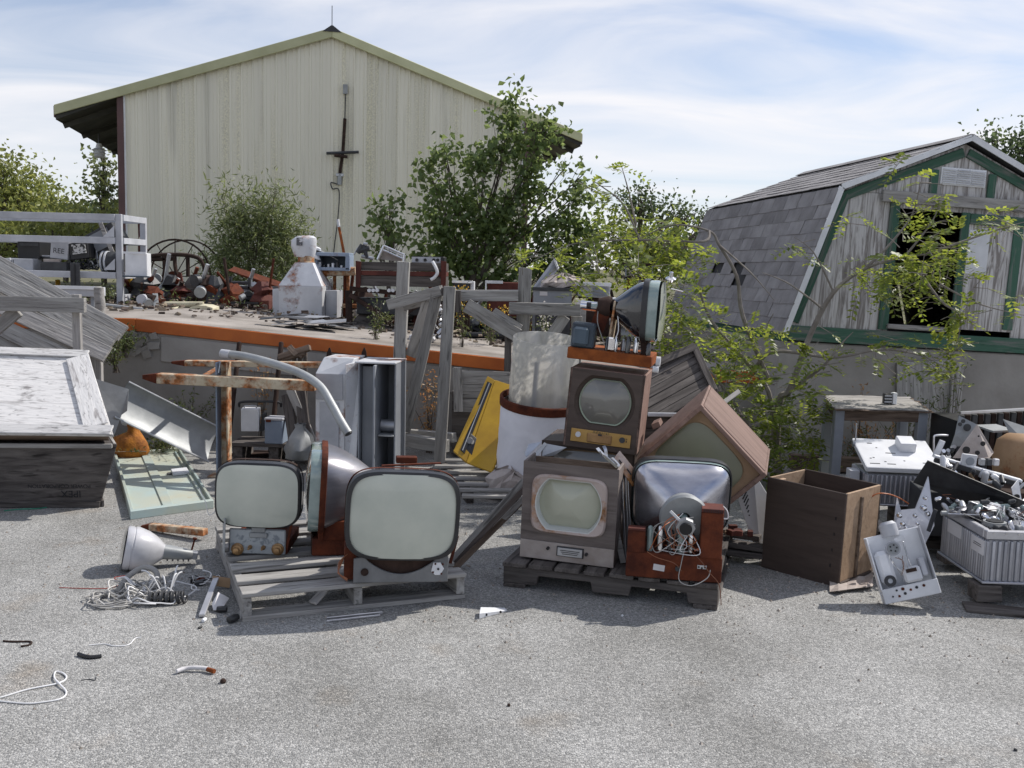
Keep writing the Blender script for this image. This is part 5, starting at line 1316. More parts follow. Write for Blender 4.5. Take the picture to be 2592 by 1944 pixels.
stencil('IPEX', 178, 1243, .065); stencil('POWER CORPORATION', 150, 1226, .036); stencil('1404', 172, 1130, .032)
wl_ = thing('lidded_crate', 'crate with a sloping flaking white plywood lid at the left edge', 'crate', G(100, 1200))
tl, trr = V((-4.9, 6.85, 1.0)), A(222, 893, 7.0)
bl, br = V((-4.8, 6.10, .50)), A(287, 1100, 6.22)
def lidp(u, v, off=0):                # u across 0..1, v up the slope
    a = bl.lerp(br, u); c = tl.lerp(trr, u); p = a.lerp(c, v)
    n = (br - bl).cross(tl - bl).normalized(); n = n if n.z > 0 else -n
    return p + n * off
b = MB(); b.hexa([lidp(0, 0, -.02), lidp(1, 0, -.02), lidp(1, 1, -.02), lidp(0, 1, -.02)], [lidp(0, 0), lidp(1, 0), lidp(1, 1), lidp(0, 1)]); b.build('lid_panel', 'wood_white', wl_, None, .003, True)
nl = (br - bl).cross(tl - bl).normalized(); nl = nl if nl.z > 0 else -nl
board(wl_, 'lid_batten', lidp(.0, .965, .012), lidp(1.0, .965, .012), .075, .014, 'wood_white', nl, True)
board(wl_, 'lid_batten', lidp(.0, .035, .012), lidp(1.0, .035, .012), .085, .014, 'wood_white', nl, True)
board(wl_, 'lid_batten', lidp(.958, .08, .0125), lidp(.958, .92, .0125), .15, .014, 'wood_white', nl, True)
b = MB(); b.hexa([V((-4.75, 6.16, .435)), V((-2.62, 6.36, .445)), V((-3.1, 7.3, .445)), V((-4.8, 7.1, .435))], [lidp(0, .02, -.024), lidp(.985, .02, -.024), lidp(.985, .98, -.024), lidp(0, .98, -.024)]); b.build('crate_body', 'wood_brown', wl_, None, .004, True)
gs = thing('green_cord', 'green cord on the ground along the foot of the dark crate', 'cord', G(80, 1290))
tubeo(gs, 'cord', smooth_path([G(10, 1293, .004), G(50, 1289, .004), G(100, 1287, .004), G(138, 1280, .004)]), .004, 'green_wire', 6, world=True)

# ---- rail with planks leaning behind the crates
wr = thing('wooden_railing', 'grey wooden rail on posts behind the white lidded crate', 'railing', A(190, 1000, 7.6))
board(wr, 'rail', A(-120, 765, 7.55), A(216, 773, 7.55), .115, .045, 'wood_grey', (0, -1, 0), True)
board(wr, 'post', A(194, 745, 7.62), V((A(194, 745, 7.62).x, 7.62, 0)), .06, .045, 'wood_pale', (0, -1, 0), True)
board(wr, 'brace', A(45, 785, 7.60), A(-90, 900, 7.60), .10, .04, 'wood_grey', (0, -1, 0), True)
p = A(250, 905, 8.2); board(wr, 'back_post', p, V((p.x, p.y, 0)), .055, .05, 'wood_pale', (0, -1, 0), True)
pk = thing('plank_stack', 'broad weathered planks sloping down to the right behind the railing', 'planks', A(150, 1000, 8.0))
for (x0, y0, x1, y1, w, Y0, Y1, m) in ((-60, 640, 312, 845, .15, 8.55, 8.35, 'wood_grey'), (-80, 670, 290, 865, .16, 8.35, 8.2, 'wood_grey'), (-60, 745, 272, 898, .14, 8.15, 8.05, 'wood_pale'), (-60, 800, 165, 905, .14, 8.1, 8.0, 'wood_grey'), (-60, 845, 80, 915, .13, 8.05, 8.0, 'wood_grey'), (-60, 690, 130, 800, .17, 8.45, 8.3, 'wood_pale')):
    board(pk, 'plank', A(x0, y0, Y0), A(x1, y1, Y1), w, .035, m, (.25, -1, .45), True)
kp = thing('knotty_post', 'short rounded driftwood post on the ramp edge behind the planks', 'post', A(250, 800, 9.1))
p = A(250, 728, 9.15); b = MB(); q = V((p.x, p.y, 1.1)); b.tube([q, q.lerp(p, .4) + V((.01, 0, 0)), q.lerp(p, .8), p, p + V((0, 0, .012))], [.05, .048, .045, .043, .02], 12); b.build('post', 'wood_grey', kp, None, 0, True)

# ---- bent sheet metal chute
cht = thing('metal_chute', 'long curved galvanized trough sloping down beside the crates', 'chute', A(400, 1060, 7.5))
p0, p1 = A(300, 1015, 7.35), A(535, 1130, 7.75)
dv = (p1 - p0).normalized(); upn = V((.15, -.75, .6)); upn = (upn - dv * upn.dot(dv)).normalized(); sd = dv.cross(upn)
prof = [(-.15, .06), (-.135, .035), (-.09, .008), (-.02, -.004), (.06, 0), (.12, .012), (.15, .03), (.155, .045)]
b = MB(); secs = [[p0 + dv * (t * (p1 - p0).length) + sd * a + upn * c for a, c in prof] for t in (0, .5, 1)]
b.loft(secs, None, closed=False); b.loft([[q - upn * .004 for q in s_] for s_ in secs][::-1], None, closed=False); b.build('trough', 'galv_dull', cht, None, 0, True)
e0, e1 = secs[0][0], secs[2][0]
for s_i in (0, 7): b = MB(); b.tube([secs[0][s_i], secs[2][s_i]], .008, 8); b.build('rolled_edge', 'galv', cht, None, 0, True)
b = MB(); P = [A(238, 958, 7.3), A(326, 985, 7.35), A(322, 1040, 7.28), A(308, 1050, 7.27), A(290, 1100, 7.2), A(245, 1060, 7.2)]
n_ = V((.1, -1, .3)).normalized() * .006
b.add([tuple(p) for p in P] + [tuple(p + n_) for p in P], [tuple(range(6)), tuple(reversed(range(6, 12)))] + [(i, (i + 1) % 6, 6 + (i + 1) % 6, 6 + i) for i in range(6)]); b.build('end_sheet', 'galv_dull', cht, None, 0, True)

# ---- orange coil bag
ob = thing('orange_bundle', 'bundled orange fibre sack slumped against the dark crate', 'sack', G(330, 1160))
b = MB(); secs = []
for i, (r, z) in enumerate(((.02, 0), (.105, .01), (.13, .07), (.125, .13), (.10, .18), (.06, .22), (.055, .25), (.07, .29), (.05, .33), (.01, .335))):
    secs.append([(r * math.cos(a) * (1 + .10 * math.sin(3 * a + i)) * (1.15 if z < .2 else .8) + (.03 if z > .2 else 0), r * math.sin(a) * (1 + .08 * math.cos(4 * a + i * 2)), z) for a in [2 * math.pi * k / 24 for k in range(24)]])
b.loft(secs, None, True, True); b.build('sack', 'orange_fibre', ob)
b = MB(); b.lathe([(.045, .0), (.05, .03), (.03, .05), (0, .055)], 14); b.build('sack_cap', 'grey_pale', ob, T(-.01, -.02, .30) @ RX(25))

# ---- rusty fork frame (pallet truck standing on end)
ff = thing('rusty_fork_frame', 'cream and rust fork frame with two pointed arms and a channel post', 'frame', G(580, 1200))
def fork(x0, y0, x1, y1, Y0, Y1, w, h):
    p, q = A(x0, y0, Y0), A(x1, y1, Y1)
    dvec = (q - p).normalized()
    b = MB(); b.beam(p + dvec * .12, q, w, h); b.build('fork_arm', 'rust_cream', ff, None, .004, True)
    b = MB(); r = p + dvec * .12; s_ = V((-dvec.y, dvec.x, 0)).normalized() * (w / 2); z = V((0, 0, h / 2))
    b.hexa([r - s_ - z, r + s_ - z, p + s_ * .3 - z * .3, p - s_ * .3 - z * .3], [r - s_ + z, r + s_ + z, p + s_ * .3 + z * .5, p - s_ * .3 + z * .5]); b.build('fork_tip', 'rust', ff, None, .002, True)
fork(362, 955, 800, 976, 7.35, 7.30, .10, .075)
fork(435, 918, 830, 924, 8.0, 7.95, .10, .045)
b = MB(); b.beam(A(510, 955, 7.38), A(575, 918, 7.98), .045, .012); b.build('cross_strap', 'rust_cream', ff, None, .002, True)
px_ = A(567, 950, 7.42)
for dx_, w_, dpt, m_ in ((-.045, .012, .10, 'blue_paint'), (.035, .012, .10, 'rust_cream'), (0, .075, .012, 'rust_cream')):
    c = V((px_.x + dx_, px_.y + (.05 if w_ > .05 else 0), (px_.z + .10) / 2)); b = MB(); b.box(c, (w_, dpt, px_.z + .10)); b.build('channel_post', m_, ff, None, .002, True)
bx(ff, 'foot_plate', tuple(WM[ff].inverted() @ V((px_.x, px_.y, .006))), (.22, .16, .012), 'rust_cream')

# ---- bent grey conduit resting on fork and cabinet
bp_ = thing('bent_conduit', 'thick grey conduit bent downward, resting on the rusty fork arm', 'pipe', A(700, 960, 7.2))
tubeo(bp_, 'conduit', smooth_path([A(562, 895, 7.45), A(620, 902, 7.4), A(690, 920, 7.3), A(760, 945, 7.2), A(810, 978, 7.1), A(840, 1025, 7.0), A(862, 1065, 6.95), A(882, 1098, 6.9)], 6), .031, 'galv_dull', 16, world=True)
tubeo(bp_, 'conduit_sleeve', [A(561, 894.5, 7.455), A(583, 897.5, 7.43)], .0335, 'grey_pale', 16, world=True)
disc(bp_, 'open_end', (0, 0, 0), .026, .004, 'black', WM[bp_].inverted() @ bframe(A(882, 1098, 6.9), A(883, 1100, 6.898)), 16, 'X')

# ---- white steel cabinet, front missing
cx = A(905, 1200, 7.55); cz = A(905, 925, 7.5).z
WX_ = Mx.Translation(V((A(800, 1000, 7.45).x, 7.45, 0))) @ RZ(-6)
wc = thing('steel_cabinet', 'tall white enamelled steel cabinet with rust chips and grey open bay', 'cabinet', WX_)
cw, chh, cd = .64, .90, .42
bx(wc, 'left_section', (.12, .12, .40), (.23, .30, .80), 'white_paint', None, .006)
MB().hexa([(-.0, -.03, .80), (.25, -.03, .80), (.25, .30, .80), (0, .30, .80)], [(.03, .10, .92), (.28, .06, .92), (.28, .40, .92), (.03, .40, .92)]).build('sloped_cowl', 'white_paint', wc, None, .006)
MB().hexa([(.245, -.06, 0), (.335, -.10, 0), (.335, .34, 0), (.245, .34, 0)], [(.245, -.06, .885), (.335, .05, .905), (.335, .34, .905), (.245, .34, .885)]).build('front_pillar', 'white_paint', wc, None, .004)
bx(wc, 'left_door', (.115, -.036, .33), (.15, .012, .52), 'grey_pale', None, .004)
bx(wc, 'upper_door', (.115, -.037, .71), (.21, .012, .20), 'grey_pale', None, .004)
bx(wc, 'latch_hole', (.15, -.044, .12), (.03, .004, .06), 'rust', None, .001)
bx(wc, 'bay_back', (.48, .30, .45), (.29, .012, .90), 'grey_paint', None, .003)
bx(wc, 'bay_partition', (.345, .12, .45), (.012, .34, .90), 'grey_paint', None, .003)
bx(wc, 'bay_divider', (.49, .05, .45), (.014, .44, .89), 'grey_paint', None, .003)
bx(wc, 'bay_front_sheet', (.415, .02, .44), (.12, .012, .86), 'grey_paint', None, .003)
bx(wc, 'bay_side', (.625, .12, .45), (.012, .36, .90), 'grey_paint', None, .003)
bx(wc, 'bay_top', (.48, .10, .908), (.31, .40, .014), 'white_paint', None, .003)
for z in (.42, .06): disc(wc, 'roller', (.56, .05, z), .05, .12, 'galv', None, 20, 'X')
bx(wc, 'roller_shelf', (.56, .02, .36), (.12, .2, .012), 'galv_dull', None, .002)

# ---- low bench with two small boxes
bn = thing('low_bench', 'low dark plank platform against the dock wall', 'platform', G(680, 1165))
o = A(585, 1135, 7.95); o2 = A(800, 1130, 7.95)
board(bn, 'plank', V((o.x, 8.02, .15)), V((o2.x, 8.0, .15)), .16, .03, 'wood_dark', (0, 0, 1), True); board(bn, 'plank', V((o.x, 8.2, .15)), V((o2.x, 8.2, .15)), .16, .03, 'wood_dark', (0, 0, 1), True)
for x in (o.x + .05, (o.x + o2.x) / 2, o2.x - .05): board(bn, 'bearer', V((x, 7.95, .066)), V((x, 8.3, .066)), .08, .13, 'wood_dark', (0, 0, 1), True)
X = Mx.Translation(V((A(698, 1100, 7.98).x, 8.0, .166))) @ RZ(-4)
bb = thing('small_box', 'small blue grey enamelled box standing on the low platform', 'box', X)
bx(bb, 'body', (0, 0, .095), (.148, .15, .19), 'blue_paint', None, .006); bx(bb, 'lid', (0, 0, .202), (.155, .158, .022), 'grey_pale', None, .005); bx(bb, 'hasp', (-.04, -.082, .19), (.04, .008, .02), 'rust', None, .001)
X = Mx.Translation(A(635, 1091, 8.2)) @ RZ(6)
wb = thing('small_box', 'small white meter box hanging on the hand truck frame', 'box', X)
bx(wb, 'body', (0, 0, .10), (.145, .10, .195), 'white_clean', None, .006); tubeo(wb, 'handle', smooth_path([V((-.05, -.02, .198)), V((-.04, -.02, .215)), V((.04, -.02, .215)), V((.05, -.02, .198))]), .006, 'galv', 6); bx(wb, 'side_cover', (.09, .02, .09), (.03, .09, .15), 'dark_metal', RY(8), .004)
# two hand trucks leaning at the wall
for lab, xa, xb, ytop, rung in (('rusty hand truck frame with curved rungs behind the small boxes', 606, 712, 868, (915, 1015)), ('dark pointed pry frame of two blades behind the steel cabinet', 834, 922, 880, (1000,))):
    t = thing('hand_truck', lab, 'hand truck', V((A(xa, 1000, 8.5).x, 8.5, 0)))
    for x in (xa, xb):
        p = A(x, ytop, 8.75); r_ = .02
        if xa < 800: MB().tube([V((p.x, 8.35, .02)), p, p + V((0, 0, .012))], [.022, .022, .008], 10).build('upright', 'rust_dark', t, None, 0, True)
        else:
            b = MB(); b.loft([[(p.x + w * a, 8.6 + (8.75 - 8.6) * k, z) for a, w in ((-1, wd), (1, wd))] + [(p.x + wd, 8.615 + .15 * k, z), (p.x - wd, 8.615 + .15 * k, z)] for k, z, wd in ((0, .02, .032), (.8, p.z - .12, .032), (.93, p.z - .04, .02), (1, p.z, .004))], None, True, True, False); b.build('blade', 'rust_dark', t, None, 0, True)
    for y in rung:
        p, q = A(xa, y, 8.55), A(xb, y, 8.55)
        tubeo(t, 'rung', smooth_path([p + V((0, 0, -.05)), p + V((.02, -.02, -.008)), p.lerp(q, .5) + V((0, -.03, 0)), q + V((-.02, -.02, -.008)), q + V((0, 0, -.05))]), .011, 'dark_metal', 8, world=True)
    if xa < 800:
        b = MB(); b.box(V((A(660, 1000, 8.4).x, 8.3, .012)), (.42, .22, .02)); b.build('toe_plate', 'rust_dark', t, None, .002, True)
ws = thing('broken_woodwork', 'broken grey wooden assembly perched above the fork frame', 'wood scrap', A(760, 900, 8.3))
for x0, y0, x1, y1, w in ((705, 905, 785, 880, .05), (715, 910, 775, 893, .04), (732, 878, 752, 900, .05), (750, 885, 765, 905, .03)):
    board(ws, 'stick', A(x0, y0, 8.35), A(x1, y1, 8.3), w, .035, 'wood_brown', (0, -1, .5), True)
for k in range(3): board(ws, 'support', A(745 + k * 14, 900, 8.36), V((A(745 + k * 14, 900, 8.36).x, 8.4, .02)), .03, .03, 'wood_dark', (0, -1, 0), True)
lt2 = thing('leaning_timber', 'dark timbers leaning in the gap between platform and steel cabinet', 'timber', G(770, 1180))
for x0, y0, x1, y1, w, m in ((735, 985, 800, 1140, .07, 'wood_grey'), (760, 990, 775, 1120, .09, 'wood_dark'), (725, 1000, 745, 1130, .08, 'wood_dark')):
    board(lt2, 'timber', A(x0, y0, 8.1), A(x1, y1, 7.85), w, .03, m, (0, -1, 0), True)
tp = thing('clear_sack', 'crumpled clear plastic sack among the leaning timbers', 'sack', A(760, 1110, 7.8))
b = MB(); b.lathe([(0, 0), (.10, .02), (.12, .10), (.08, .2), (.03, .27), (.04, .3), (0, .3)], 14); me = b; me.v = [(x + rnd.gauss(0, .012), y + rnd.gauss(0, .012), z) for x, y, z in me.v]; b.build('sack', 'galv_dull', tp, T(0, 0, -.18))

# ---- big wooden trestle
tr1 = thing('wooden_trestle', 'tall notched timber trestle with a diagonal strut beside the yellow panel', 'trestle', G(1080, 1150))
def tb_(p, q, w, t_, m='wood_grey', up=(0, -1, 0), par=None, nm='timber'): board(par or tr1, nm, p, q, w, t_, m, up, True)
p = A(1022, 662, 8.25); tb_(p, V((p.x - .05, 8.25, .0)), .098, .09, nm='post')
p = A(1139, 725, 7.75); tb_(p, V((p.x - .06, 7.75, .02)), .092, .09, nm='post')
tb_(A(984, 771, 8.15), A(1119, 735, 7.80), .085, .045, nm='top_rail')
tb_(A(1006, 782, 8.3), A(1119, 752, 7.86), .06, .04, nm='inner_rail')
tb_(A(1107, 740, 7.86), A(1025, 1090, 8.12), .09, .05, nm='strut'); tb_(A(1085, 760, 7.95), A(1040, 900, 8.3), .09, .035, 'wood_pale', nm='short_strut')
tb_(A(1000, 1108, 8.2), A(1128, 1130, 7.8), .10, .09, nm='foot_beam'); tb_(A(1030, 1098, 8.45), A(1150, 1108, 8.1), .08, .06, nm='foot_beam')
tb_(A(1123, 728, 7.79), A(1123, 748, 7.79), .03, .10, 'wood_dark', nm='notch_block')
tr2 = thing('timber_rack', 'grey timber rack with level rails standing behind the frosted tube', 'rack', V((A(1330, 900, 8.6).x, 8.6, 0)))
p = A(1330, 678, 8.55); tb_(p, V((p.x - .03, 8.55, .0)), .11, .09, par=tr2, nm='post')
tb_(A(1150, 748, 8.5), A(1312, 748, 8.48), .095, .045, par=tr2, nm='rail'); tb_(A(1158, 735, 8.42), A(1158, 790, 8.42), .06, .05, 'wood_dark', par=tr2, nm='stub')
tb_(A(1288, 780, 8.45), A(1470, 785, 8.42), .105, .045, par=tr2, nm='rail'); tb_(A(1180, 772, 8.44), A(1312, 850, 8.44), .12, .04, par=tr2, nm='brace'); tb_(A(1430, 800, 8.46), A(1390, 860, 8.46), .10, .04, par=tr2, nm='brace')
tb_(A(1250, 785, 8.47), A(1320, 830, 8.47), .05, .03, 'wood_pale', par=tr2, nm='brace')
p = A(1288, 800, 8.5); tb_(p, V((p.x, 8.5, 0)), .06, .05, 'wood_dark', par=tr2, nm='leg')
p = A(1460, 800, 8.52); tb_(p, V((p.x, 8.52, 0)), .09, .09, par=tr2, nm='leg')
gb_ = thing('timber_box', 'weathered plank box under the orange steel edge behind the yellow panel', 'box', V((A(1210, 1000, 8.4).x, 8.5, 0)))
for k in range(3): board(gb_, 'plank', A(1150, 955 + k * 35, 8.35), A(1290, 958 + k * 35, 8.35), .112, .03, 'wood_pale', (0, -1, 0), True)
board(gb_, 'corner_post', A(1158, 930, 8.3), A(1160, 1042, 8.3), .075, .04, 'wood_pale', (0, -1, 0), True)
b = MB(); c = A(1220, 1000, 8.55); b.box(V((c.x, 8.62, .30)), (.50, .40, .55)); b.build('inner_box', 'wood_dark', gb_, None, 0, True)
lo_ = thing('pallet', 'low dark pallet on the ground under the yellow panel', 'pallet', I4)
for k in range(7):
    p = G(1085 + k * 14, 1165 + k * 15, .10); board(lo_, 'deck_board', p, p + V((.50, .03, 0)), .075, .02, 'wood_grey', (0, 0, 1), True)
for k in range(2): board(lo_, 'stringer', G(1095, 1170, .045) + V((.05 + .36 * k, 0, 0)), G(1172, 1258, .045) + V((.05 + .36 * k, 0, 0)), .05, .085, 'wood_dark', (0, 0, 1), True)

# ---- yellow panel
yp = thing('yellow_cover', 'bright yellow steel cover panel with black slot leaning beside the white drum', 'panel', G(1190, 1190, .1))
a, b2, c2, d2 = A(1253, 961, 7.72), A(1330, 985, 7.55), A(1245, 1195, 7.0), A(1180, 1170, 7.12)
f2 = A(1147, 1141, 7.22)
nrm = (b2 - a).cross(d2 - a).normalized(); nrm = nrm if nrm.y < 0 else -nrm
q = [d2, c2, b2, a]
MB().hexa([p - nrm * .02 for p in q], q).build('main_sheet', 'yellow', yp, None, .004, True)
q = [f2, d2 - nrm * .003, a - nrm * .003, A(1234, 951, 7.82)]
n2 = (q[1] - q[0]).cross(q[3] - q[0]).normalized(); n2 = n2 if n2.y < 0 else -n2
MB().hexa([p - n2 * .02 for p in q], q).build('side_sheet', 'yellow', yp, None, .004, True)
def inq(q, u, v, off): return q[0].lerp(q[1], u).lerp(q[3].lerp(q[2], u), v) + n2 * off
b = MB(); b.hexa([inq(q, .40, .06, .001), inq(q, .72, .06, .001), inq(q, .85, .93, .001), inq(q, .30, .93, .001)], [inq(q, .40, .06, .008), inq(q, .72, .06, .008), inq(q, .85, .93, .008), inq(q, .30, .93, .008)]); b.build('slot_strip', 'black', yp, None, 0, True)
b = MB(); b.hexa([inq(q, .53, .07, .009), inq(q, .58, .07, .009), inq(q, .62, .92, .009), inq(q, .54, .92, .009)], [inq(q, .53, .07, .013), inq(q, .58, .07, .013), inq(q, .62, .92, .013), inq(q, .54, .92, .013)]); b.build('slot_rail', 'galv', yp, None, 0, True)
b = MB(); P = [A(1180, 1135, 7.12), A(1192, 1095, 7.2), A(1207, 1108, 7.2), A(1195, 1150, 7.08)]; P = [p + V((0, -.03, 0)) for p in P]
b.hexa(P, [p + V((.0, -.008, 0)) for p in P]); b.build('motor_plate', 'dark_metal', yp, None, .002, True)
disc(yp, 'plate_boss', tuple(WM[yp].inverted() @ (A(1190, 1112, 7.16) + V((0, -.05, 0)))), .022, .02, 'galv')

# ---- paper wrapped drum with frosted tube on top
dz = .70; dc = V((A(1357, 1100, 6.95).x, 7.15, 0))
X = Mx.Translation(dc) @ RY(3) @ RX(8)
dr = thing('wrapped_drum', 'white paper wrapped drum with a rusty rim, torn at the foot', 'drum', X)
b = MB(); secs = []
for i in range(15):
    z = .10 + i * (dz - .12) / 14
    secs.append([((.292 + .006 * mnoise.noise(V((math.cos(a) * 3, math.sin(a) * 3, z * 9)))) * math.cos(a), (.292 + .006 * mnoise.noise(V((math.cos(a) * 3, math.sin(a) * 3, z * 9 + 5)))) * math.sin(a), z + (.05 * mnoise.noise(V((a * 2.5, 0, 0))) if i == 0 else 0)) for a in [2 * math.pi * k / 72 for k in range(72)]])
b.loft(secs); b.build('paper_wrap', 'paper_wrap', dr)
b = MB(); b.lathe([(.275, 0), (.282, .0), (.282, dz - .03), (.27, dz - .03), (0, dz - .03)], 48); b.build('drum_shell', 'rust_dark', dr)
b = MB(); b.lathe([(.292, dz - .045), (.302, dz - .04), (.304, dz + .015), (.298, dz + .022), (.285, dz + .022), (.28, dz - .02)], 64); b.build('rim_band', 'rust', dr)
for k in range(14):
    a = R(-150 + k * 9 + rnd.uniform(-3, 3)); P = [V((.30 * math.cos(a), .30 * math.sin(a), .16)), V((.30 * math.cos(a + .16), .30 * math.sin(a + .16), .17)), V(((.32 + rnd.uniform(0, .05)) * math.cos(a + .13), (.32 + rnd.uniform(0, .05)) * math.sin(a + .13), rnd.uniform(.01, .06))), V(((.31 + rnd.uniform(0, .05)) * math.cos(a), (.31 + rnd.uniform(0, .05)) * math.sin(a), rnd.uniform(.02, .09)))]
    n_ = V((math.cos(a), math.sin(a), .2)) * .002
    MB().hexa(P, [p + n_ for p in P]).build('torn_flap', 'paper' if k % 2 else 'paper_dirty', dr)
tc_ = thing('frosted_tube', 'wide frosted plastic cylinder standing inside the drum rim', 'tube', X @ T(.0, .02, dz - .025))
b = MB(); b.lathe([(.236, 0), (.240, .0), (.240, .475), (.238, .478), (.233, .478), (.231, .475), (.231, 0)], 72); b.build('tube_wall', 'plastic_frost', tc_)
bx(tc_, 'seam_strip', (-.06, -.2245, .18), (.035, .004, .34), 'grey_pale', RZ(0), .001)
# crumpled paper and strips between drum and stack
cp = thing('crumpled_paper', 'crumpled torn wrapping paper at the foot of the drum', 'paper', G(1290, 1260))
b = MB(); b.lathe([(0, .0), (.14, .02), (.15, .08), (.12, .15), (.07, .20), (0, .22)], 22)
b.v = [(x * 1.2 + rnd.gauss(0, .018), y + rnd.gauss(0, .018), max(0, z + rnd.gauss(0, .012))) for x, y, z in b.v]; b.sm = [False] * len(b.sm); b.build('paper', 'paper_dirty', cp)
mo = thing('wood_moulding', 'bundle of brown split mouldings propped against the grey cabinet', 'moulding', G(1140, 1425))
for k, (x0, y0, x1, y1) in enumerate(((1128, 1434, 1326, 1216), (1146, 1430, 1336, 1228), (1163, 1428, 1340, 1246), (1150, 1440, 1330, 1262))):
    board(mo, 'moulding', G(x0, y0, .015), A(x1, y1, 5.25 + .03 * k), .030, .010, ('wood_grey', 'cabinet_grey', 'wood_pale', 'wood_brown')[k], (.3, -1, .5), True)
sc_m = thing('sheet_scraps', 'bent grey sheet metal scraps tucked behind the grey cabinet', 'scrap metal', A(1350, 1150, 5.3))
for P in ([A(1332, 1158, 5.3), A(1372, 1118, 5.35), A(1338, 1125, 5.4), A(1328, 1148, 5.35)], [A(1372, 1155, 5.3), A(1375, 1122, 5.32), A(1434, 1133, 5.3), A(1400, 1155, 5.3)], [A(1345, 1156, 5.28), A(1378, 1120, 5.3), A(1384, 1124, 5.3), A(1360, 1158, 5.28)]):
    MB().hexa(P, [p + V((0, -.003, .002)) for p in P]).build('scrap', 'galv', sc_m, None, 0, True)
st_ = thing('metal_strips', 'curled bright strips and slotted rusty bracket between the two televisions', 'scrap metal', G(1570, 1430, .14))
for P in ([A(1512, 1135, 5.05), A(1525, 1150, 5.02), A(1545, 1168, 5.0), A(1562, 1183, 4.98)], [A(1528, 1130, 5.1), A(1533, 1140, 5.06), A(1535, 1160, 5.04)], [A(1548, 1160, 5.0), A(1560, 1172, 4.98), A(1570, 1184, 4.96)]):
    b = MB(); P = smooth_path(P, 4); b.loft([[p + V((-.006, 0, -.004)), p + V((.006, -.012, .004)), p + V((.006, -.010, .008)), p + V((-.008, 0, 0))] for p in P], None, True, True); b.build('curled_strip', 'alu_bright', st_, None, 0, True)
P = [A(1552, 1162, 5.0), A(1567, 1142, 5.02), A(1624, 1213, 4.98), A(1600, 1232, 4.96)]
MB().hexa(P, [p + V((.004, -.006, .003)) for p in P]).build('slotted_bracket', 'bezel_rust', st_, None, .001, True)
for u_, v_ in ((.35, .25), (.45, .6)):
    p = P[0].lerp(P[1], u_).lerp(P[3].lerp(P[2], u_), v_); d_ = (P[3] - P[0]).normalized() * .018
    b = MB(); b.beam(p - d_ + V((.004, -.008, .004)), p + d_ + V((.004, -.008, .004)), .006, .004, (0, -1, .3)); b.build('slot', 'black', st_, None, 0, True)
for dx_ in (0, 8, 14):
    P = smooth_path([A(1572 + dx_, 1195, 5.0), A(1574 + dx_, 1260, 4.98), A(1578 + dx_, 1330, 4.97), A(1582 + dx_ * .5, 1420, 4.95)], 4)
    b = MB(); b.loft([[p + V((-.004, .0, 0)), p + V((.004, -.02, 0)), p + V((.006, -.02, 0)), p + V((-.002, 0, 0))] for p in P], None, True, True); b.build('hanging_strip', 'galv', st_, None, 0, True)
b = MB(); b.beam(A(1560, 1345, 4.98), A(1578, 1425, 4.93), .03, .01, (0, -1, 0)); b.build('leaning_slat', 'wood_grey', st_, None, 0, True)
# tilted slatted lid behind the stack
sb_ = thing('slatted_bin', 'dark grey slatted bin with a raised lid behind the television stack', 'bin', G(1700, 1290))
a, b2, c2, d2 = A(1560, 985, 6.3), A(1757, 884, 6.6), A(1806, 990, 6.3), A(1640, 1085, 6.05)
for k in range(6):
    t0, t1_ = k / 6, (k + .96) / 6
    P = [a.lerp(d2, t0), b2.lerp(c2, t0), b2.lerp(c2, t1_), a.lerp(d2, t1_)]
    n_ = (P[1] - P[0]).cross(P[3] - P[0]).normalized(); n_ = n_ if n_.y < 0 else -n_
    L_ = (P[1] - P[0]).length; board(sb_, 'lid_slat', P[0].lerp(P[3], .5), P[1].lerp(P[2], .5), (P[3] - P[0]).length * .97, .02, 'wood_dark', n_, True)
board(sb_, 'lid_edge', A(1652, 930, 6.45) + V((0, -.03, .02)), b2 + V((0, -.03, .02)), .05, .03, 'wood_dark', (0, -1, .4), True); board(sb_, 'lid_edge', b2 + V((.0, -.03, 0)), c2 + V((0, -.03, 0)), .045, .04, 'wood_dark', (0, -1, .4), True)
p, q_ = A(1640, 1049, 6.0), A(1725, 1049, 6.0)
board(sb_, 'bin_rim', p, q_ + V((.3, 0, 0)), .025, .02, 'galv', (0, -1, 0), True)
for k in range(4): board(sb_, 'bin_plank', A(1620, 1066 + k * 36, 6.02), A(1800, 1068 + k * 36, 6.02), .085, .025, 'wood_dark', (0, -1, 0), True)
sl_ = thing('loose_batten', 'pale batten poking up behind the tipped console television', 'batten', A(1830, 1010, 6.0)); board(sl_, 'batten', A(1790, 1050, 6.0), A(1872, 990, 6.2), .03, .015, 'wood_pale', (0, -1, .3), True)

# loose grit and crumbs gathered round the scrap
b = MB()
for k in range(1500):
    cx, cy, sp_ = rnd.choice(((-1.3, 5.0, .8), (.4, 5.3, .9), (1.6, 5.2, .7), (-2.2, 5.8, 1.0), (.0, 6.6, 1.2), (2.4, 5.0, .6), (-1.2, 7.6, 1.2), (.6, 4.4, 1.5)))
    x, y, r_ = rnd.gauss(cx, sp_), rnd.gauss(cy, sp_ * .7), rnd.uniform(.003, .009)
    if y < 2.2 or y > 8.7: continue
    b.add([(x - r_, y, 0), (x, y - r_, 0), (x + r_ * 1.2, y, 0), (x, y + r_, 0), (x + rnd.uniform(-.3, .3) * r_, y, r_ * 1.1)], [(0, 1, 4), (1, 2, 4), (2, 3, 4), (3, 0, 4)])
M['grit'] = mat('grit', (.42, .38, .34), (.13, .11, .09), sc_=60, rough=.9, bump=0)
tag(b.build('loose_grit', 'grit'), 'scattered grit and crumbs on the asphalt round the scrap', 'grit', kind='stuff')
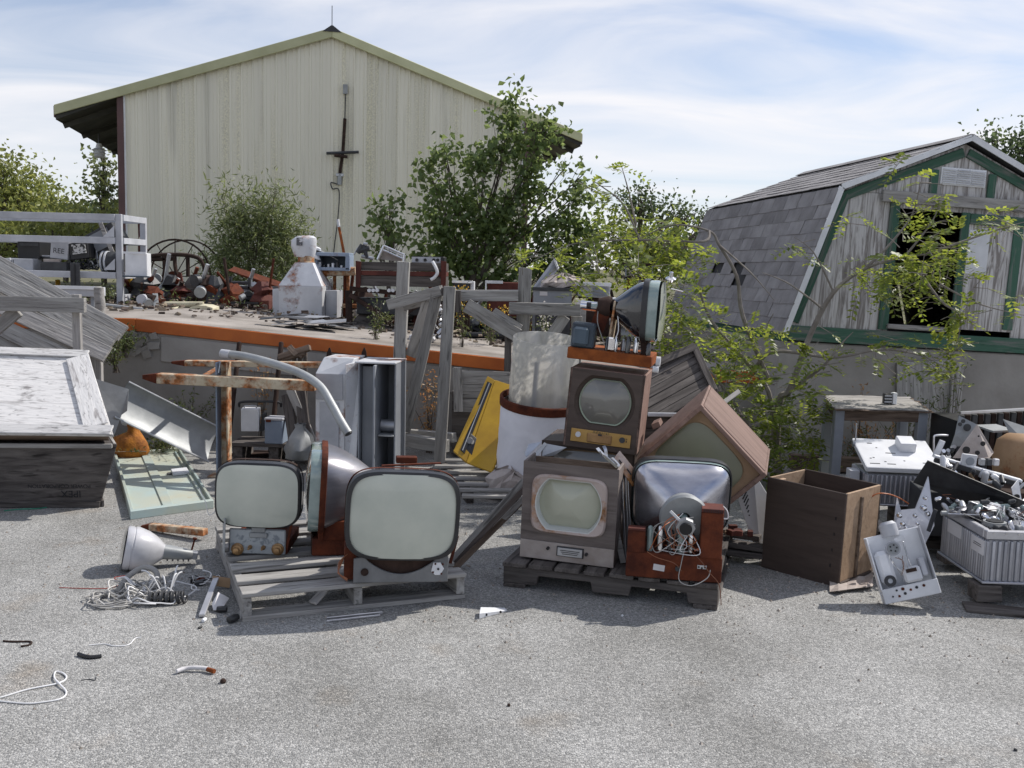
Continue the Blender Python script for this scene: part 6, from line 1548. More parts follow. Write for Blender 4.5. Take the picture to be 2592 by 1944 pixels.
# ================================================================== right hand pile
lp = thing('louvred_panel', 'white louvred metal panel standing beside the brown box', 'panel', G(1930, 1440))
P = [A(1867, 1264, 5.55), A(1909, 1191, 5.6), A(1948, 1330, 5.5), A(1926, 1436, 5.45)]
P = [A(1868, 1264, 5.6), A(1907, 1192, 5.62), A(1945, 1255, 5.62), A(1928, 1437, 5.5)]
n_ = (P[1] - P[0]).cross(P[3] - P[0]).normalized(); n_ = n_ if n_.y < 0 else -n_
MB().hexa(P, [p - n_ * .01 for p in P]).build('sheet', 'white_clean', lp, None, .002, True)
Q = [A(1928, 1437, 5.52), A(1945, 1256, 5.64), A(1962, 1262, 5.72), A(1950, 1437, 5.62)]
MB().hexa(Q, [p + V((0, .01, 0)) for p in Q]).build('fold', 'white_clean', lp, None, .002, True)
for k in range(7):
    p = P[0].lerp(P[3], .03 + k * .052); q = P[1].lerp(P[2], .03 + k * .09); a, b2 = p.lerp(q, .18), p.lerp(q, .42)
    MB().beam(a + n_ * .002, b2 + n_ * .002, .008, .006, n_).build('louvre', 'dark_metal', lp, None, 0, True)
# brown box shell
bc = [G(1925, 1435), G(2126, 1489), G(2183, 1446)]
e1 = (bc[1] - bc[0]); e2 = (bc[2] - bc[1]); wid, dep = .47, .39
yaw = math.degrees(math.atan2(e1.y, e1.x))
X = Mx.Translation(bc[0]) @ RZ(yaw) @ RY(1.5)
bs = thing('cabinet_shell', 'empty brown television cabinet shell standing open topped on the asphalt', 'cabinet', X)
hh = .515; t_ = .014
b = MB(); b.box((wid / 2, t_ / 2, hh / 2), (wid, t_, hh)); b.build('front_board', 'cabinet_brown', bs, None, .003)
bx(bs, 'rear_board', (wid / 2, dep - t_ / 2, hh / 2), (wid, t_, hh), 'cabinet_brown', None, .003)
bx(bs, 'left_board', (t_ / 2, dep / 2, hh / 2), (t_ - .002, dep - 2 * t_ - .002, hh - .004), 'plywood_tan', None, .002)
bx(bs, 'right_board', (wid - t_ / 2, dep / 2, hh / 2 + .006), (t_, dep - 2 * t_ - .002, hh - .012), 'plywood_tan', None, .002)
bx(bs, 'bottom_board', (wid / 2, dep / 2, .009), (wid - .03, dep - .03, .012), 'plywood_tan', None, 0)
bx(bs, 'base_batten', (wid + .004, dep / 2, .022), (.012, dep - .01, .04), 'cabinet_brown', None, .002)
bx(bs, 'centre_batten', (wid + .006, dep * .42, .26), (.012, .022, .44), 'wood_brown', None, .002)
for k in range(4): bx(bs, 'slot', (wid - .055 + .003 * k, -.001, .12 + k * .085), (.006, .003, .016), 'black', None, 0)
bx(bs, 'corner_block', (.06, .05, hh - .03), (.02, .06, .05), 'plywood_tan')
# cardboard under it
cb2 = thing('cardboard_sheet', 'warped cardboard sheet peeking out under the brown box', 'cardboard', G(2150, 1480))
b = MB(); ps_ = [[G(2100 + i * 22, 1500 - i * 3 - j * 22, .004 + .02 * abs(math.sin(i * 1.3 + j))) for i in range(6)] for j in range(3)]
vs = [p for r_ in ps_ for p in r_]; b.add(vs + [p + V((0, 0, .004)) for p in vs], [(j * 6 + i, j * 6 + i + 1, (j + 1) * 6 + i + 1, (j + 1) * 6 + i) for j in range(2) for i in range(5)] + [(18 + j * 6 + i, 18 + (j + 1) * 6 + i, 18 + (j + 1) * 6 + i + 1, 18 + j * 6 + i + 1) for j in range(2) for i in range(5)]); b.build('sheet', 'paper_dirty', cb2, None, 0, True)
# dark underlay of planks and scrap behind the box
un = thing('plank_heap', 'heap of dark planks and rusty bits between pallet and brown box', 'planks', G(1890, 1420))
for k, (x0, y0, x1, y1, z) in enumerate(((1840, 1395, 1940, 1405, .06), (1845, 1375, 1935, 1388, .10), (1850, 1350, 1925, 1360, .13))):
    board(un, 'plank', G(x0, y0, z), G(x1, y1, z), .09, .03, 'wood_dark', (0, 0, 1), True)
for k in range(5): bx(un, 'rusty_bit', tuple(WM[un].inverted() @ G(1855 + k * 14, 1335 + 6 * (k % 3), .17)), (.05, .03, .03), 'rusty_red', RZ(k * 40), .002)
bx(un, 'pale_block', tuple(WM[un].inverted() @ G(1843, 1345, .16)), (.05, .04, .02), 'plywood_tan', RZ(10))

# tilted white radio chassis in front
o = G(2236, 1530); X = Mx.Translation(o) @ RZ(-8) @ RY(-17) @ RX(-18)
rc2 = thing('radio_chassis', 'white tilted amplifier chassis with transformer and ring magnet, propped on its corner', 'chassis', X)
bx(rc2, 'base_plate', (.135, .01, .17), (.27, .010, .33), 'white_clean', None, .003)
MB().hexa([(0, -.075, 0), (.27, -.075, 0), (.27, .006, 0), (0, .006, 0)], [(0, -.075, .072), (.27, -.075, .072), (.27, -.069, .072), (0, -.069, .072)]).build('front_flange', 'white_clean', rc2, None, .003)
MB().hexa([(0, -.07, .06), (.008, -.07, .06), (.008, .01, .06), (0, .01, .06)], [(0, -.06, .33), (.008, -.06, .33), (.008, .01, .33), (0, .01, .33)]).build('side_flange', 'white_clean', rc2, None, .002)
MB().hexa([(.262, -.07, .06), (.27, -.07, .06), (.27, .01, .06), (.262, .01, .06)], [(.262, -.05, .33), (.27, -.05, .33), (.27, .01, .33), (.262, .01, .33)]).build('side_flange', 'grey_pale', rc2, None, .002)
bx(rc2, 'capacitor_block', (.055, -.03, .17), (.075, .055, .17), 'white_clean', None, .02)
b = MB(); b.lathe([(.012, -.008), (.028, -.008), (.028, .008), (.012, .008)], 24, RX(90)); b.build('ring_magnet', 'dark_metal', rc2, T(.055, -.068, .105))
disc(rc2, 'magnet_core', (.055, -.066, .105), .012, .012, 'galv')
bx(rc2, 'transformer', (.165, -.045, .115), (.085, .075, .075), 'white_clean', RY(0), .010); bx(rc2, 'transformer_window', (.163, -.085, .135), (.05, .004, .018), 'rust_dark', None, 0)
bx(rc2, 'small_can', (.228, -.03, .14), (.028, .05, .09), 'grey_pale', None, .004)
disc(rc2, 'valve_socket', (.115, -.05, .255), .036, .022, 'grey_pale'); disc(rc2, 'socket_face', (.115, -.064, .255), .028, .006, 'galv_dull')
for a in (0, 70, 140, 210, 290): disc(rc2, 'socket_pin', (.115 + .016 * math.cos(R(a)), -.068, .255 + .016 * math.sin(R(a))), .0045, .004, 'black', None, 8)
b = MB(); b.lathe([(0, 0), (.04, 0), (.044, .02), (.044, .06), (.03, .075), (0, .075)], 18); b.build('filter_can', 'grey_pale', rc2, T(.13, .0, .315))
bx(rc2, 'top_tab', (.20, -.03, .268), (.05, .006, .02), 'white_clean', RY(-8), 0); bx(rc2, 'spindle', (.172, -.04, .22), (.008, .008, .12), 'galv')
for k in range(8):
    p = V((.09 + .012 * k, -.05, .21)); tubeo(rc2, 'hook_up_wire', smooth_path([p, p + V((rnd.uniform(-.03, .03), -.04, -.03)), p + V((rnd.uniform(-.03, .04), -.02, -.09))]), .0016, ('grey_wire', 'white_wire', 'brown_wire')[k % 3], 5)
for k, (x, z, r) in enumerate(((.045, .03, .0045), (.075, .026, .006), (.105, .033, .007), (.135, .045, .006), (.165, .050, .007), (.20, .052, .007), (.07, .055, .005), (.10, .056, .008))):
    disc(rc2, 'panel_hole', (x, -.0765, z), r, .003, 'rust' if k % 2 else 'black', None, 12)
# punched bright plates with bulbs behind it
pp = thing('punched_plate', 'punched aluminium plate with shiny bulbs leaning behind the tilted chassis', 'plate', G(2290, 1420))
P = [A(2252, 1395, 5.15), A(2262, 1340, 5.2), A(2271, 1258, 5.3), A(2280, 1292, 5.28), (A(2318, 1288, 5.28)), A(2350, 1208, 5.35), A(2365, 1330, 5.22), A(2330, 1400, 5.12)]
b = MB(); vs = [tuple(p) for p in P]; b.add(vs + [tuple(p + V((0, .008, .001))) for p in P], [tuple(range(8)), tuple(reversed(range(8, 16)))] + [(i, (i + 1) % 8, 8 + (i + 1) % 8, 8 + i) for i in range(8)]); b.build('plate', 'alu', pp, None, .001, True)
for k, (x, y, r) in enumerate(((2275, 1304, .014), (2283, 1325, .014), (2314, 1304, .012), (2320, 1324, .010), (2292, 1335, .010), (2303, 1350, .014), (2340, 1260, .011), (2336, 1285, .018), (2346, 1300, .014), (2262, 1340, .012))):
    b = MB(); b.lathe([(0, -.012), (r, -.008), (r * 1.05, .002), (r * .7, r), (0, r * 1.2)], 14, RX(90)); b.build('bulb', 'chrome', pp, WM[pp].inverted() @ Mx.Translation(A(x, y, 5.2) + V((0, -.01, 0))))
MB().beam(A(2350, 1345, 5.14), A(2368, 1290, 5.18), .022, .008, (0, -1, 0)).build('nameplate', 'dark_metal', pp, None, .001, True)
oc = thing('orange_cable', 'stiff orange cable arching from the brown box to the punched plate', 'cable', G(2200, 1450))
tubeo(oc, 'cable', smooth_path([A(2172, 1315, 5.3), A(2185, 1280, 5.25), A(2215, 1252, 5.22), A(2245, 1250, 5.22), A(2275, 1260, 5.28), A(2300, 1275, 5.3)], 6), .0035, 'orange_wire', 6, world=True)

# ribbed aluminium units
def ribbed(name, label, X, W, D, H, nx_, ny_, flange=True):
    t = thing(name, label, 'equipment', X)
    bx(t, 'core', (W / 2, D / 2, H / 2), (W - .02, D - .02, H - .004), 'ribbed_alu', None, .004)
    rib = MB(); rib.lathe([(0, 0), (.009, .002), (.0095, .01), (.0095, H - .03), (.008, H - .022), (0, H - .018)], 10); me = rib.mesh('rib')
    for i in range(nx_):
        link('cooling_rib', me, 'ribbed_alu', t, T(.012 + i * (W - .024) / (nx_ - 1), .008, .012))
    for j in range(ny_):
        link('cooling_rib', me, 'ribbed_alu', t, T(.008, .02 + j * (D - .03) / (ny_ - 1), .012))
    bx(t, 'base_flange', (W / 2, D / 2, .006), (W + .02, D + .02, .012), 'ribbed_alu', None, .003)
    if flange:
        for c, d in (((W / 2, .015, H + .022), (W, .03, .045)), ((.015, D / 2 + .02, H + .022), (.03, D - .04, .045)), ((W / 2, D - .012, H + .022), (W - .062, .02, .045)), ((W - .012, D / 2, H + .022), (.02, D - .07, .045))): bx(t, 'top_frame', c, d, 'alu', None, .004)
        for k in range(9): disc(t, 'screw', (.03 + k * (W - .06) / 8, -.002, H + .032), .0045, .006, 'chrome', None, 8)
    return t
cn_ = A(2487, 1497, 4.8); X = Mx.Translation(V((cn_.x, 4.8, .115))) @ RZ(-1)
ru = ribbed('ribbed_unit', 'silver ribbed aluminium power unit with two paper labels at the right edge', X, .56, .53, .225, 19, 20)
bx(ru, 'paper_label', (-.003, .085, .175), (.004, .14, .075), 'paper', None, 0); bx(ru, 'paper_label', (-.003, .36, .185), (.004, .17, .07), 'paper', None, 0)
bx(ru, 'label_print', (-.006, .085, .185), (.001, .08, .003), 'dark_metal', None, 0); bx(ru, 'label_print', (-.006, .085, .175), (.001, .09, .003), 'dark_metal', None, 0)
bx(ru, 'top_tray', (.30, .26, .21), (.5, .46, .01), 'galv_dull', None, 0)
for k in range(26):
    x, y = rnd.uniform(.05, .5), rnd.uniform(.05, .48); r = rnd.uniform(.012, .03); h_ = rnd.uniform(.04, .10)
    if k % 3 == 0:
        bx(ru, 'component', (x, y, .225 + h_ / 2), (r * 2, r * 2.4, h_), ('alu', 'galv_dull', 'dark_metal', 'white_clean')[k % 4], RZ(rnd.uniform(-40, 40)) if False else None, .004)
    else:
        b = MB(); b.lathe([(r, 0), (r, h_ * .8), (r * .7, h_), (0, h_ * 1.02)], 14); b.build('component', ('chrome', 'galv', 'alu_bright', 'black')[k % 4], ru, T(x, y, .22) @ RX(rnd.uniform(-50, 50)) @ RY(rnd.uniform(-40, 40)))
disc(ru, 'round_socket', (.10, .14, .275), .055, .02, 'galv_dull', None, 24, 'Z'); disc(ru, 'socket_well', (.10, .14, .287), .042, .006, 'black', None, 24, 'Z')
for k in range(8):
    p = V((rnd.uniform(.05, .5), rnd.uniform(.05, .45), .28)); tubeo(ru, 'hook_up_wire', smooth_path([p, p + V((rnd.uniform(-.05, .05), rnd.uniform(-.05, .05), .05)), p + V((rnd.uniform(-.1, .1), rnd.uniform(-.1, .1), .0))]), .002, ('grey_wire', 'white_wire')[k % 2], 5)
kb = thing('wood_block', 'dark wood block propping the ribbed unit on a flat board', 'block', G(2500, 1540))
MB().box((0, 0, 0), (.12, .12, .09), jit=.006).build('block', 'wood_dark', kb, T(0.02, .09, .064), .004)
kp2 = thing('flat_board', 'flat dark board on the asphalt under the wood block', 'board', G(2500, 1555))
board(kp2, 'board', G(2440, 1535, .009), G(2440, 1535, .009) + V((.45, -.12, 0)), .13, .016, 'wood_dark', (0, 0, 1), True)

X = Mx.Translation(V((A(2188, 1275, 6.0).x, 6.0, A(2188, 1278, 6.0).z))) @ RZ(-5)
z_ = X.translation.z
r2 = ribbed('ribbed_unit', 'second ribbed aluminium unit under the sunlit white metal tray', X, .42, .36, .20, 15, 12, False)
st2 = thing('support_blocks', 'dark stacked timbers under the second ribbed unit', 'timber', V((X.translation.x, 6.1, 0)))
for k in range(2):
    board(st2, 'timber', V((X.translation.x + .05 + .3 * k, 6.0, (z_ - .012) / 2)), V((X.translation.x + .05 + .3 * k, 6.4, (z_ - .012) / 2)), .10, z_ - .016, 'wood_dark', (0, 0, 1), True)
X2 = Mx.Translation(V((X.translation.x, 6.0, z_ + .225))) @ RZ(-5) @ RX(17)
wt = thing('metal_tray', 'bright white drilled metal tray catching the sun above the ribbed unit', 'tray', X2)
bx(wt, 'tray_top', (.23, .20, .012), (.46, .40, .008), 'white_clean', None, .002); bx(wt, 'front_lip', (.23, .0, .0), (.46, .008, .03), 'white_clean', None, .002); bx(wt, 'side_lip', (.0, .2, .0), (.008, .39, .03), 'white_clean', None, .002)
bx(wt, 'raised_box', (.30, .28, .045), (.10, .12, .06), 'white_clean', None, .004)
for k, (x, y, w) in enumerate(((.09, .33, .03), (.19, .20, .06), (.06, .05, .06), (.16, .05, .05), (.05, .12, .012), (.07, .13, .012), (.13, .08, .012), (.38, .08, .05), (.25, .1, .01), (.12, .27, .01))): bx(wt, 'slot', (x, y, .0165), (w, .008, .002), 'dark_metal', None, 0)
tubeo(wt, 'mast_rod', [(.01, .36, .0), (.005, .38, .13)], .005, 'galv', 8); disc(wt, 'rod_knob', (-.008, .33, .01), .02, .015, 'galv', None, 14, 'X')
bx(r2, 'side_box', (-.05, .12, .16), (.06, .10, .08), 'grey_pale', None, .003)

# big dark pan with its bright rail
dp = thing('equipment_rack', 'long upturned equipment pan, dark underside toward the camera, on the ribbed unit', 'equipment', A(2440, 1230, 5.4))
P = [A(2311, 1222, 5.35), A(2348, 1164, 5.45), A(2590, 1275, 5.2), A(2540, 1300, 5.05)]
P = [A(2311, 1222, 5.48), A(2348, 1166, 5.38), A(2600, 1272, 5.18), A(2530, 1310, 5.36)]
n_ = (P[1] - P[0]).cross(P[3] - P[0]).normalized(); n_ = n_ if n_.y < 0 else -n_
MB().hexa(P, [p - n_ * .008 for p in P]).build('pan_underside', 'dark_metal', dp, None, .002, True)
MB().beam(A(2365, 1155, 5.6), A(2585, 1218, 5.5), .05, .02, (0, 0, 1)).build('top_rail', 'white_clean', dp, None, .003, True)
MB().beam(A(2365, 1163, 5.58), A(2585, 1228, 5.48), .03, .03, (0, 0, 1)).build('under_rail', 'dark_metal', dp, None, .003, True)
P2 = [A(2560, 1235, 5.3), A(2578, 1212, 5.35), A(2590, 1290, 5.3), A(2570, 1282, 5.28)]
MB().hexa(P2, [p + V((0, .006, 0)) for p in P2]).build('end_plate', 'alu', dp, None, .001, True)
disc(dp, 'end_plate_hole', tuple(WM[dp].inverted() @ (A(2574, 1257, 5.29))), .014, .01, 'black')
bx(dp, 'red_box', tuple(WM[dp].inverted() @ A(2545, 1242, 5.45)), (.09, .05, .06), 'rusty_red', RY(20))
for k in range(18):
    t__ = rnd.random(); p = A(2385, 1182, 5.5).lerp(A(2580, 1240, 5.42), t__) + V((0, rnd.uniform(-.03, .05), rnd.uniform(-.03, .01))); r = rnd.uniform(.008, .018); h_ = rnd.uniform(.03, .07)
    b = MB(); b.lathe([(r, 0), (r, h_), (r * .6, h_ * 1.2), (0, h_ * 1.22)], 10); b.build('component', ('galv', 'dark_metal', 'white_clean', 'chrome', 'cardboard')[k % 5], dp, WM[dp].inverted() @ Mx.Translation(p) @ RX(rnd.uniform(-70, 70)) @ RY(rnd.uniform(-60, 60)))
P3 = [A(2500, 1290, 5.1), A(2512, 1275, 5.15), A(2540, 1282, 5.12), A(2535, 1300, 5.08)]
MB().hexa(P3, [p + V((0, .03, .004)) for p in P3]).build('grey_box', 'grey_pale', dp, None, .002, True)
for k in range(12):
    p = A(2375 + 17 * k, 1262 + (k * 37) % 50, 5.12); b = MB(); r = rnd.uniform(.008, .018); b.lathe([(0, -r * 2), (r, -r * 1.5), (r, r), (0, r * 2)], 12, RX(rnd.uniform(0, 90)) @ RY(rnd.uniform(0, 90))); b.build('component', ('chrome', 'galv_dull', 'glass_edge', 'dark_metal')[k % 4], dp, WM[dp].inverted() @ Mx.Translation(p))
# triangular perforated plate
tp2 = thing('triangle_plate', 'tan triangular metal plate with round holes on top of the equipment pile', 'plate', A(2460, 1150, 5.6))
P = [A(2474, 1074, 5.7), A(2412, 1160, 5.65), A(2505, 1160, 5.6), A(2516, 1146, 5.65)]
MB().hexa(P, [p + V((0, .008, 0)) for p in P]).build('plate', 'paper_dirty', tp2, None, .002, True)
for x, y, r in ((2446, 1139, .021), (2488, 1123, .014), (2474, 1146, .013), (2477, 1104, .005)): disc(tp2, 'hole', tuple(WM[tp2].inverted() @ (A(x, y, 5.62))), r, .006, 'black')
P = [A(2428, 1052, 5.85), A(2418, 1100, 5.8), A(2408, 1130, 5.8), A(2452, 1130, 5.78), A(2476, 1076, 5.8)]
b = MB(); b.add([tuple(p) for p in P] + [tuple(p + V((0, .008, 0))) for p in P], [tuple(range(5)), tuple(reversed(range(5, 10)))] + [(i, (i + 1) % 5, 5 + (i + 1) % 5, 5 + i) for i in range(5)]); b.build('rear_plate', 'galv_dull', tp2, None, 0, True)
for x, y, r in ((2438, 1066, .012), (2448, 1082, .022), (2430, 1074, .012)): disc(tp2, 'hole', tuple(WM[tp2].inverted() @ (A(x, y, 5.79))), r, .006, 'dark_metal')
wh2 = thing('white_block', 'white square speaker plate with a round hole below the triangle plate', 'plate', A(2452, 1165, 5.55))
bx(wh2, 'plate', (0, 0, 0), (.085, .02, .07), 'white_clean', RY(6), .003); disc(wh2, 'hole', (.003, -.012, -.004), .024, .004, 'grey_paint')
for k in range(3): bx(wh2, 'terminal', (.085 + k * .04, .02, -.01), (.03, .03, .04), ('galv', 'dark_metal', 'alu')[k], None, .004)
gf = thing('wire_frame', 'bent bright wire frame and fittings left of the triangle plate', 'frame', A(2390, 1140, 5.8))
tubeo(gf, 'frame_wire', smooth_path([A(2364, 1150, 5.8), A(2364, 1110, 5.8), A(2370, 1102, 5.8), A(2400, 1102, 5.8)], 4), .006, 'alu_bright', 6, world=True)
MB().beam(A(2366, 1158, 5.7), A(2386, 1115, 5.7), .03, .02, (0, -1, 0)).build('bright_bar', 'white_clean', gf, None, .002, True)
for k in range(8): disc(gf, 'fitting', tuple(WM[gf].inverted() @ A(2372 + k * 6, 1130 + (k * 13) % 28, 5.75)), .012, .03, ('dark_metal', 'galv', 'chrome')[k % 3], RX(rnd.uniform(-40, 40)), 12)
# dark crate and orange drum at the edge
dc_ = thing('corrugated_bin', 'dark ribbed bin with a bright top edge at the right edge of the pile', 'bin', V((A(2520, 1200, 6.6).x, 6.6, 0)))
p, q = A(2430, 1045, 6.55), A(2660, 1032, 6.55)
MB().beam(p, q, .03, .018, (0, 0, 1)).build('top_edge', 'alu_bright', dc_, None, .002, True)
for k in range(14):
    a = p.lerp(q, (k + .5) / 14); MB().box((0, 0, 0), (.036, .03, a.z - .02)).build('rib', 'rust_dark' if k % 2 else 'dark_metal', dc_, WM[dc_].inverted() @ T(a.x, 6.57 + .01 * (k % 2), a.z / 2 - .01), .004)
MB().box((0, 0, 0), (.60, .4, p.z - .06)).build('bin_body', 'black', dc_, WM[dc_].inverted() @ T((p.x + q.x) / 2, 6.8, (p.z - .06) / 2))
MB().beam(A(2490, 1085, 6.3), A(2545, 1083, 6.3), .25, .012, (0, 0, 1)).build('inner_shelf', 'galv_dull', dc_, None, 0, True)
P = [A(2540, 1065, 6.2), A(2600, 1085, 6.1), A(2600, 1125, 6.0), A(2560, 1110, 6.1)]; MB().hexa(P, [p + V((0, .01, .01)) for p in P]).build('bent_sheet', 'galv_dull', dc_, None, 0, True)
od = thing('orange_drum', 'rust orange rounded tank cut off by the right edge', 'tank', V((A(2620, 1200, 5.9).x, 6.0, 0)))
zz0, zz1 = A(2600, 1225, 6.0).z, A(2600, 1103, 6.0).z
b = MB(); b.lathe([(0, zz0), (.13, zz0 + .01), (.19, zz0 + .06), (.20, (zz0 + zz1) / 2), (.18, zz1 - .04), (.13, zz1), (0, zz1 + .005)], 30); b.build('tank', 'tank_tan', od)
for k in range(3): MB().box((0, 0, 0), (.06, .06, zz0 + .04)).build('leg', 'rust_dark', od, T(.12 * math.cos(k * 2.1), .12 * math.sin(k * 2.1), zz0 / 2))
# supporting dark heap
hp = thing('scrap_heap_base', 'dark timbers and scrap under the equipment pile', 'timber', V((2.6, 5.8, 0)))
for k in range(6):
    board(hp, 'timber', V((2.45 + .1 * (k % 2), 5.45 + .16 * k, .06 + .05 * (k % 2))), V((3.5, 5.45 + .17 * k, .06 + .05 * (k % 2))), .12, .05, 'wood_dark', (0, 0, 1), True)
for k in range(4): bx(hp, 'scrap_box', (-.1 + .22 * k, -.1 + .08 * (k % 2), .28), (.18, .3, .26), ('dark_metal', 'galv_dull', 'rust_dark', 'dark_metal')[k], RZ(8 * (k - 1)), .004)
# slanted loose slab
sl2 = thing('tilted_slab', 'grey tilted slab beside the brown box', 'slab', G(2230, 1440))
P = [A(2210, 1335, 5.7), A(2208, 1300, 5.8), A(2250, 1335, 5.5), A(2245, 1345, 5.5)]; MB().hexa(P, [p + V((0, .02, -.02)) for p in P]).build('slab', 'wood_pale', sl2, None, .002, True)

# tangle of valves, cans and small chassis on the ribbed unit
tg = thing('valve_chassis', 'tangled aluminium valve chassis lying on top of the labelled ribbed unit', 'chassis', V((2.55, 5.1, .34)))
for k in range(5):
    bx(tg, 'chassis_plate', (-.16 + .14 * k, -.02 + .09 * (k % 3), .05 + .02 * (k % 2)), (.15, .11, .006), 'alu', None, .001).rotation_euler = (rnd.uniform(-.5, .3), rnd.uniform(-.4, .4), rnd.uniform(-.6, .6))
for k in range(34):
    r_ = rnd.uniform(.008, .017); h_ = rnd.uniform(.03, .065); b = MB(); b.lathe([(0, 0), (r_, .002), (r_, h_ * .75), (r_ * .75, h_ * .95), (r_ * .2, h_ * 1.05), (0, h_ * 1.06)], 12)
    b.build('valve', ('chrome', 'alu_bright', 'glass_edge', 'black_glass', 'galv')[k % 5], tg, T(rnd.uniform(-.22, .42), rnd.uniform(-.12, .28), rnd.uniform(.02, .10)) @ RX(rnd.uniform(-75, 50)) @ RY(rnd.uniform(-60, 60)))
for k in range(14):
    p = V((rnd.uniform(-.2, .4), rnd.uniform(-.1, .2), rnd.uniform(.05, .13))); tubeo(tg, 'hook_up_wire', smooth_path([p, p + V((rnd.uniform(-.06, .06), rnd.uniform(-.06, .02), rnd.uniform(-.02, .05))), p + V((rnd.uniform(-.1, .1), rnd.uniform(-.08, .04), -.03))]), .0018, ('grey_wire', 'white_wire', 'brown_wire', 'orange_wire')[k % 4], 5)
for k in range(3): bx(tg, 'transformer', (-.05 + .17 * k, .10, .07), (.06, .05, .06), ('galv_dull', 'dark_metal', 'grey_pale')[k], RZ(20 * k), .005)
# ---- work table
TX = Mx.Translation(V((0, 0, 0)))
tt = thing('work_table', 'old table with a peeling plywood top in front of the foundation wall', 'table', G(2230, 1260))
c4 = [A(2112, 1028, 6.9), A(2352, 1044, 6.9), A(2300, 1008, 7.7), A(2085, 995, 7.7)]
zt = sum(p.z for p in c4[:2]) / 2
c4 = [V((p.x, p.y, zt)) for p in c4]
for k in range(3):
    sft = V((.012 * k, -.008 * k, -.006 * k)); q = [p + sft for p in c4]
    b = MB(); n = 14
    top = []
    for i in range(4):
        for j in range(n):
            p = q[i].lerp(q[(i + 1) % 4], j / n); top.append(p + V((rnd.gauss(0, .010), rnd.gauss(0, .010), rnd.gauss(0, .002))))
    m_ = len(top); b.add(top + [p + V((0, 0, -.0055)) for p in top], [tuple(range(m_)), tuple(reversed(range(m_, 2 * m_)))] + [(i, (i + 1) % m_, m_ + (i + 1) % m_, m_ + i) for i in range(m_)]); b.build('top_ply', 'wood_pale' if k == 0 else 'wood_brown', tt, None, 0, True)
ins_ = lambda p, u: p.lerp((c4[0] + c4[2]) / 2, u)
for i in range(4):
    p, q = ins_(c4[i], .08), ins_(c4[(i + 1) % 4], .08); board(tt, 'apron', p + V((0, 0, -.055)), q + V((0, 0, -.055)), .07, .02, 'wood_brown', ((p + q) / 2 - (c4[0] + c4[2]) / 2), True)
    p = ins_(c4[i], .12); board(tt, 'leg', V((p.x, p.y, zt - .02)), V((p.x - .01, p.y, 0)), .065, .06, 'grey_paint', (0, -1, 0), True)
sb2 = thing('small_component', 'little white and black electrical block on the table top', 'component', V((A(2252, 1012, 7.2).x, 7.2, zt)))
bx(sb2, 'white_side', (.03, 0, .045), (.03, .05, .085), 'white_clean', None, .003); bx(sb2, 'coil', (-.018, 0, .042), (.06, .045, .075), 'dark_metal', None, .006)
for k in range(3): bx(sb2, 'winding', (-.018, -.024, .02 + k * .022), (.056, .004, .010), 'grey_pale', None, .001)
lb = thing('log_edge', 'weathered timber lying along the wall behind the table', 'timber', V((A(2130, 1170, 8.2).x, 8.2, 0)))
board(lb, 'timber', A(2000, 1168, 8.15), A(2200, 1178, 8.15), .12, .10, 'wood_brown', (0, -1, 0), True)
# ================================================================== junk on the upper level
def up(px, py, Y): return A(px, py, Y)
def zs(x, y): return upper_z(x, y) if y > 12.3 else ramp_z(x) + .006 + (y - YW) * .004
def pbox(parent, name, x0, y0, x1, y1, Y, dep, m, bevel=.004, rot=None, jit=0):
    """box whose front face spans the given outline at depth Y"""
    a, b2 = A(x0, y1, Y), A(x1, y0, Y); w, h = b2.x - a.x, b2.z - a.z
    c = V(((a.x + b2.x) / 2, Y + dep / 2, (a.z + b2.z) / 2))
    X = WM[parent].inverted() @ Mx.Translation(c) @ (rot if rot is not None else I4)
    return MB().box((0, 0, 0), (w, dep, h), jit=jit).build(name, m, parent, X, bevel)
def base(px, py, Y): 
    p = A(px, py, Y); return V((p.x, p.y, zs(p.x, p.y)))
# ---- grey slotted rack at far left
rk = thing('steel_rack', 'grey painted steel rack loaded with old electronics left of the warehouse corner', 'rack', base(250, 770, 11.5))
yf, yb = 11.5, 12.25
zf = lambda px, py, Y=11.5: A(px, py, Y).z
xr = A(303, 660, yf).x; xb = A(343, 660, yb).x; zb = zs(xr, yf)
ztop = zf(300, 542)
for x, y in ((xr, yf), (xr + .0, yb), (xr - 2.2, yf), (xr - 2.2, yb)):
    bx(rk, 'post', tuple(WM[rk].inverted() @ V((x, y, (ztop + zb) / 2))), (.07, .05, ztop - zb), 'grey_pale', None, .004)
def beamz(z, y, h_=.075): 
    bx(rk, 'beam', tuple(WM[rk].inverted() @ V((xr - 1.1, y - .031, z))), (2.13, .03, h_), 'grey_pale', None, .003)
for z in (ztop - .04, zf(200, 607), zf(200, 695)):
    beamz(z, yf); beamz(z, yb)
    bx(rk, 'side_beam', tuple(WM[rk].inverted() @ V((xr + .035, (yf + yb) / 2, z))), (.02, yb - yf - .06, .07), 'grey_pale', None, .003)
bx(rk, 'side_beam', tuple(WM[rk].inverted() @ V((xr + .035, (yf + yb) / 2, zb + .08))), (.02, yb - yf - .06, .08), 'grey_pale', None, .003)
zsh = zf(200, 690) + .0
bx(rk, 'shelf', tuple(WM[rk].inverted() @ V((xr - 1.1, (yf + yb) / 2, zsh - .012))), (2.1, yb - yf - .08, .012), 'galv_dull', None, 0)
for sx_, z in ((-1, zsh), (-1, zf(200, 607))):
    b = MB(); b.prism([(0, 0), (-.13, 0), (0, .13)], .004, WM[rk].inverted() @ T(xr - .036, yf - .05, z + .04) @ RX(90)); b.build('gusset', 'grey_pale', rk)
